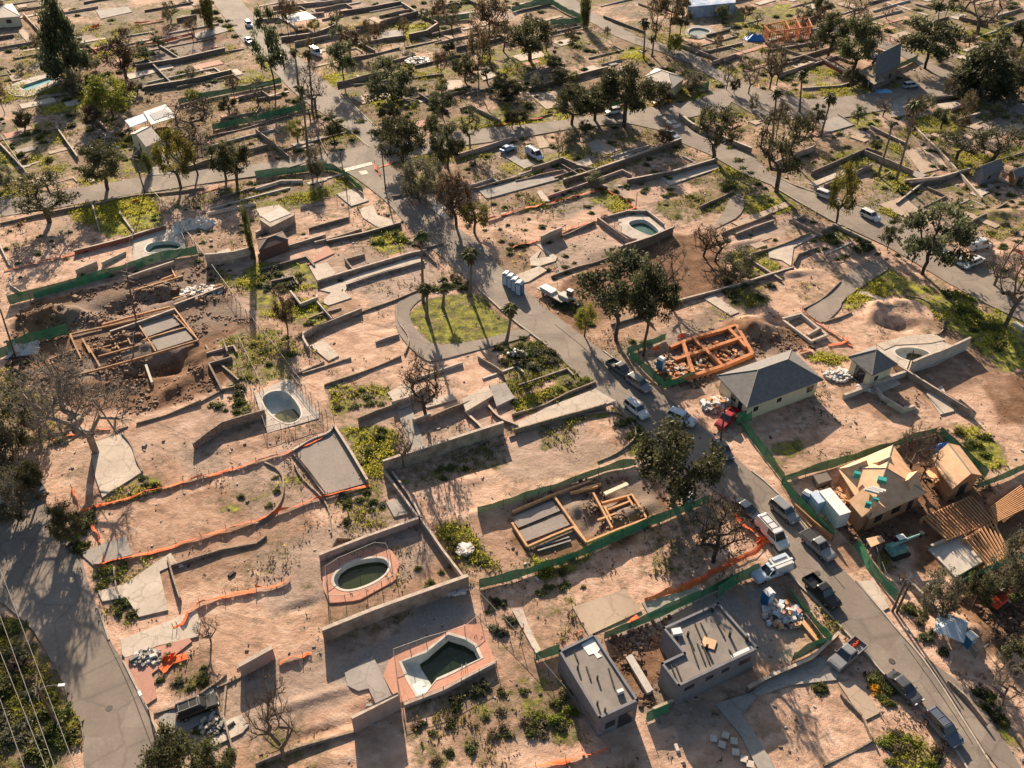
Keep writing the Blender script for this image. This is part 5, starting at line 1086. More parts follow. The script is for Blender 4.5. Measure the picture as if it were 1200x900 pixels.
for kinds, poly, n, a, b in [
 (['bush','dark','bush','grey'], [(590,392),(640,398),(668,440),(625,432),(588,425)], 22, 10, 20), (['bush','dry','lime'], [(600,470),(690,440),(698,448),(640,470),(604,484)], 14, 8, 16), (['dark','bush'], [(570,400),(598,392),(606,410),(575,415)], 5, 8, 14),
 (['bush','dark','dry','grey'], [(-5,725),(30,745),(60,800),(70,840),(40,895),(-5,895)], 22, 18, 34), (['bush','grey'], [(60,835),(95,850),(90,880),(62,880)], 5, 20, 32), (['bush','yellow','dark'], [(125,705),(150,703),(160,728),(135,742)], 6, 10, 18),
 (['grey','bush','dry'], [(160,765),(200,755),(205,775),(170,785)], 7, 8, 13), (['dry','grey','bush'], [(178,795),(235,775),(250,800),(205,812)], 9, 8, 13), (['bush','lime'], [(112,668),(155,652),(180,650),(165,668),(122,688)], 9, 9, 15),
 (['dark','bush'], [(75,600),(105,600),(112,650),(85,645)], 6, 16, 26), (['bush','lime','grey'], [(300,312),(368,318),(365,338),(340,345),(305,350)], 15, 9, 17), (['bush','dry'], [(335,345),(350,350),(355,395),(335,390)], 5, 9, 16),
 (['bush','yellow'], [(355,360),(385,362),(388,378),(360,380)], 4, 8, 13), (['bush','lime'], [(432,270),(475,265),(482,290),(440,290)], 12, 8, 15), (['dry','dark'], [(520,320),(545,312),(548,340),(525,345)], 6, 10, 16), (['dry','bush'], [(480,325),(540,318),(542,342),(490,340)], 8, 8, 14),
 (['bush','lime'], [(408,505),(455,505),(462,540),(425,548)], 9, 9, 17), (['dry','grey','lime'], [(385,458),(455,454),(458,474),(392,482)], 8, 7, 13), (['bush','grey'], [(395,575),(450,565),(460,595),(405,615)], 9, 8, 14), (['lime','dry'], [(515,625),(545,620),(572,655),(550,668)], 9, 8, 14),
 (['bush','dark','dry'], [(480,830),(590,800),(640,850),(610,895),(500,898)], 20, 10, 18), (['bush','grey','dark'], [(565,700),(595,700),(605,745),(580,740)], 7, 11, 18), (['dark'], [(555,800),(572,800),(572,822),(555,822)], 2, 18, 24), (['bush','lime','dry'], [(610,808),(670,808),(685,860),(630,862)], 13, 11, 20),
 (['bush','lime','dry','dark'], [(1040,850),(1085,858),(1110,895),(1035,898)], 12, 12, 22), (['bush','dark'], [(1008,785),(1035,790),(1060,830),(1045,835)], 7, 12, 20), (['bush','dry'], [(955,790),(985,795),(980,815),(958,810)], 3, 12, 20),
 (['bush','dry','dark'], [(1055,700),(1085,720),(1110,770),(1095,775)], 9, 12, 20), (['bush','grey','dark'], [(1165,680),(1195,670),(1195,720),(1160,700)], 5, 14, 22), (['bush','dark'], [(1140,800),(1165,815),(1180,850),(1155,845)], 7, 14, 22), (['grey','bush'], [(1165,755),(1198,750),(1198,790),(1175,780)], 6, 14, 24),
 (['lime','yellow','bush'], [(1122,505),(1150,502),(1175,525),(1170,540),(1140,532)], 7, 10, 16), (['bush','lime'], [(655,655),(680,648),(676,668),(632,674)], 5, 9, 15), (['bush','grey'], [(712,480),(730,484),(755,508),(752,528),(742,520)], 10, 9, 15),
 (['bush','lime','dark'], [(1090,330),(1130,345),(1170,380),(1180,420),(1130,380)], 18, 10, 18), (['dark','bush'], [(1000,262),(1035,290),(1030,305),(960,300),(970,270)], 9, 9, 16), (['bush','dark'], [(850,330),(900,318),(905,350),(855,355)], 10, 9, 15), (['dark','bush','dry'], [(840,270),(870,290),(885,320),(850,315)], 8, 9, 14),
 (['bush','yellow','dry'], [(670,355),(700,358),(705,380),(675,385)], 7, 9, 15), (['bush','dry'], [(740,385),(768,390),(765,405),(735,398)], 4, 8, 13), (['dark','bush'], [(640,345),(665,355),(672,370),(655,372)], 4, 8, 12), (['bush','dark'], [(590,285),(628,275),(630,285),(592,300)], 6, 7, 12),
 (['bush','dark','lime'], [(380,130),(440,142),(452,165),(392,180)], 16, 6, 12), (['bush','dry','lime'], [(440,110),(540,92),(560,130),(470,150)], 16, 6, 12), (['bush','dark'], [(580,90),(690,80),(700,115),(600,130)], 20, 6, 12), (['bush','lime','dry'], [(0,60),(60,45),(75,80),(0,95)], 12, 7, 13),
 (['dark','bush'], [(60,100),(140,80),(150,140),(80,150)], 12, 9, 16), (['bush','dry'], [(0,145),(60,135),(70,195),(0,215)], 14, 7, 14), (['bush','grey'], [(100,150),(150,140),(150,185),(110,190)], 5, 7, 13), (['dark','bush'], [(140,140),(175,145),(165,185),(145,180)], 6, 8, 14),
 (['bush','lime'], [(140,60),(215,50),(225,70),(150,85)], 8, 6, 11), (['dry','bush'], [(200,85),(262,70),(268,100),(215,115)], 7, 6, 11), (['bush','dark'], [(230,0),(265,0),(300,55),(270,60)], 6, 7, 13), (['dark','bush'], [(325,95),(355,100),(355,130),(335,125)], 7, 7, 12),
 (['bush','dry'], [(480,0),(600,0),(600,15),(480,20)], 9, 6, 11), (['dark','bush'], [(640,30),(720,45),(740,68),(660,55)], 12, 6, 11), (['bush','dark'], [(770,70),(840,90),(860,110),(810,105)], 8, 7, 13), (['bush','dry','dark'], [(840,10),(930,5),(940,60),(850,60)], 12, 5, 10), (['dry','dark'], [(850,65),(960,75),(950,110),(870,90)], 12, 6, 11),
 (['bush','dark','dry'], [(940,20),(1100,5),(1110,60),(1000,50)], 16, 6, 12), (['bush','dry'], [(1050,0),(1198,0),(1198,70),(1100,50)], 16, 6, 12), (['bush','dark'], [(980,180),(1070,200),(1080,230),(1000,225)], 14, 6, 12), (['bush','dark','lime'], [(1080,150),(1190,170),(1190,230),(1090,215)], 16, 7, 13),
 (['dry','bush'], [(1090,230),(1198,240),(1198,300),(1120,280)], 12, 8, 15), (['bush','dry'], [(640,165),(710,185),(720,215),(650,205)], 8, 6, 11), (['bush','dark'], [(600,200),(660,190),(665,205),(610,215)], 6, 6, 11), (['bush','lime','dry'], [(700,225),(800,200),(830,215),(740,245)], 9, 6, 11),
 (['bush','dark'], [(800,135),(870,165),(860,175),(815,155)], 7, 6, 10), (['dry','bush'], [(870,180),(900,200),(880,205),(850,195)], 3, 7, 11), (['bush','dry'], [(840,200),(890,195),(890,220),(850,222)], 5, 7, 11), (['bush','grey'], [(240,470),(298,466),(296,485),(255,490)], 6, 8, 14), (['yellow'], [(262,480),(283,480),(283,494),(265,494)], 4, 7, 11),
 (['bush','dark'], [(268,452),(285,450),(290,470),(275,475)], 3, 12, 18), (['bush','lime'], [(250,395),(340,380),(345,440),(275,445)], 7, 7, 12), (['dark','dry'], [(0,395),(35,425),(30,440),(0,440)], 4, 10, 18), (['grey','bush','dry'], [(0,440),(60,440),(100,520),(60,520),(0,460)], 10, 14, 24), (['bush'], [(165,556),(182,556),(182,578),(168,578)], 3, 9, 14),
 (['bush','dry'], [(270,560),(330,555),(335,590),(290,600)], 5, 6, 10), (['dry','grey'], [(900,640),(940,645),(930,670),(900,660)], 1, 8, 10), (['bush','lime','dry'], [(625,690),(700,675),(690,700),(640,715)], 6, 7, 12), (['bush','lime'], [(480,560),(570,525),(575,545),(500,575)], 4, 7, 11), (['orange','yellow'], [(1022,803),(1048,808),(1045,825),(1030,822)], 5, 11, 16), (['orange'], [(215,852),(238,852),(238,862),(215,864)], 3, 9, 13),
 (['bush','dark','grey'], [(1120,660),(1150,670),(1150,700),(1110,700)], 6, 12, 20), (['bush','dry'], [(480,650),(540,660),(530,700),(490,690)], 6, 7, 12)]:
    scatter(kinds, poly, n, a, b)

for _ in range(1000):
    y_ = random.uniform(-5, 330)**1.0; x_ = random.uniform(-10, 1210); g_ = G(x_, y_); i_ = np.searchsorted(ys, g_.y); j_ = np.searchsorted(xs, g_.x)
    if hard[i_, j_] or brown[i_, j_] > .8 or cl_[i_, j_] < .45: continue
    SHQ.append((random.choice(['bush', 'dark', 'dry', 'bush', 'grey']), x_, y_, random.uniform(4, 8.5), .75))
SHQ = [q for q in SHQ if not inside(np.array([q[1]]), np.array([q[2]]), [(500, 205), (470, 205), (560, 330), (760, 505), (795, 490), (620, 345)])[0]]
SHQ.sort(key=lambda q: -q[3])
for q in SHQ[:285]: put_shrub(*q)
co_, ti_ = [], []
for kind, px, py, wpx, hk in SHQ[285:]:
    me_ = shrub_mesh('dark' if kind == 'dark' else 'bush', random.randrange(4)); a_ = np.empty(len(me_.vertices)*3, np.float32); me_.vertices.foreach_get('co', a_); t_ = np.empty(len(me_.vertices), np.float32); me_.attributes['tint'].data.foreach_get('value', t_)
    w = wpx/ppm(py)/2; g = G(px, py); co_.append(a_.reshape(-1, 3)*[w, w, w*hk]+[g.x, g.y, -.1]); ti_.append(np.clip(t_*(.6 if kind in ('dark', 'grey') else 1.3), 0, 1))
co_ = np.concatenate(co_); ti_ = np.concatenate(ti_); K = len(co_)//4; me_ = bpy.data.meshes.new('undergrowth'); me_.vertices.add(K*4); me_.vertices.foreach_set('co', co_.astype(np.float32).ravel()); me_.loops.add(K*4); me_.polygons.add(K)
me_.loops.foreach_set('vertex_index', np.arange(K*4, dtype=np.int32)); me_.polygons.foreach_set('loop_start', np.arange(0, K*4, 4, dtype=np.int32)); me_.update(calc_edges=True); at = me_.attributes.new('tint', 'FLOAT', 'POINT'); at.data.foreach_set('value', ti_.astype(np.float32)); me_.materials.append(L_BUSH)
tag(link('undergrowth', me_), 'small scattered bushes and undergrowth on the farther lots', 'undergrowth', None, 'stuff')

# ------------------------------------------------------------------ low weeds and rubble nobody could count
def sample_cover(n, arr, power=1.5, y1=300):
    """random ground points, likelier where ARR is high"""
    sel = (GX > -185) & (GX < 185) & (GY > 40) & (GY < y1) & ~hard; idx = np.flatnonzero(sel); w = np.clip(arr.ravel()[idx], 0, 1)**power
    d = np.gradient(ys)[:, None]*np.ones_like(GX); w = w*(.35+.65*120/np.clip(GY.ravel()[idx], 60, 400))*d.ravel()[idx]
    pick = RNG.choice(idx, n, p=w/w.sum()); j = RNG.uniform(-.3, .3, (n, 2))
    return GX.ravel()[pick]+j[:, 0], GY.ravel()[pick]+j[:, 1], Z.ravel()[pick], bright.ravel()[pick]
vis = (np.abs(GX) < 40+GY*.75)
cl = np.clip(vnoise(GX, GY, 5, 61, 4)*1.3+.45, 0, 1)*np.where(lawn, .12, 1)
def tufts(name, n, arr, lm, s0, s1, label):
    x, y, z, br = sample_cover(n, arr*vis*cl, 2.0); C = np.stack([x, y, z+.12], 1); per = 5; K = n*per
    ctr = np.repeat(C, per, 0)+RNG.normal(size=(K, 3))*np.array([.28, .28, .06])*np.repeat(RNG.uniform(.5, 1.5, n), per)[:, None]; a = RNG.normal(size=(K, 3))*[1, 1, .25]; a /= np.linalg.norm(a, axis=1)[:, None]
    up = RNG.normal(size=(K, 3))*[.5, .5, .2]+[0, 0, .9]; sz = np.repeat(RNG.uniform(s0, s1, n), per)[:, None]*RNG.uniform(.6, 1.3, (K, 1))
    V = np.stack([ctr-a*sz*.5, ctr+a*sz*.5, ctr+up*sz], 1).reshape(-1, 3); me = bpy.data.meshes.new(name); me.vertices.add(K*3); me.vertices.foreach_set('co', V.astype(np.float32).ravel()); me.loops.add(K*3); me.polygons.add(K)
    me.loops.foreach_set('vertex_index', np.arange(K*3, dtype=np.int32)); me.polygons.foreach_set('loop_start', np.arange(0, K*3, 3, dtype=np.int32)); me.update(calc_edges=True)
    at = me.attributes.new('tint', 'FLOAT', 'POINT'); at.data.foreach_set('value', np.repeat(np.clip(np.repeat(br, per)+RNG.normal(size=K)*.2, 0, 1), 3).astype(np.float32)); me.materials.append(lm); tag(link(name, me), label, 'ground cover', None, 'stuff')
L_WEED = foliage('weed_leaves', (.06, .065, .02), (.40, .37, .06), .5); 
tufts('grass', 34000, np.clip((weed-.3)*1.5, .02, 1), L_WEED, .14, .34, 'low green weeds growing over the abandoned lots')
tufts('dry_grass', 13000, np.where(weed > .3, .6, .10)+0*weed, L_DRY, .14, .3, 'dry brown grass tufts and litter on bare soil')
x, y, z, br = sample_cover(9000, (1-weed*.3)*vis*np.clip(vnoise(GX, GY, 4, 71, 4)*2+.1, 0, 1)*np.where(GY > 150, 1, .55), 2.2)
mb = MB()
for i in range(len(x)):
    s = RNG.lognormal(-2.0, .5); mb.box((x[i], y[i], z[i]+s*.2), (s*RNG.uniform(1, 2.6), s*1.1, s*.8), RNG.uniform(0, 3.1), int(RNG.integers(0, 4)), .7)
tag(mb.build('rubble', [mat('pale_rubble', (.50, .45, .40), rough=.9), mat('brown_rubble', (.20, .14, .10)), mat('grey_rubble', (.30, .27, .25)), mat('charred_rubble', (.06, .05, .045))]), 'loose stones and broken debris scattered over the dirt lots', 'rubble', None, 'stuff')

dug = np.zeros_like(GX)
for p in (BROWN[0], BROWN[2], BROWN[3], BROWN[5], BROWN[7], BROWN[8]): dug[inside(GX, GY, GP(p))] = 1
x, y, z, br = sample_cover(9500, dug*np.clip(vnoise(GX, GY, 3, 81, 3)*2+.35, .03, 1)*vis, 1.6); mb = MB()
for i in range(len(x)):
    s = RNG.lognormal(-1.75, .5); mb.box((x[i], y[i], z[i]+s*.15), (s*RNG.uniform(1, 2.2), s*1.1, s*.75), RNG.uniform(0, 3.1), int(RNG.integers(0, 3)), .6)
tag(mb.build('soil_clods', [mat('brown_clod', (.16, .09, .055)), mat('dark_clod', (.08, .045, .03)), mat('tan_clod', (.26, .165, .105))]), 'clods of dug brown soil lying around the excavations', 'soil', None, 'stuff')
# ------------------------------------------------------------------ houses
def shingle(name, c1, c2, rows=2.6):
    m = mat(name, c1, c2, 1.6, rough=.85, bump=.25, bscale=9); return m
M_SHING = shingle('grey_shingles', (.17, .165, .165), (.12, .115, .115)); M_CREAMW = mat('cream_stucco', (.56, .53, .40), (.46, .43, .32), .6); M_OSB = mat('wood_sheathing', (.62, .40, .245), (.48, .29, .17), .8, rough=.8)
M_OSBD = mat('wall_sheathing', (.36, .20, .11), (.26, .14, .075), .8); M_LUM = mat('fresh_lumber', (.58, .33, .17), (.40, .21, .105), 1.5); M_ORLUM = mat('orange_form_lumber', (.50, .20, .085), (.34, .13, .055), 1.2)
M_DARKGL = mat('dark_window', (.03, .035, .045), (.02, .022, .03), rough=.15, spec=.6); M_WHITE = mat('white_painted_metal', (.66, .66, .66), (.50, .50, .49), .7, rough=.5); M_MEMB = mat('roof_membrane', (.225, .195, .175), (.16, .14, .125), .5, bump=.2)
M_LBLUE = mat('pale_blue_panel', (.42, .50, .60), (.34, .42, .52), .8); M_CON = mat('new_concrete', (.48, .43, .38), (.36, .32, .28), .7); M_BWALL = mat('grey_blue_stucco', (.19, .185, .20), (.13, .13, .145), .6)
M_TEAL = mat('teal_vent', (.03, .30, .27), (.02, .2, .18), 2); M_BLACK = mat('black_plastic', (.03, .03, .03), (.02, .02, .02), 2, rough=.5); M_BROWNR = mat('brown_roofing', (.13, .08, .065), (.09, .055, .045), 1.2)
M_CREAMR = mat('cream_roofing', (.62, .54, .45), (.50, .42, .35), .7); M_BLUET = mat('blue_tarp', (.04, .20, .55), (.03, .13, .38), 1, rough=.5); M_WTARP = mat('white_tarp', (.60, .58, .55), (.40, .39, .38), 1.2, rough=.6)
M_RIDGE = mat('ridge_tiles', (.24, .22, .20))
def quadz(pts, z): return [G(a, b, z) for a, b in pts]
def para(A, B, C, z):
    a, b, c = quadz([A, B, C], z); return [a, b, c, a+c-b]
def inset(pts, d):
    c = sum(pts, Vector())/len(pts); out = []
    for p in pts:
        q = p-c; L = Vector((q.x, q.y)).length; out.append(c+q*(1-d*1.35/max(L, .1)))
    return out
def facade_window(mb, a, b, t, w, z0, z1, out=.04):
    d = (b-a); L = Vector((d.x, d.y)).length; u = Vector((d.x/L, d.y/L, 0)); n = Vector((u.y, -u.x, 0)); c = a+u*(L*t)+n*out
    P = [c-u*w/2, c+u*w/2]; q = [(P[0].x, P[0].y, z0), (P[1].x, P[1].y, z0), (P[1].x, P[1].y, z1), (P[0].x, P[0].y, z1)]
    i = n*-.10; q2 = [(x+i.x, y+i.y, z) for x, y, z in q]
    mb.add(q+q2, [(0, 1, 2, 3), (4, 7, 6, 5), (0, 4, 5, 1), (1, 5, 6, 2), (2, 6, 7, 3), (3, 7, 4, 0)])
def house(name, pts, ev, rz, kind, roofm, wallm, over=.5, hip=None, label='', cat='house', windows=(), thick=.16, gablem=None, overx=0):
    """pts: the four eave corners (world, in order); ridge runs from the side pts[3]-pts[0] to the side pts[1]-pts[2]"""
    a = sum(p.x*q.y-q.x*p.y for p, q in zip(pts, pts[1:]+pts[:1]))
    if a < 0: pts = [pts[1], pts[0], pts[3], pts[2]]
    c = sum(pts, Vector())/4; base = Vector((c.x, c.y, 0)); E = [Vector((p.x-c.x, p.y-c.y, ev)) for p in pts]; root = empty(name, base); Wp = inset(E, over)
    m0 = (E[3]+E[0])/2; m1 = (E[1]+E[2])/2; ax = (m1-m0); half = (E[3]-E[0]).length/2
    if kind == 'hip': k = min(.5, (hip if hip is not None else half)/ax.length); r0 = m0+ax*k; r1 = m1-ax*k
    else: r0, r1 = m0.copy(), m1.copy()
    r0.z = r1.z = rz; rf = MB()
    V = E+[r0, r1]+[p-Vector((0, 0, thick)) for p in E]
    F = [(0, 1, 5, 4), (2, 3, 4, 5), (1, 2, 5), (3, 0, 4), (0, 6, 7, 1), (1, 7, 8, 2), (2, 8, 9, 3), (3, 9, 6, 0), (9, 8, 7, 6)]
    if kind == 'pyramid': rr = (r0+r1)/2; rr.z = rz; V[4] = rr; V[5] = rr.copy()
    if kind == 'gable':
        F = [(0, 1, 5, 4), (2, 3, 4, 5), (0, 6, 7, 1), (2, 8, 9, 3)]; d = Vector((0, 0, thick)); V += [r0-d, r1-d]
        F += [(6, 10, 11, 7), (8, 11, 10, 9), (1, 7, 11, 5), (5, 11, 8, 2), (0, 4, 10, 6), (4, 3, 9, 10)]
    rf.add(V, F); ro = rf.build('roof', roofm, root)
    cp = MB()
    for a_, b_ in ([(V[4], V[5])] if kind == 'gable' else [(V[4], V[5]), (V[0], V[4]), (V[3], V[4]), (V[1], V[5]), (V[2], V[5])]):
        if (a_-b_).length > .1: cp.tube([a_, b_], .09, 5)
    cp.build('ridge_cap', M_RIDGE, ro)
    wl = MB(); wl.prism([(p.x, p.y) for p in Wp], -.3, ev-thick-.01)
    if kind == 'gable':
        g0 = (Wp[3]+Wp[0])/2; g1 = (Wp[1]+Wp[2])/2; zt = rz-thick-.12
        for i, j, g in ((3, 0, g0), (1, 2, g1)):
            wl.add([(Wp[i].x, Wp[i].y, ev-thick-.02), (Wp[j].x, Wp[j].y, ev-thick-.02), (g.x, g.y, zt)], [(0, 1, 2)])
    wl.build('walls', wallm, root)
    for side, t, w, z0, z1, nm in windows:
        mb = MB(); facade_window(mb, Wp[side], Wp[(side+1) % 4], t, w, z0, z1); mb.build(nm, M_DARKGL if nm != 'garage_door' else M_WHITE, root)
    tag(root, label, cat, None, 'thing'); return root, E, base
P = para((840, 440), (875, 478), (965, 445), 3.0); P = [P[1], P[2], P[3], P[0]]
h1, _, _ = house('bungalow', P, 3.0, 5.6, 'hip', M_SHING, M_CREAMW, .55, 4.6, 'cream walled bungalow with large grey shingle hip roof', 'house', [(0, .12, .9, 1.2, 2.1, 'window'), (0, .45, .9, 1.3, 2.1, 'window'), (0, .90, 1.3, 1.0, 2.2, 'window'), (3, .5, 1.4, 1.0, 2.2, 'window'), (3, .75, 1.0, 0, 2.1, 'door')])
P = para((994, 418), (1022, 440), (1052, 427), 3.2); P = [P[1], P[2], P[3], P[0]]
h2, _, _ = house('outbuilding', P, 3.2, 5.4, 'pyramid', M_SHING, M_CREAMW, .5, None, 'small cream outbuilding with grey pyramid roof by the elliptical pool', 'house', [(3, .5, 2.2, 0, 2.5, 'window'), (0, .3, .8, 1.1, 2, 'window')])
P = para((982, 549), (1019, 608), (1086, 577), 3.0); P = [P[1], P[2], P[3], P[0]]
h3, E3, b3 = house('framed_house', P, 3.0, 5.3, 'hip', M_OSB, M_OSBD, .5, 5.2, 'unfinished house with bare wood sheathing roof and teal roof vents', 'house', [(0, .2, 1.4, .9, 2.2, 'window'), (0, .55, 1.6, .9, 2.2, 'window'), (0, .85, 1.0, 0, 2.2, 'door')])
def wing(pts, ev, rz, parent, base, roofm, wallm, nm='gable_wing'):
    q = [Vector((p.x-base.x, p.y-base.y, 0)) for p in pts]; a = sum(p.x*r.y-r.x*p.y for p, r in zip(q, q[1:]+q[:1]))
    if a < 0: q = [q[1], q[0], q[3], q[2]]
    m0 = (q[3]+q[0])/2; m1 = (q[1]+q[2])/2; V = [(p.x, p.y, ev) for p in q]+[(m0.x, m0.y, rz), (m1.x, m1.y, rz)]
    o = MB().add(V, [(0, 1, 5, 4), (2, 3, 4, 5), (0, 4, 3), (1, 2, 5)]).build(nm, roofm, parent); MB().prism([(p.x, p.y) for p in inset(q, .25)], -.3, ev-.01).build('wing_walls', wallm, o)
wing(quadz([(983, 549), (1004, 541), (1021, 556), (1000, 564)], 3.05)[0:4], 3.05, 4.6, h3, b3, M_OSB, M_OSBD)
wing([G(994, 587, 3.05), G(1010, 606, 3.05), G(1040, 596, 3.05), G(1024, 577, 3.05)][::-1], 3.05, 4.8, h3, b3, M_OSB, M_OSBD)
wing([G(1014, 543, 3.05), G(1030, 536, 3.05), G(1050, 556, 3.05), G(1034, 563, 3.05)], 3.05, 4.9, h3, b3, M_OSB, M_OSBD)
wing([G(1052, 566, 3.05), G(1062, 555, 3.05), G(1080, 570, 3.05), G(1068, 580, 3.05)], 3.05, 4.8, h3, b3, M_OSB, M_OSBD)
for px, py, s in ((1005, 554, .55), (1034, 561, .75), (1018, 589, .45), (1027, 584, .45)):
    g = G(px, py, 5.0)-b3; MB().box((g.x, g.y, 4.6), (s, s*1.5, .9), lot_a+1.57).build('roof_vent', M_TEAL, h3)
g = G(1027, 573, 5.6)-b3
for k in range(3): MB().box((g.x+k*.5-.5, g.y+k*.15, 5.2), (.4, 1.8, .35), lot_a+1.57).build('bundle', M_WTARP, h3)
P = para((1090, 537), (1116, 573), (1151, 557), 2.9); P = [P[3], P[0], P[1], P[2]]
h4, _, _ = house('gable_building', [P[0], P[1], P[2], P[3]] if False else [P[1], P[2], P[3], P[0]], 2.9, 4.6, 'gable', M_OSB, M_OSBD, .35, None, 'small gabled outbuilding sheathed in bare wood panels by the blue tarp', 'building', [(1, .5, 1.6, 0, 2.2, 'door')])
MB().add([G(1085, 553, .8)-h4.location, G(1091, 549, .8)-h4.location, G(1101, 562, 1.9)-h4.location, G(1095, 567, 1.9)-h4.location], [(0, 1, 2, 3)]).build('leaning_panel', M_LUM, h4)
house('pool_house', [G(755, 90, 3), G(788, 103, 3), G(803, 91, 3), G(769, 79, 3)], 3.0, 4.6, 'hip', M_CREAMR, M_CREAMW, .4, 4, 'white house with pale cream hip roof below the tall pine cluster', 'house', [(0, .3, 1.5, 1, 2.2, 'window'), (0, .7, 1.5, 1, 2.2, 'window')])
house('shed', [G(171, 172, 3), G(189, 163, 3), G(168, 149, 3), G(152, 157, 3)], 3.0, 4.7, 'gable', M_CREAMR, M_CREAMW, .3, None, 'pale gabled shed below the solar roofed carport', 'shed', [(3, .5, 1.2, 0, 2.1, 'door')])
house('shed', [G(1152, 207, 2.4), G(1176, 198, 2.4), G(1166, 189, 2.4), G(1141, 198, 2.4)], 2.4, 4.0, 'gable', M_SHING, M_BWALL, .3, None, 'small grey shed with dark gable roof on the far right lots', 'shed', [(0, .4, 1.0, 1, 1.8, 'window')])
house('shed', [G(1190, 208, 2.3), G(1212, 199, 2.3), G(1204, 192, 2.3), G(1182, 200, 2.3)], 2.3, 3.1, 'gable', M_SHING, M_OSBD, .3, None, 'orange walled open shed cut by the right edge of the view', 'shed', [(0, .4, 2.4, 0, 1.9, 'opening')])
house('house', [G(-14, 22, 3), G(24, 19, 3), G(14, 4, 3), G(-18, 6, 3)], 3.0, 4.6, 'hip', M_CREAMR, M_CREAMW, .4, 4, 'cream roofed house in the far top corner beside dark trees', 'house', [(0, .6, 1.5, 1, 2.2, 'window')])
house('garden_block', [G(303, 294, 2.4), G(338, 281, 2.4), G(331, 271, 2.4), G(301, 281, 2.4)], 2.4, 3.2, 'hip', M_BROWNR, mat('maroon_wall', (.12, .07, .06)), .1, 2.2, 'brown roofed low block standing against the long wall', 'building', [])
# the burnt house with a steep roof
P = [G(1026, 90, 4), G(1055, 76, 4), G(1048, 60, 4), G(1020, 76, 4)]
h5, E5, b5 = house('ruined_house', P, 4.0, 8.2, 'gable', M_SHING, mat('sooty_stone', (.25, .22, .19), (.14, .12, .10), 1.2, bump=.4), .3, None, 'ruined tall house with a steep dark roof at the street corner', 'house', [(0, .3, 1.3, 1.2, 2.6, 'window'), (0, .7, 1.3, 1.2, 2.6, 'window')])
q = [G(1006, 84, 3.2)-b5, G(1024, 99, 2.6)-b5, G(1036, 94, 2.6)-b5, G(1020, 76, 3.4)-b5]
MB().add([*q, *[p-Vector((0, 0, .15)) for p in q]], [(0, 1, 2, 3), (7, 6, 5, 4), (0, 4, 5, 1), (1, 5, 6, 2), (2, 6, 7, 3), (3, 7, 4, 0)]).build('porch_roof', mat('tan_roofing', (.36, .29, .22)), h5)
for a_, b_ in ((1017, 102), (1030, 98)): g = G(a_, b_)-b5; MB().tube([(g.x, g.y, -.2), (g.x, g.y, 2.2), (g.x+.6, g.y+.5, 2.9)], .18, 6).build('porch_post', M_WHITE, h5)
# flat roofed shells
def flat_house(pts, z, roofm, wallm, label, par=.35, pw=.28, wins=()):
    Wd = [G(a, b, z) for a, b in pts]; a = sum(p.x*q.y-q.x*p.y for p, q in zip(Wd, Wd[1:]+Wd[:1])); Wd = Wd if a > 0 else Wd[::-1]; c = sum(Wd, Vector())/len(Wd); base = Vector((c.x, c.y, 0)); L = [p-base for p in Wd]; root = empty('flat_roofed_house', base)
    MB().prism([(p.x, p.y) for p in L], -.3, z-par).build('walls', wallm, root); MB().prism([(p.x, p.y) for p in inset(L, .12)], z-par, z-par+.02).build('roof', roofm, root)
    ring = [Vector((p.x, p.y, 0)) for p in inset(L, pw/2-.02)]; pp = MB()
    for p, q in zip(ring, ring[1:]+ring[:1]):
        d = (q-p).normalized()*pw/2; pp.bar(Vector((p.x, p.y, z-par+.004))-d, Vector((q.x, q.y, z-par+.004))+d, pw, par)
    pp.build('parapet', wallm, root)
    for i, t, w, z0, z1, nm in wins:
        mb = MB(); facade_window(mb, L[i], L[(i+1) % len(L)], t, w, z0, z1); mb.build(nm, M_DARKGL, root)
    tag(root, label, 'house', None, 'thing'); return root, base, L
rA, bA, LA = flat_house([(655, 762), (696, 742), (748, 821), (703, 842)], 3.7, M_MEMB, M_BWALL, 'long narrow flat roofed building with white corner patch on its roof', wins=[])
rB, bB, LB = flat_house([(777, 735), (842, 706), (889, 759), (795, 804), (775, 778), (801, 766)], 3.9, M_MEMB, M_BWALL, 'wide flat roofed building with an L shaped plan and pipe stubs on its roof', wins=[])
def near_edge(L):      # the wall facing the viewer
    best = None
    for i, (p, q) in enumerate(zip(L, L[1:]+L[:1])):
        d = q-p; n = Vector((d.y, -d.x)).normalized(); s = -n.y*d.length
        if best is None or s > best[0]: best = (s, i)
    return best[1]
for root, L, ws in ((rA, LA, ((.7, 1.8, 0, 2.3, 'doorway'), (.3, 1.2, 1.0, 2.1, 'window'))), (rB, LB, ((.15, 1.3, 2.2, 2.8, 'window'), (.4, 1.0, 2.2, 2.8, 'window'), (.6, 1.0, 2.2, 2.8, 'window'), (.85, 1.6, 2.0, 2.8, 'window')))):
    i = near_edge(L)
    for t, w, z0, z1, nm in ws: mb = MB(); facade_window(mb, L[i], L[(i+1) % len(L)], t, w, z0, z1); mb.build(nm, M_DARKGL, root)
def on_roof(root, base, z, pts, m, nm, t=.05):
    q = [G(a, b, z)-base for a, b in pts]; MB().prism([(p.x, p.y) for p in q], z, z+t).build(nm, m, root)
on_roof(rA, bA, 3.38, [(681, 756), (695, 747), (704, 760), (700, 765), (706, 769), (700, 772), (696, 766), (690, 768)], M_WHITE, 'white_patch'); on_roof(rA, bA, 3.38, [(722, 812), (729, 809), (731, 812), (724, 815)], M_WHITE, 'roof_hatch', .5)
on_roof(rB, bB, 3.58, [(856, 768), (884, 755), (888, 759), (859, 773)], M_WHITE, 'white_patch')
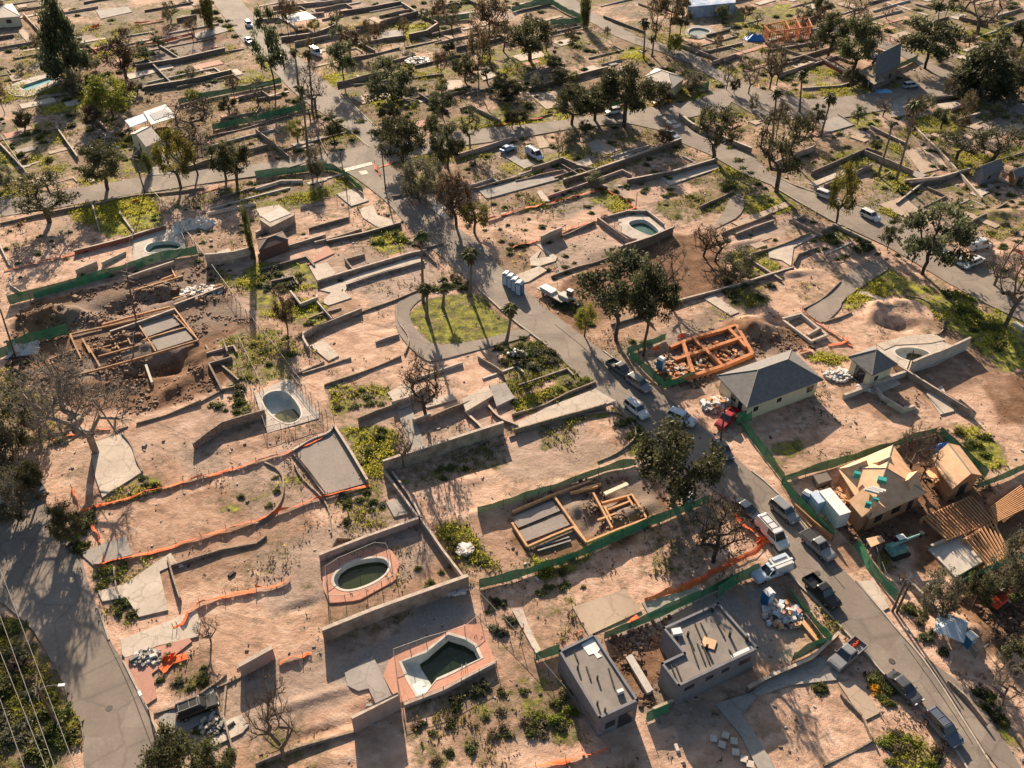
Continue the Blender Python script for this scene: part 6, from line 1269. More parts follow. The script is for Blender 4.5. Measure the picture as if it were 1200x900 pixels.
for root, base, z, L_ in ((rA, bA, 3.38, [((687, 782), (692, 797)), ((713, 784), (720, 807)), ((673, 765), (677, 775))]), (rB, bB, 3.58, [((814, 731), (822, 750)), ((821, 731), (828, 745)), ((810, 758), (818, 781)), ((817, 755), (826, 778)), ((822, 753), (831, 777)), ((786, 780), (794, 800)), ((791, 779), (799, 799)), ((792, 745), (797, 758)), ((839, 729), (849, 748)), ((854, 762), (858, 768))])):
    for a_, b_ in L_:
        p = G(*a_, z)-base; q = G(*b_, z)-base; p.z = q.z = z+.12; MB().tube([p, q], .10, 6).build('pipe', M_BLACK, root)
for px, py in ((677, 783), (700, 795), (700, 825), (709, 833)): g = G(px, py, 3.5)-bA; MB().tube([(g.x, g.y, 3.38), (g.x, g.y, 4.0)], .12, 8).build('vent_pipe', M_BLACK, rA)
for px, py in ((835, 716), (875, 750), (828, 760), (806, 745), (855, 745)): g = G(px, py, 3.7)-bB; MB().tube([(g.x, g.y, 3.58), (g.x, g.y, 4.4)], .16, 8).build('vent_pipe', M_BLACK, rB)
g = G(793, 741, 3.8)-bB; MB().box((g.x, g.y, 3.85), (1.1, .8, .5), lot_a+.6).build('white_box', M_WHITE, rB); g = G(831, 753, 3.8)-bB; MB().box((g.x, g.y, 3.68), (1.5, 1.3, .15), lot_a).build('plywood_sheet', M_OSB, rB)
g = G(1055, 650) 
def slabby(name, pts, z0, z1, m, label, cat):
    q = [G(a, b, z1) for a, b in pts]; c = sum(q, Vector())/len(q); o = MB().prism([(p.x-c.x, p.y-c.y) for p in q], z0, z1).build(name, m); o.location = (c.x, c.y, 0); return tag(o, label, cat, None, 'thing')
def canopy_roof(pts, z, m, label, cat='roof', legs=True, name='carport', t=.15):
    q = [G(a, b, z) for a, b in pts]; c = sum(q, Vector())/len(q); root = empty(name, (c.x, c.y, 0)); L = [p-Vector((c.x, c.y, 0)) for p in q]; MB().prism([(p.x, p.y) for p in L], z-t, z).build('roof', m, root)
    for p in inset(L, .3): MB().box((p.x, p.y, (z-t)/2), (.14, .14, z-t-.01)).build('post', M_POST, root)
    tag(root, label, cat, None, 'thing'); return root, c
canopy_roof([(146, 141), (168, 133), (176, 140), (153, 149)], 2.8, M_LBLUE, 'pale blue grey carport roof beside the solar panels', 'carport')
cr, cc = canopy_roof([(168, 131), (194, 122), (207, 137), (177, 146)], 3.1, mat('pale_metal_roof', (.55, .56, .56)), 'pale carport roof carrying a dark solar panel', 'carport')
q = [G(a, b, 3.2) for a, b in [(175, 134), (194, 127), (200, 134), (181, 141)]]; MB().prism([(p.x-cc.x, p.y-cc.y) for p in q], 3.12, 3.2).build('solar_panel', mat('solar_cells', (.03, .04, .08), rough=.2), cr)
canopy_roof([(326, 20), (358, 13), (371, 21), (338, 27)], 3.2, mat('white_roofing', (.72, .70, .67)), 'long flat white roof at the far end beside the upper street', 'building', name='long_shelter')
slabby('garden_block', [(304, 257), (329, 243), (345, 252), (317, 266)], -.3, 1.9, WALLM['block'], 'grey masonry block with a broken white top above the brown roofed block', 'block')
slabby('concrete_cover', [(306, 253), (329, 243), (341, 250), (316, 260)], 1.9, 2.0, M_CON, 'broken white slab lying on the grey masonry block', 'slab')
slabby('blue_walled_house', [(806, 8), (862, 3), (862, -8), (808, -5)], -.3, 3.6, mat('blue_sheet_wall', (.08, .18, .38), (.40, .43, .46), .35), 'far house wrapped in blue and white sheeting at the top edge', 'house')
slabby('concrete_slab', [(1088, 643), (1127, 626), (1155, 656), (1120, 676)], -.3, .25, M_CON, 'new pale concrete slab below the timber floor joists', 'slab')
slabby('raised_slab', [(541, 468), (572, 452), (578, 463), (546, 482)], -.3, .8, PAVE['pale'], 'raised pale terrace slab with an orange corner mark', 'slab'); slabby('raised_slab', [(573, 452), (592, 448), (603, 466), (582, 476)], -.3, .55, PAVE['grey'], 'grey stepped terrace block beside the street driveway', 'slab')
slabby('broken_slab', [(1027, 403), (1060, 394), (1095, 391), (1108, 398), (1090, 402), (1050, 404), (1036, 410)], -.2, .16, PAVE['pale'], 'cracked white paving pieces along the sandy side of the elliptical pool', 'slab')
W('pale', .6, [(916, 376), (938, 370), (968, 395), (950, 402), (917, 377)], [(945, 396), (960, 388)], w=.4); W('dark', .5, [(570, 475), (585, 492), (607, 500)], [(545, 484), (560, 498), (570, 510)], w=.3, curved=True)
W('pale', .5, [(1089, 644), (1127, 627)], [(1127, 626), (1140, 641)], w=.25)
canopy_roof([(1015, 631), (1032, 627), (1037, 634), (1021, 641)], 2.4, M_OSB, 'small plywood topped stand beside the green drilling rig', 'stand', name='work_stand')
# container and light blue box
def container(A, B, C, h, m, label, name='shipping_container'):
    P = para(A, B, C, h); c = sum(P, Vector())/4; L = [p-Vector((c.x, c.y, 0)) for p in P]; root = empty(name, (c.x, c.y, 0)); MB().prism([(p.x, p.y) for p in L], .1, h).build('box', m, root); MB().prism([(p.x, p.y) for p in inset(L, -.03)], h, h+.06).build('roof', m, root)
    mb = MB()
    for i in range(4):
        p, q = L[i], L[(i+1) % 4]; n = max(2, int((q-p).length/.35))
        for k in range(1, n):
            r = p.lerp(q, k/n); mb.box((r.x, r.y, h/2+.05), (.07, .07, h-.3), lot_a)
    mb.build('ribs', m, root); tag(root, label, 'container', None, 'thing'); return root
container((960, 576), (973, 572), (997, 600), 2.7, M_WHITE, 'white box container beside the sheathed roof house'); container((949, 578), (958, 575), (968, 587), 2.4, M_LBLUE, 'pale blue container half hidden behind the white one')
# open timber frames, joists and formwork
M_OSBD2 = mat('dirty_form_boards', (.42, .24, .125), (.24, .13, .07), 1.2)
def lumber(name, segs, w, h, m, label, cat, z0=0.0, posts=False):
    S = [(G(*a), G(*b)) for a, b in segs]; c = sum((a+b for a, b in S), Vector())/(2*len(S)); o = MB()
    for k, (a, b) in enumerate(S): a = a-c; b = b-c; a.z = b.z = z0+.006*(k % 5); o.bar(a, b, w, h)
    r = o.build(name, m); r.location = c; return tag(r, label, cat, None, 'thing')
def poly(*p): return list(zip(p, p[1:]))
lumber('timber_formwork', poly((57, 423), (68, 447), (120, 433), (170, 419), (233, 400), (200, 366), (160, 376), (83, 393), (90, 410), (57, 423))+poly((103, 406), (118, 431))+poly((162, 380), (183, 413))+poly((116, 419), (178, 402))+poly((128, 392), (140, 410))+poly((145, 387), (154, 405))+poly((180, 396), (222, 384))+poly((83, 395), (97, 424))+poly((97, 398), (106, 415))+poly((135, 410), (142, 398))+poly((112, 411), (150, 401))+poly((62, 425), (72, 443))+poly((168, 400), (205, 388)),   .24, .34, M_OSBD2, 'brown timber forms around the dug footings of the left building plot', 'formwork')
lumber('timber_formwork', poly((120, 382), (160, 371), (200, 361))+poly((205, 363), (231, 398))+poly((203, 352), (260, 335))+poly((158, 342), (215, 325))+poly((200, 313), (206, 326))+poly((190, 329), (203, 324)), .22, .4, M_LUM, 'thin timber boards above the footings along the grey wall line', 'formwork')
lumber('timber_formwork', poly((785, 410), (812, 399), (846, 390), (862, 384), (881, 418), (850, 431), (820, 441), (786, 449))+poly((812, 400), (845, 431))+poly((790, 425), (830, 412), (868, 399))+poly((853, 388), (874, 410))+poly((800, 405), (812, 440)), .6, .75, M_ORLUM, 'bright orange timber forms of a foundation grid beside the grey hip roof', 'formwork')
lumber('timber_formwork', poly((600, 615), (618, 643), (645, 631), (672, 620), (687, 638), (726, 622), (758, 610))+poly((650, 585), (687, 638))+poly((695, 580), (717, 621))+poly((705, 592), (740, 582), (757, 609))+poly((600, 602), (640, 585), (692, 566))+poly((680, 576), (704, 569))+poly((668, 580), (700, 572))+poly((712, 600), (738, 590))+poly((700, 612), (722, 604))+poly((735, 584), (748, 606))+poly((708, 596), (716, 612)), .28, .5, M_LUM, 'timber forms around dirt trenches inside the green fenced plot', 'formwork')
lumber('plank', poly((708, 583), (735, 571)), .6, .3, mat('pale_board', (.68, .58, .45)), 'long pale plank lying on the trench mounds', 'plank', .5)
lumber('steel_pipe', poly((630, 646), (669, 634)), .22, .18, M_POST, 'nearer grey pipe laid beside the timber framed trenches', 'pipe'); lumber('steel_pipe', poly((628, 642), (667, 630)), .22, .18, M_POST, 'farther grey pipe laid beside the timber framed trenches', 'pipe')
lumber('concrete_planks', poly((735, 772), (760, 814))+poly((738, 770), (763, 812))+poly((742, 779), (749, 790)), .5, .5, mat('grey_bundle', (.45, .41, .38)), 'stack of long grey planks between the flat roofed buildings', 'planks')
lumber('lumber_stack', poly((918, 705), (945, 738))+poly((921, 704), (950, 741))+poly((926, 710), (955, 748))+poly((930, 720), (957, 752)), .35, .35, M_LUM, 'long tan lumber stack inside the fence by the black pickup', 'lumber')
lumber('gravel_bed', [((166, 389), (207, 374)), ((181, 404), (222, 391))], 4.2, .08, PAVE['gravel'], 'pair of flat gravel beds between the brown timber forms', 'gravel bed')
lumber('gravel_bed', [((603, 613), (652, 593)), ((612, 629), (664, 609))], 2.1, .1, PAVE['gravel'], 'pair of grey gravel beds in the timber framed trenches', 'gravel bed')
lumber('timber_barrier', poly((930, 596), (952, 616), (974, 634)), .18, 1.0, M_OSBD, 'brown timber barrier along the kerb beside the white box container', 'barrier')
lumber('long_plank', poly((933, 600), (951, 619)), .35, .3, M_LUM, 'pale orange plank along the kerb above the silver pickup', 'plank', .1)
def joists(A, B, C, D, n, label):
    """floor joists running A-B to D-C"""
    a, b, c, d = [G(*p, .9) for p in (A, B, C, D)]; o = (a+b+c+d)/4; root = empty('floor_frame', (o.x, o.y, 0)); of = Vector((o.x, o.y, 0)); J = MB()
    for i in range(n+1): t = i/n; J.bar(a.lerp(d, t)-of, b.lerp(c, t)-of, .11, .28)
    J.build('joists', M_LUM, root); R_ = MB()
    for p, q in ((a, d), (b, c)): R_.bar(p-of-Vector((0, 0, .3)), q-of-Vector((0, 0, .3)), .3, .29)
    for p in (a, b, c, d, (a+d)/2, (b+c)/2): R_.box((p.x-of.x, p.y-of.y, .25), (.35, .35, .68))
    R_.build('rim_beam', M_LUM, root); tag(root, label, 'floor frame', None, 'thing')
joists((1081, 607), (1108, 632), (1163, 611), (1137, 582), 17, 'timber floor frame with close joists beside the small sheathed gable house'); joists((1130, 632), (1156, 662), (1182, 650), (1163, 611), 9, 'lower timber floor frame behind the grey green tree')
joists((1168, 612), (1210, 592), (1196, 570), (1160, 596), 11, 'upper timber floor frame reaching the right edge of the view')
def stud_frame(quads, h, label):
    S = [(G(*a), G(*b)) for a, b in quads]; c = sum((a+b for a, b in S), Vector())/(2*len(S)); root = empty('timber_house', c)
    for a, b in S:
        m = MB(); a = a-c; b = b-c; n = max(3, int((b-a).length/.8)); up = Vector((0, 0, h)); m.bar(a, b, .2, .15); m.bar(a+up, b+up, .22, .3); m.bar(a+up*.5, b+up*.5, .18, .15)
        for i in range(n+1): p = a.lerp(b, i/n); m.box((p.x, p.y, h/2+.05), (.16, .16, h-.1))
        m.build('stud_wall', M_ORLUM, root)
    tag(root, label, 'timber frame', None, 'thing')
stud_frame([((893, 44), (944, 34)), ((944, 34), (949, 46)), ((893, 44), (900, 52)), ((900, 52), (949, 46)), ((918, 39), (923, 49)), ((930, 36), (936, 48))], 3.6, 'orange timber house frame standing on the far lots')

# ------------------------------------------------------------------ vehicles
def paint(name, c, rough=.35): return mat('paint_'+name, c, tuple(x*.85 for x in c), .5, rough=rough, spec=.5)
M_TYRE = mat('tyre_rubber', (.025, .025, .025), rough=.9); M_RIM = mat('wheel_rim', (.35, .35, .36), rough=.35, metal=.7); M_GLASS = mat('car_glass', (.02, .025, .03), (.015, .018, .022), rough=.06, spec=.8)
M_LAMPW = mat('headlamp', (.75, .75, .72), rough=.2); M_LAMPR = mat('tail_lamp', (.45, .02, .02), rough=.3)
WHEEL = MB().tube([(0, -.12, 0), (0, .12, 0)], .36, 14).mesh('wheel', M_TYRE); RIM = MB().tube([(0, -.125, 0), (0, .125, 0)], .21, 10).mesh('rim', M_RIM)
def ring8(x, hw, z0, z1, k=.88): zm = z0+(z1-z0)*.62; return [(x, -hw*.92, z0), (x, -hw, z0+.12), (x, -hw, zm), (x, -hw*k, z1), (x, hw*k, z1), (x, hw, zm), (x, hw, z0+.12), (x, hw*.92, z0)]
CARS = {  # length, half width, lower body stations (x as share, top z), cabin (x0,x1 base; x0,x1 roof), belt z, roof z
 'sedan': (4.7, .9, [(-.5, .72), (-.47, .92), (-.30, .97), (.18, .97), (.40, .82), (.48, .70), (.5, .58)], (-.40, .22, -.24, .05), .95, 1.45), 'suv': (4.8, .95, [(-.5, .8), (-.48, 1.05), (-.1, 1.08), (.2, 1.08), (.42, .98), (.48, .85), (.5, .65)], (-.485, .24, -.44, .10), 1.05, 1.72),
 'pickup': (5.6, .98, [(-.5, 1.0), (-.49, 1.05), (-.1, 1.06), (.2, 1.08), (.42, 1.02), (.485, .9), (.5, .7)], (-.12, .22, -.09, .10), 1.05, 1.82), 'van': (5.6, 1.0, [(-.5, 1.1), (-.49, 1.2), (.2, 1.2), (.32, 1.15), (.46, 1.0), (.5, .7)], (-.495, .33, -.485, .20), 1.15, 2.15)}
def vehicle(kind, rear, front, col, label, cat='car', extra=None, name=None):
    a = G(*rear, .6); b = G(*front, .6); c = (a+b)/2; d = b-a; L, hw, st, cab, belt, top = CARS[kind]; root = empty(name or {'pickup': 'pickup_truck', 'van': 'van', 'suv': 'parked_car', 'sedan': 'parked_car'}[kind], (c.x, c.y, .02), math.atan2(d.y, d.x), .94)
    B = MB()
    if kind == 'pickup':      # cab and bonnet loft, then the open bed
        B.loft([ring8(x*L, hw*(1 if abs(x) < .47 else .94), .38, z) for x, z in [(-.13, 1.05)]+[s for s in st if s[0] > -.1]])
        B.bar((-.5*L, 0, .38), (-.13*L, 0, .38), 2*hw*.98, .3)
        for s in (-1, 1): B.bar((-.5*L, s*(hw-.06), .68), (-.13*L, s*(hw-.06), .68), .12, .42)
        B.bar((-.495*L, -hw+.12, .68), (-.495*L, hw-.12, .68), .1, .40); B.bar((-.14*L, -hw+.12, .68), (-.14*L, hw-.12, .68), .1, .40)
    else: B.loft([ring8(x*L, hw*(1 if abs(x) < .47 else .93), .32, z) for x, z in st])
    x0, x1, r0, r1 = [v*L for v in cab]; wb, wt = hw*.90, hw*.74
    V = [(x0, -wb, belt-.06), (x1, -wb, belt-.06), (x1, wb, belt-.06), (x0, wb, belt-.06), (r0, -wt, top-.05), (r1, -wt, top-.05), (r1, wt, top-.05), (r0, wt, top-.05)]; F = [(3, 2, 1, 0), (4, 5, 6, 7), (0, 1, 5, 4), (1, 2, 6, 5), (2, 3, 7, 6), (3, 0, 4, 7)]
    if kind == 'van': MB().add([(x0, -wb-.03, belt-.07), (r1-1.3, -wb-.03, belt-.07), (r1-1.3, wb+.03, belt-.07), (x0, wb+.03, belt-.07), (r0, -wt-.05, top), (r1-1.3, -wt-.05, top), (r1-1.3, wt+.05, top), (r0, wt+.05, top)], F).build('cargo_body', col, root)
    MB().add(V, F).build('windows', M_GLASS, root); MB().loft([[(x, -wt*k, z-.03), (x, -wt*k, z), (x, -wt*k*.8, z+.04), (x, wt*k*.8, z+.04), (x, wt*k, z), (x, wt*k, z-.03)] for x, k, z in ((r0-.05, .98, top-.06), (r0+.15, 1.04, top), (r1-.1, 1.04, top), (r1+.05, .98, top-.05))]).build('roof', col, root)
    P = B
    for s in (-1, 1):
        for xa, xb in ((x0, r0), (x1, r1), ((x0+x1)/2-.1, (r0+r1)/2-.1)): P.tube([(xa, s*(wb+.01), belt-.05), (xb, s*(wt+.01), top-.04)], .045, 4)
    B.build('body', col, root)
    for x in (-.31*L, .31*L):
        for s in (-1, 1): w = link('wheel', WHEEL, root); w.location = (x, s*(hw-.1), .36); link('rim', RIM, w)
    for s in (-1, 1):
        MB().box((L*.485, s*hw*.68, .72), (.12, .34, .16)).build('headlight', M_LAMPW, root); MB().box((-L*.493, s*hw*.78, .85), (.08, .2, .26)).build('tail_light', M_LAMPR, root)
        MB().box((x1-.15, s*(hw+.09), belt+.08), (.14, .18, .16)).build('mirror', col, root)
    if extra: extra(root, L, hw, top)
    tag(root, label, cat, 'vehicles parked along the streets', 'thing'); return root
Pw, Ps, Pg, Pb, Pd, Pbl = paint('white', (.55, .55, .55)), paint('silver', (.20, .205, .21)), paint('grey', (.075, .078, .085)), paint('black', (.008, .009, .011)), paint('dark_blue', (.03, .045, .07)), paint('blue_white', (.40, .48, .56))
def rack(root, L, hw, top): MB().box((-.30*L, 0, 1.12), (.32*L, hw*1.9, .12)).build('bed_cover', M_BLACK, root)
def load_orange(root, L, hw, top):
    for i in range(4): MB().tube([(-.42*L+i*.35, -.2+.15*(i % 2), .7), (-.42*L+i*.35, -.2+.15*(i % 2), 1.25)], [.22, .05], 8).build('traffic_cone', M_ORANGE, root)
def bars(root, L, hw, top):
    m = MB()
    for s in (-1, 1): m.bar((-.45*L, s*.6, top+.08), (.05*L, s*.6, top+.08), .07, .07)
    for x in (-.4, -.15, .04): m.bar((x*L, -.7, top+.02), (x*L, .7, top+.02), .06, .06)
    m.build('roof_rack', M_POST, root)
vehicle('suv', (1091, 838), (1119, 868), paint('blue_grey', (.085, .105, .14)), 'blue grey estate car with roof bars, nearest to the bottom edge on the right kerb', extra=bars); vehicle('sedan', (1046, 793), (1073, 819), Pg, 'dark grey sedan parked above the blue grey estate car')
vehicle('pickup', (1004, 757), (981, 777), Ps, 'silver pickup with orange cones in its bed, parked across the driveway', 'pickup', load_orange); vehicle('pickup', (950, 680), (977, 707), Pb, 'black pickup with open bed beside the rubbish heap fence', 'pickup')
vehicle('van', (894, 614), (916, 638), Pw, 'white van parked by the crumpled orange netting', 'van', bars)
def service(root, L, hw, top):
    MB().box((-.24*L, 0, 1.6), (.5*L, hw*2, 1.2)).build('service_box', Pw, root); MB().bar((-.48*L, hw*.5, 2.45), (.2*L, hw*.5, 2.45), .3, .25).build('ladder_rack', M_WHITE, root); MB().bar((-.45*L, -hw*.6, 2.25), (-.05*L, -hw*.6, 2.25), .5, .12).build('stored_boards', M_LBLUE, root)
vehicle('pickup', (921, 663), (886, 677), Pbl, 'white service truck with tool boxes and ladders, backed toward the street', 'truck', service, 'service_truck')
vehicle('pickup', (945, 627), (972, 652), Ps, 'silver pickup with a covered bed parked below the timber fence', 'pickup', rack); vehicle('suv', (909, 590), (930, 608), Ps, 'silver grey car with a long windscreen beside the white box container')
vehicle('suv', (738, 473), (754, 486), Pw, 'white car parked beside the green verge'); vehicle('suv', (792, 487), (806, 493), Pbl, 'pale blue white car just above the huge oak'); vehicle('suv', (741, 444), (757, 455), Ps, 'silver car second from the top of the two by the orange footings')
vehicle('pickup', (719, 427), (735, 438), Pg, 'brown grey pickup with a white bonnet nearest the umbrella pine', 'pickup'); vehicle('sedan', (867, 590), (884, 604), Pd, 'dark blue car half shaded beside the bare spreading tree'); vehicle('sedan', (843, 520), (852, 533), Pg, 'grey car at the right edge of the huge oak')
vehicle('suv', (726, 129), (711, 132), Pw, 'white car under the oak on the cross street'); vehicle('sedan', (780, 154), (794, 161), Pbl, 'pale car alone near the painted road marks'); vehicle('pickup', (784, 118), (765, 121), paint('yellow', (.70, .38, .03)), 'yellow pickup parked below the white roofed house', 'pickup')
vehicle('suv', (960, 226), (976, 232), Pw, 'white car first of two on the right hand street, beside the yellowish tree'); vehicle('suv', (1012, 249), (1028, 257), Pw, 'white car second of two on the right hand street, further from the yellowish tree'); vehicle('sedan', (1119, 303), (1132, 311), Pbl, 'blue and white car below the white tanks'); vehicle('sedan', (1095, 287), (1104, 293), Pg, 'grey car hidden behind the airy conifer')
vehicle('suv', (288, 24), (295, 33), Pw, 'white car farthest up the upper street'); vehicle('sedan', (286, 43), (297, 52), Pbl, 'blue and white car on the left kerb of the upper street'); vehicle('sedan', (324, 64), (332, 73), Pd, 'blue grey car in the middle of the upper street')
vehicle('van', (362, 57), (378, 66), Pw, 'white roofed van on the right kerb of the upper street', 'van'); vehicle('suv', (1060, 101), (1075, 99), Pbl, 'pale car in the shade of the ruined house'); vehicle('suv', (1182, 112), (1189, 120), Pg, 'grey car behind the spreading grey conifer')
vehicle('suv', (-2, 583), (5, 606), Ps, 'silver car cut by the left edge of the view'); vehicle('suv', (214, 835), (248, 822), Pb, 'black covered car parked across the small drive above the bottom oak', extra=bars); vehicle('suv', (38, 560), (46, 577), Pg, 'dark car hidden under the trees on the left street')
vehicle('van', (617, 176), (636, 187), Pbl, 'blue and white camper parked in the dry lot', 'camper', bars); vehicle('sedan', (590, 176), (600, 172), paint('light_blue', (.15, .30, .50)), 'small blue car beside orange netting on the cross street')
vehicle('van', (1136, 291), (1158, 285), Pw, 'white camper partly behind bare twigs on the right side', 'camper'); vehicle('suv', (1136, 309), (1150, 303), Pw, 'white car below the white camper'); vehicle('pickup', (860, 484), (846, 497), paint('red', (.30, .015, .025)), 'red pickup with rubbish beside the grey hip roof house', 'pickup')
vehicle('pickup', (1140, 117), (1150, 122), Pg, 'grey pickup at the foot of the spreading grey conifer', 'pickup') if False else None
# trailer and machines
def machine(px, py, rz, col, label, boom, name='excavator'):
    root = empty(name, G(px, py), rz); 
    for s in (-1, 1): m = MB(); m.loft([[(x, s*.9-.22, z0), (x, s*.9+.22, z0), (x, s*.9+.22, z1), (x, s*.9-.22, z1)] for x, z0, z1 in ((-1.4, .25, .45), (-1.15, .02, .7), (1.15, .02, .7), (1.4, .25, .45))]); m.build('track', M_BLACK, root)
    MB().box((-.3, 0, 1.1), (2.4, 1.7, .8), 0, 0, .92).build('body', col, root); MB().box((.35, .45, 1.95), (1.1, .8, 1.0), 0, 0, .9).build('cab', M_GLASS, root); MB().box((.35, .45, 2.5), (1.1, .8, .1)).build('cab_roof', M_WHITE, root)
    MB().tube([Vector(p) for p in boom], [.24, .22]+[.15]*(len(boom)-2), 6).build('boom', col, root); e = Vector(boom[-1]); MB().box((e.x, e.y, e.z), (.7, .8, .5), 0, 0, .7).build('bucket', M_BLACK, root); tag(root, label, 'machine', None, 'thing')
machine(1050, 648, .35, mat('green_machine_paint', (.22, .38, .35), (.08, .2, .18), 1.5), 'green drilling rig with a pale boom beside the new concrete slab', [(-1.6, 0, 1.8), (1, 0, 2.3), (3.2, 0, 2.5)], 'drilling_rig'); machine(1167, 707, .6, paint('orange_red', (.45, .06, .03)), 'red excavator with a blue grey cab roof in the shaded dug plot', [(.6, -.3, 1.4), (2.2, -.3, 2.8), (3.5, -.3, 1.0), (3.3, -.3, .4)])
machine(664, 354, -.7, paint('machine_grey', (.30, .29, .27)), 'small grey loader beside the flat trailer under the umbrella pine', [(.6, -.3, 1.3), (2.0, -.3, 1.6), (2.6, -.3, .5)], 'loader')
tr = empty('flat_trailer', G(648, 348), math.atan2(*(G(660, 355)-G(637, 342))[:2][::-1])); MB().box((0, 0, .85), (6.5, 2.3, .2)).build('deck', mat('weathered_deck', (.42, .37, .32)), tr); MB().box((-1.2, 0, 1.15), (3, 1.6, .38)).build('stored_load', M_WTARP, tr)
for x in (-1.6, -.6):
    for s in (-1, 1): w = link('wheel', WHEEL, tr); w.location = (x, s*1.0, .38); link('rim', RIM, w)
tag(tr, 'pale flat trailer with a load beside the main street', 'trailer', None, 'thing')
# portable toilets
M_TOIB = mat('toilet_blue', (.015, .13, .30), (.012, .10, .22), 1, rough=.5)
def toilet(px, py, rz, label, group=None):
    root = empty('portable_toilet', G(px, py), rz, 1.1 if group else .95); MB().box((0, 0, 1.1), (1.15, 1.15, 2.2)).build('cabin', M_TOIB, root); MB().add([(-.62, -.62, 2.2), (.62, -.62, 2.2), (.62, .62, 2.2), (-.62, .62, 2.2), (-.25, -.5, 2.45), (.25, -.5, 2.45), (.25, .5, 2.45), (-.25, .5, 2.45)], [(3, 2, 1, 0), (4, 5, 6, 7), (0, 1, 5, 4), (1, 2, 6, 5), (2, 3, 7, 6), (3, 0, 4, 7)]).build('roof', M_WHITE, root)
    dr = MB().box((0, -.6, 1.05), (.8, .06, 1.85)).build('door', M_LBLUE, root); MB().box((.3, -.65, 1.0), (.08, .05, .16)).build('handle', M_BLACK, dr); tag(root, label, 'portable toilet', group or 'portable toilets', 'thing')
for i, (px, py) in enumerate([(594, 333), (599, 336), (604, 340), (609, 344)]): toilet(px, py, -.5, ['blue portable toilet at the uphill end of the row of four', 'second blue portable toilet from the uphill end of the row', 'third blue portable toilet from the uphill end of the row', 'blue portable toilet at the downhill end of the row of four'][i], 'row of portable toilets')
toilet(806, 593, .3, 'lone blue portable toilet at the foot of the huge oak'); toilet(943, 590, .8, 'blue portable toilet with white roof beside the white box container'); toilet(898, 706, .5, 'blue portable toilet below the white service truck'); toilet(774, 432, .8, 'portable toilet inside the orange foundation site'); toilet(1132, 757, .5, 'blue portable toilet below the white canopy')
# canopy, tarps, heaps
cn = empty('canopy_tent', G(1109, 745), lot_a-.1, .85)
for x in (-1.8, 1.8):
    for y_ in (-1.8, 1.8): MB().tube([(x, y_, -.1), (x, y_, 2.3)], .04, 5).build('pole', M_POST, cn)
MB().add([(-1.95, -1.95, 2.25), (1.95, -1.95, 2.25), (1.95, 1.95, 2.25), (-1.95, 1.95, 2.25), (0, 0, 3.1), (-1.95, -1.95, 2.0), (1.95, -1.95, 2.0), (1.95, 1.95, 2.0), (-1.95, 1.95, 2.0)], [(0, 1, 4), (1, 2, 4), (2, 3, 4), (3, 0, 4), (0, 5, 6, 1), (1, 6, 7, 2), (2, 7, 8, 3), (3, 8, 5, 0)]).build('roof', mat('pale_blue_canvas', (.46, .52, .56)), cn); tag(cn, 'pale canopy tent in the fenced yard beside the soil mound', 'tent', None, 'thing')
def cloth(name, px, py, w, d, rz, m, label, h=.5, cat='tarpaulin'):
    n = 12; V = []; g = np.random.default_rng(int(px*7+py)); N = g.normal(size=(n+1, n+1)); N = (N+np.roll(N, 1, 0)+np.roll(N, 1, 1)+np.roll(N, -1, 0))/2
    for j in range(n+1):
        for i in range(n+1): x = (i/n-.5)*w+.12*N[j, i]*w/4; y_ = (j/n-.5)*d+.1*N[i, j]*d/4; e = min(i, n-i, j, n-j)/(n/2); V.append((x, y_, .03+h*(min(1, e*2.2))*(.6+.35*N[j, i])))
    F = [(j*(n+1)+i, j*(n+1)+i+1, (j+1)*(n+1)+i+1, (j+1)*(n+1)+i) for j in range(n) for i in range(n)]; o = MB().add(V, F).build(name, m); o.location = G(px, py); o.rotation_euler = (0, 0, rz); tag(o, label, cat, None, 'thing')
cloth('tarpaulin', 27, 410, 5, 3.6, .3, M_WTARP, 'white tarpaulin over goods beside the soil heaps', 1.2); cloth('tarpaulin', 1104, 527, 3.4, 2.2, .3, M_BLUET, 'blue tarpaulin behind the small sheathed gable building', .6); cloth('tarpaulin', 1033, 533, 2.6, 1.1, .3, M_BLUET, 'small blue sheet by the fence behind the sheathed roof house', .3)
cloth('tarpaulin', 884, 46, 6, 4, 0, M_BLUET, 'blue and white tarpaulin heap left of the orange timber frame', 1.4); cloth('tarpaulin', 1035, 107, 4.4, 2.6, .1, paint('sky_sheet', (.15, .38, .62)), 'bright blue sheet lying in the shade of the ruined house', .4); cloth('tarpaulin', 88, 628, 1.3, 1.2, .3, mat('lime_sheet', (.45, .62, .04)), 'lime yellow sheet on the dark shrubs by the shaded kerb', .4)
cloth('collapsed_slab', 218, 266, 5.5, 4, .6, mat('white_rubble_slab', (.66, .62, .57), (.45, .42, .38)), 'collapsed white slab pieces next to the rear fence line', 1.3, 'rubble'); cloth('collapsed_slab', 238, 262, 5, 4, -.4, mat('white_rubble_slab', (.66, .62, .57)), 'white sagging sheet over rubble below the cross street', 1.6, 'rubble'); cloth('netting_heap', 198, 773, 1.9, 1.2, .6, M_ORANGE, 'crumpled heap of orange netting in the rock garden', .5, 'netting')
cloth('netting_heap', 895, 633, 2.2, 1.1, 0, M_ORANGE, 'crumpled orange netting heap in front of the white van', .5, 'netting'); cloth('garden_mound', 100, 376, 1, 1, 0, M_BROWNR, 'x', .4) if False else None
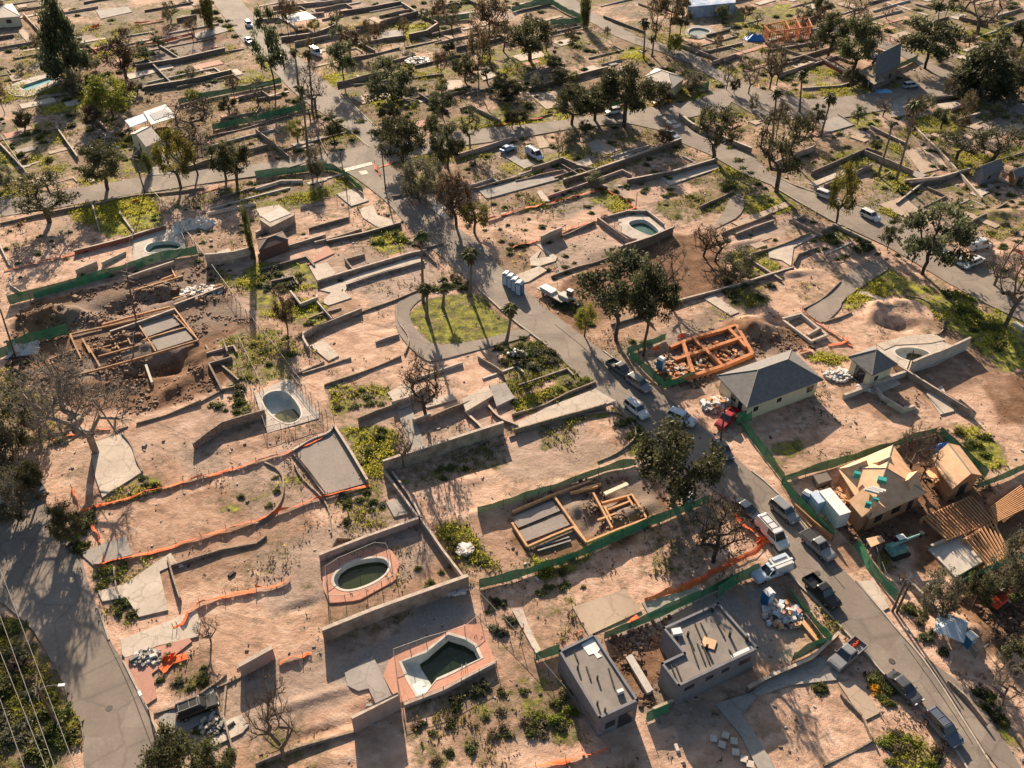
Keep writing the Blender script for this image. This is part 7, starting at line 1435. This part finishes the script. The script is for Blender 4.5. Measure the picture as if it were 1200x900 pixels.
def heap(px, py, r, n, mats, label, s=.35, name='rubbish_heap', flat=.5):
    g = random.Random(int(px+py*3)); m = MB()
    for _ in range(n):
        a = g.uniform(0, 6.28); q = r*g.random()**.6; z = (1-q/r)*r*flat*g.random(); w = s*g.uniform(.5, 1.5); m.box((math.cos(a)*q, math.sin(a)*q*.7, z+w*.3), (w*g.uniform(.6, 2.4), w, w*g.uniform(.3, .9)), g.uniform(0, 3), g.randrange(len(mats)), g.uniform(.5, 1))
    o = m.build(name, mats); o.location = G(px, py); tag(o, label, 'rubbish', None, 'thing')
HM = [M_WHITE, M_WTARP, M_CON, M_LBLUE, paint('pink_scrap', (.5, .25, .22)), M_LUM, M_BLACK]
heap(918, 722, 2.6, 150, HM, 'colourful rubbish heap with white sacks beside the lumber stack', .45); heap(843, 476, 2.8, 140, [M_WHITE, M_CON, M_WTARP, M_LUM], 'white rubbish heap beside the red pickup', .45); heap(1030, 66, 4.2, 170, [M_LBLUE, M_WTARP, paint('violet', (.2, .15, .4)), M_BLACK, M_OSBD], 'scorched heap of household debris behind the ruined house', .6)
heap(983, 440, 2.4, 90, [M_CON, M_WTARP, M_WHITE], 'pale crushed plaster heap between the two grey roofed buildings', .4, flat=.25); heap(235, 343, 3.6, 90, [M_CON, M_WTARP], 'line of pale broken concrete on the ledge above the footings', .45, 'rubble_heap', .15); heap(490, 72, 4.0, 120, [M_CON, M_WTARP, M_POST], 'pale tumbled debris by the two tall burnt pines', .6, flat=.25)
heap(533, 690, 1.5, 40, [M_WTARP, M_CON], 'few pale stones at the wall behind the oval pool', .4, flat=.2); heap(607, 415, 1.6, 50, [M_WHITE, M_CON, M_BLACK], 'small white debris heap among the dark shrubbery', .4); heap(172, 772, 1.8, 60, [M_WTARP, M_CON, M_POST], 'pale boulders in the rock garden', .4, 'stone_heap', .25); heap(1012, 455, 1.4, 40, [M_WHITE, M_CON], 'pale scraps on the stem wall corner', .35, flat=.2)
heap(252, 850, 1.6, 60, [M_BLACK, M_POST, M_CON], 'charred rubble beside the black covered car', .35, flat=.3); heap(1064, 680, 1.3, 40, [M_LUM, M_CON], 'mixed scraps on the yard beside the tall paired poles', .35); heap(975, 583, 2.6, 80, [M_LUM, M_OSB, M_OSBD], 'wood offcuts between the container and sheathed house', .4, 'offcut_heap', .2); heap(955, 602, 2.2, 70, [M_LUM, M_OSB, M_OSBD, M_WTARP], 'wood offcuts along the fence below the white container', .4, 'offcut_heap', .2)
heap(800, 432, 5.0, 190, [M_LUM, M_ORLUM, M_OSBD, M_CON], 'broken lumber scattered inside the orange footings', .35, 'offcut_heap', .06); heap(835, 412, 4.5, 120, [M_LUM, M_ORLUM, M_OSBD], 'broken lumber in the farther cells of the orange footings', .35, 'offcut_heap', .06); heap(545, 645, 1.2, 34, [M_WTARP, M_CON], 'pale boulder group on the green strip', .5, 'stone_heap', .25)
slabby('skip_bin', [(953, 557), (968, 552), (975, 562), (959, 567)], .1, 1.1, mat('rusty_bin', (.16, .13, .11)), 'dark open bin by the fence above the white container', 'bin')
for i, (px, py) in enumerate([(836, 867), (845, 873), (849, 863), (858, 870), (861, 881), (871, 891)]): pass
pv = MB(); c0 = G(852, 873)
for px, py in [(836, 866), (846, 873), (850, 862), (860, 869), (862, 882), (872, 890), (879, 896)]: g = G(px, py)-c0; pv.box((g.x, g.y, .12), (.75, .75, .12), lot_a+.3*random.random())
o = pv.build('stepping_stones', M_CON); o.location = c0; tag(o, 'group of square pale stepping stones on the large shaded lot', 'paving', None, 'thing')

# ------------------------------------------------------------------ poles and wires
M_POLE = mat('utility_pole_wood', (.13, .095, .07), (.07, .05, .04), 3); M_CABLE = mat('cable', (.20, .19, .18), rough=.6); M_DCABLE = mat('dark_cable', (.06, .06, .06), rough=.6)
def pole(px, py, ty, label, arm=None, lamp=None, tx=None, r=.17, m=None, name='utility_pole', hmax=12.5):
    b = G(px, py); h = min(hmax, height_at(px, py, ty)); root = empty(name, b); top = Vector((0, 0, h))
    if tx is not None:
        dz = FPX*SP+(ty-450)*CP; t = (CAM_H-h)/dz; top.x = max(-1.6, min(1.6, (tx-600)*t-b.x))
    MB().tube([(0, 0, -.3), top*.5, top], [r, r*.85, r*.65], 8).build('mast', m or M_POLE, root)
    if arm:
        for z in arm[1]: d = Vector((math.cos(arm[0]), math.sin(arm[0]), 0))*1.2; p = top+Vector((0, 0, z)); MB().bar(p-d, p+d, .12, .14).build('crossarm', M_POLE, root)
    if lamp: d = Vector((math.cos(lamp), math.sin(lamp), 0)); p = top*.9; MB().tube([p, p+d*1.2+Vector((0, 0, .5)), p+d*2.2+Vector((0, 0, .45))], .05, 6).build('lamp_arm', M_POST, root); q = p+d*2.5+Vector((0, 0, .4)); MB().box(q, (.7, .3, .16), lamp).build('lamp_head', M_WHITE, root)
    tag(root, label, 'pole', None, 'thing'); return b+top
T1 = pole(67, 850, 803, 'timber power pole with crossarm and street lamp on the weedy bank', (1.9, [-.2, -1.0]), .1, tx=42); T2 = pole(170, 226, 181, 'timber power pole beside the cross street near the pale gabled shed', (lot_a, [-.3, -1.1]), None, tx=156); T3 = pole(160, 378, 318, 'dark power pole above the brown trench footings', (lot_a, [-.3, -1.2, -2]), None, tx=148)
T4 = pole(452, 224, 152, 'dark slender pole at the street crossing'); pole(1046, 716, 679, 'left one of the paired tall brown poles by the street', None, None, tx=1062); pole(1051, 717, 681, 'right one of the paired tall brown poles by the street', None, None, tx=1067)
T5 = pole(844, 521, 470, 'burnt pole beside the red pickup above the huge oak', None, None, tx=851); pole(1062, 437, 410, 'thin pole behind the elliptical pool', None, None, tx=1071, r=.12); pole(186, 885, 800, 'steel street lamp standing beside the small drive with the black car', None, 2.2, tx=184, m=M_POST, r=.11, name='street_lamp', hmax=9)
pole(405, 215, 177, 'dark pole behind the green screen at the street crossing', None, None, tx=398, r=.13); pole(679, 165, 154, 'thin bare pole in the dry fenced plots', None, None, tx=681, r=.1); pole(326, 22, 10, 'far lamp pole beside the upper street', None, None, tx=325, r=.12, name='street_lamp'); pole(18, 418, 362, 'leaning dark pole above the white tarpaulin', None, None, tx=0); pole(30, 400, 362, 'second dark pole above the white tarpaulin', None, None, tx=23)
pole(576, 245, 222, 'short dark post beside the orange edged haul strip', None, None, r=.08); pole(745, 244, 225, 'thin post at the end of the orange edged haul strip', None, None, r=.09)
def wire(a, b, sag, label, r=.03, m=None):
    P = [a.lerp(b, t/16)-Vector((0, 0, sag*4*(t/16)*(1-t/16))) for t in range(17)]; o = MB().tube([p-a for p in P], r, 4, cap=False).build('overhead_cable', m or M_CABLE); o.location = a; tag(o, label, 'cable', 'overhead cables', 'thing')
for (p0, p1, z, nm) in (((-12, 636), (90, 905), 9.6, 'outermost right'), ((-30, 640), (66, 905), 9.6, 'second from right'), ((-38, 670), (56, 905), 9.2, 'second from left'), ((-36, 720), (30, 905), 9.2, 'leftmost')): wire(G(p0[0], p0[1], z), G(p1[0], p1[1], z), .25, f'{nm} of the four pale overhead cables at the lower left', .035)
wire(T2, G(196, 120, 9), .8, 'pale cable running up from the pole near the pale gabled shed', .025); wire(T2, T3, 1.2, 'pale cable between the two poles across the lime green lot', .02, M_DCABLE); wire(T3, G(420, 480, 9), 1.4, 'thin cable from the trench footing pole over the weedy garden', .025, M_DCABLE); wire(T4, G(520, 300, 9), 1.0, 'thin cable following the main street from the crossing', .025, M_DCABLE); wire(T5, G(1062, 700, 9), 1.5, 'thin dark cable along the lower street', .025, M_DCABLE)

for i, (px, py) in enumerate([(1045, 775), (958, 672), (622, 368), (128, 830), (600, 156)]):
    o = MB().tube([(0, 0, 0), (0, 0, .05)], .38, 16).build('manhole_cover', mat('cast_iron', (.07, .06, .055), rough=.6)); o.location = G(px, py); say(o, 'round iron manhole cover in the road', 'manhole cover', 'manhole covers', px, py)
for line in ([(1060, 755), (1084, 788), (1112, 828), (1140, 872)], [(935, 620), (960, 655), (990, 690)], [(650, 380), (690, 412), (725, 445)], [(120, 740), (150, 800), (180, 880)]):
    structure('road_seam', band(MB(), resample(smooth_line(GP(line), 1), 3), .09, 0, .045), mat('tar_seam', (.06, .05, .045)))
give_labels()
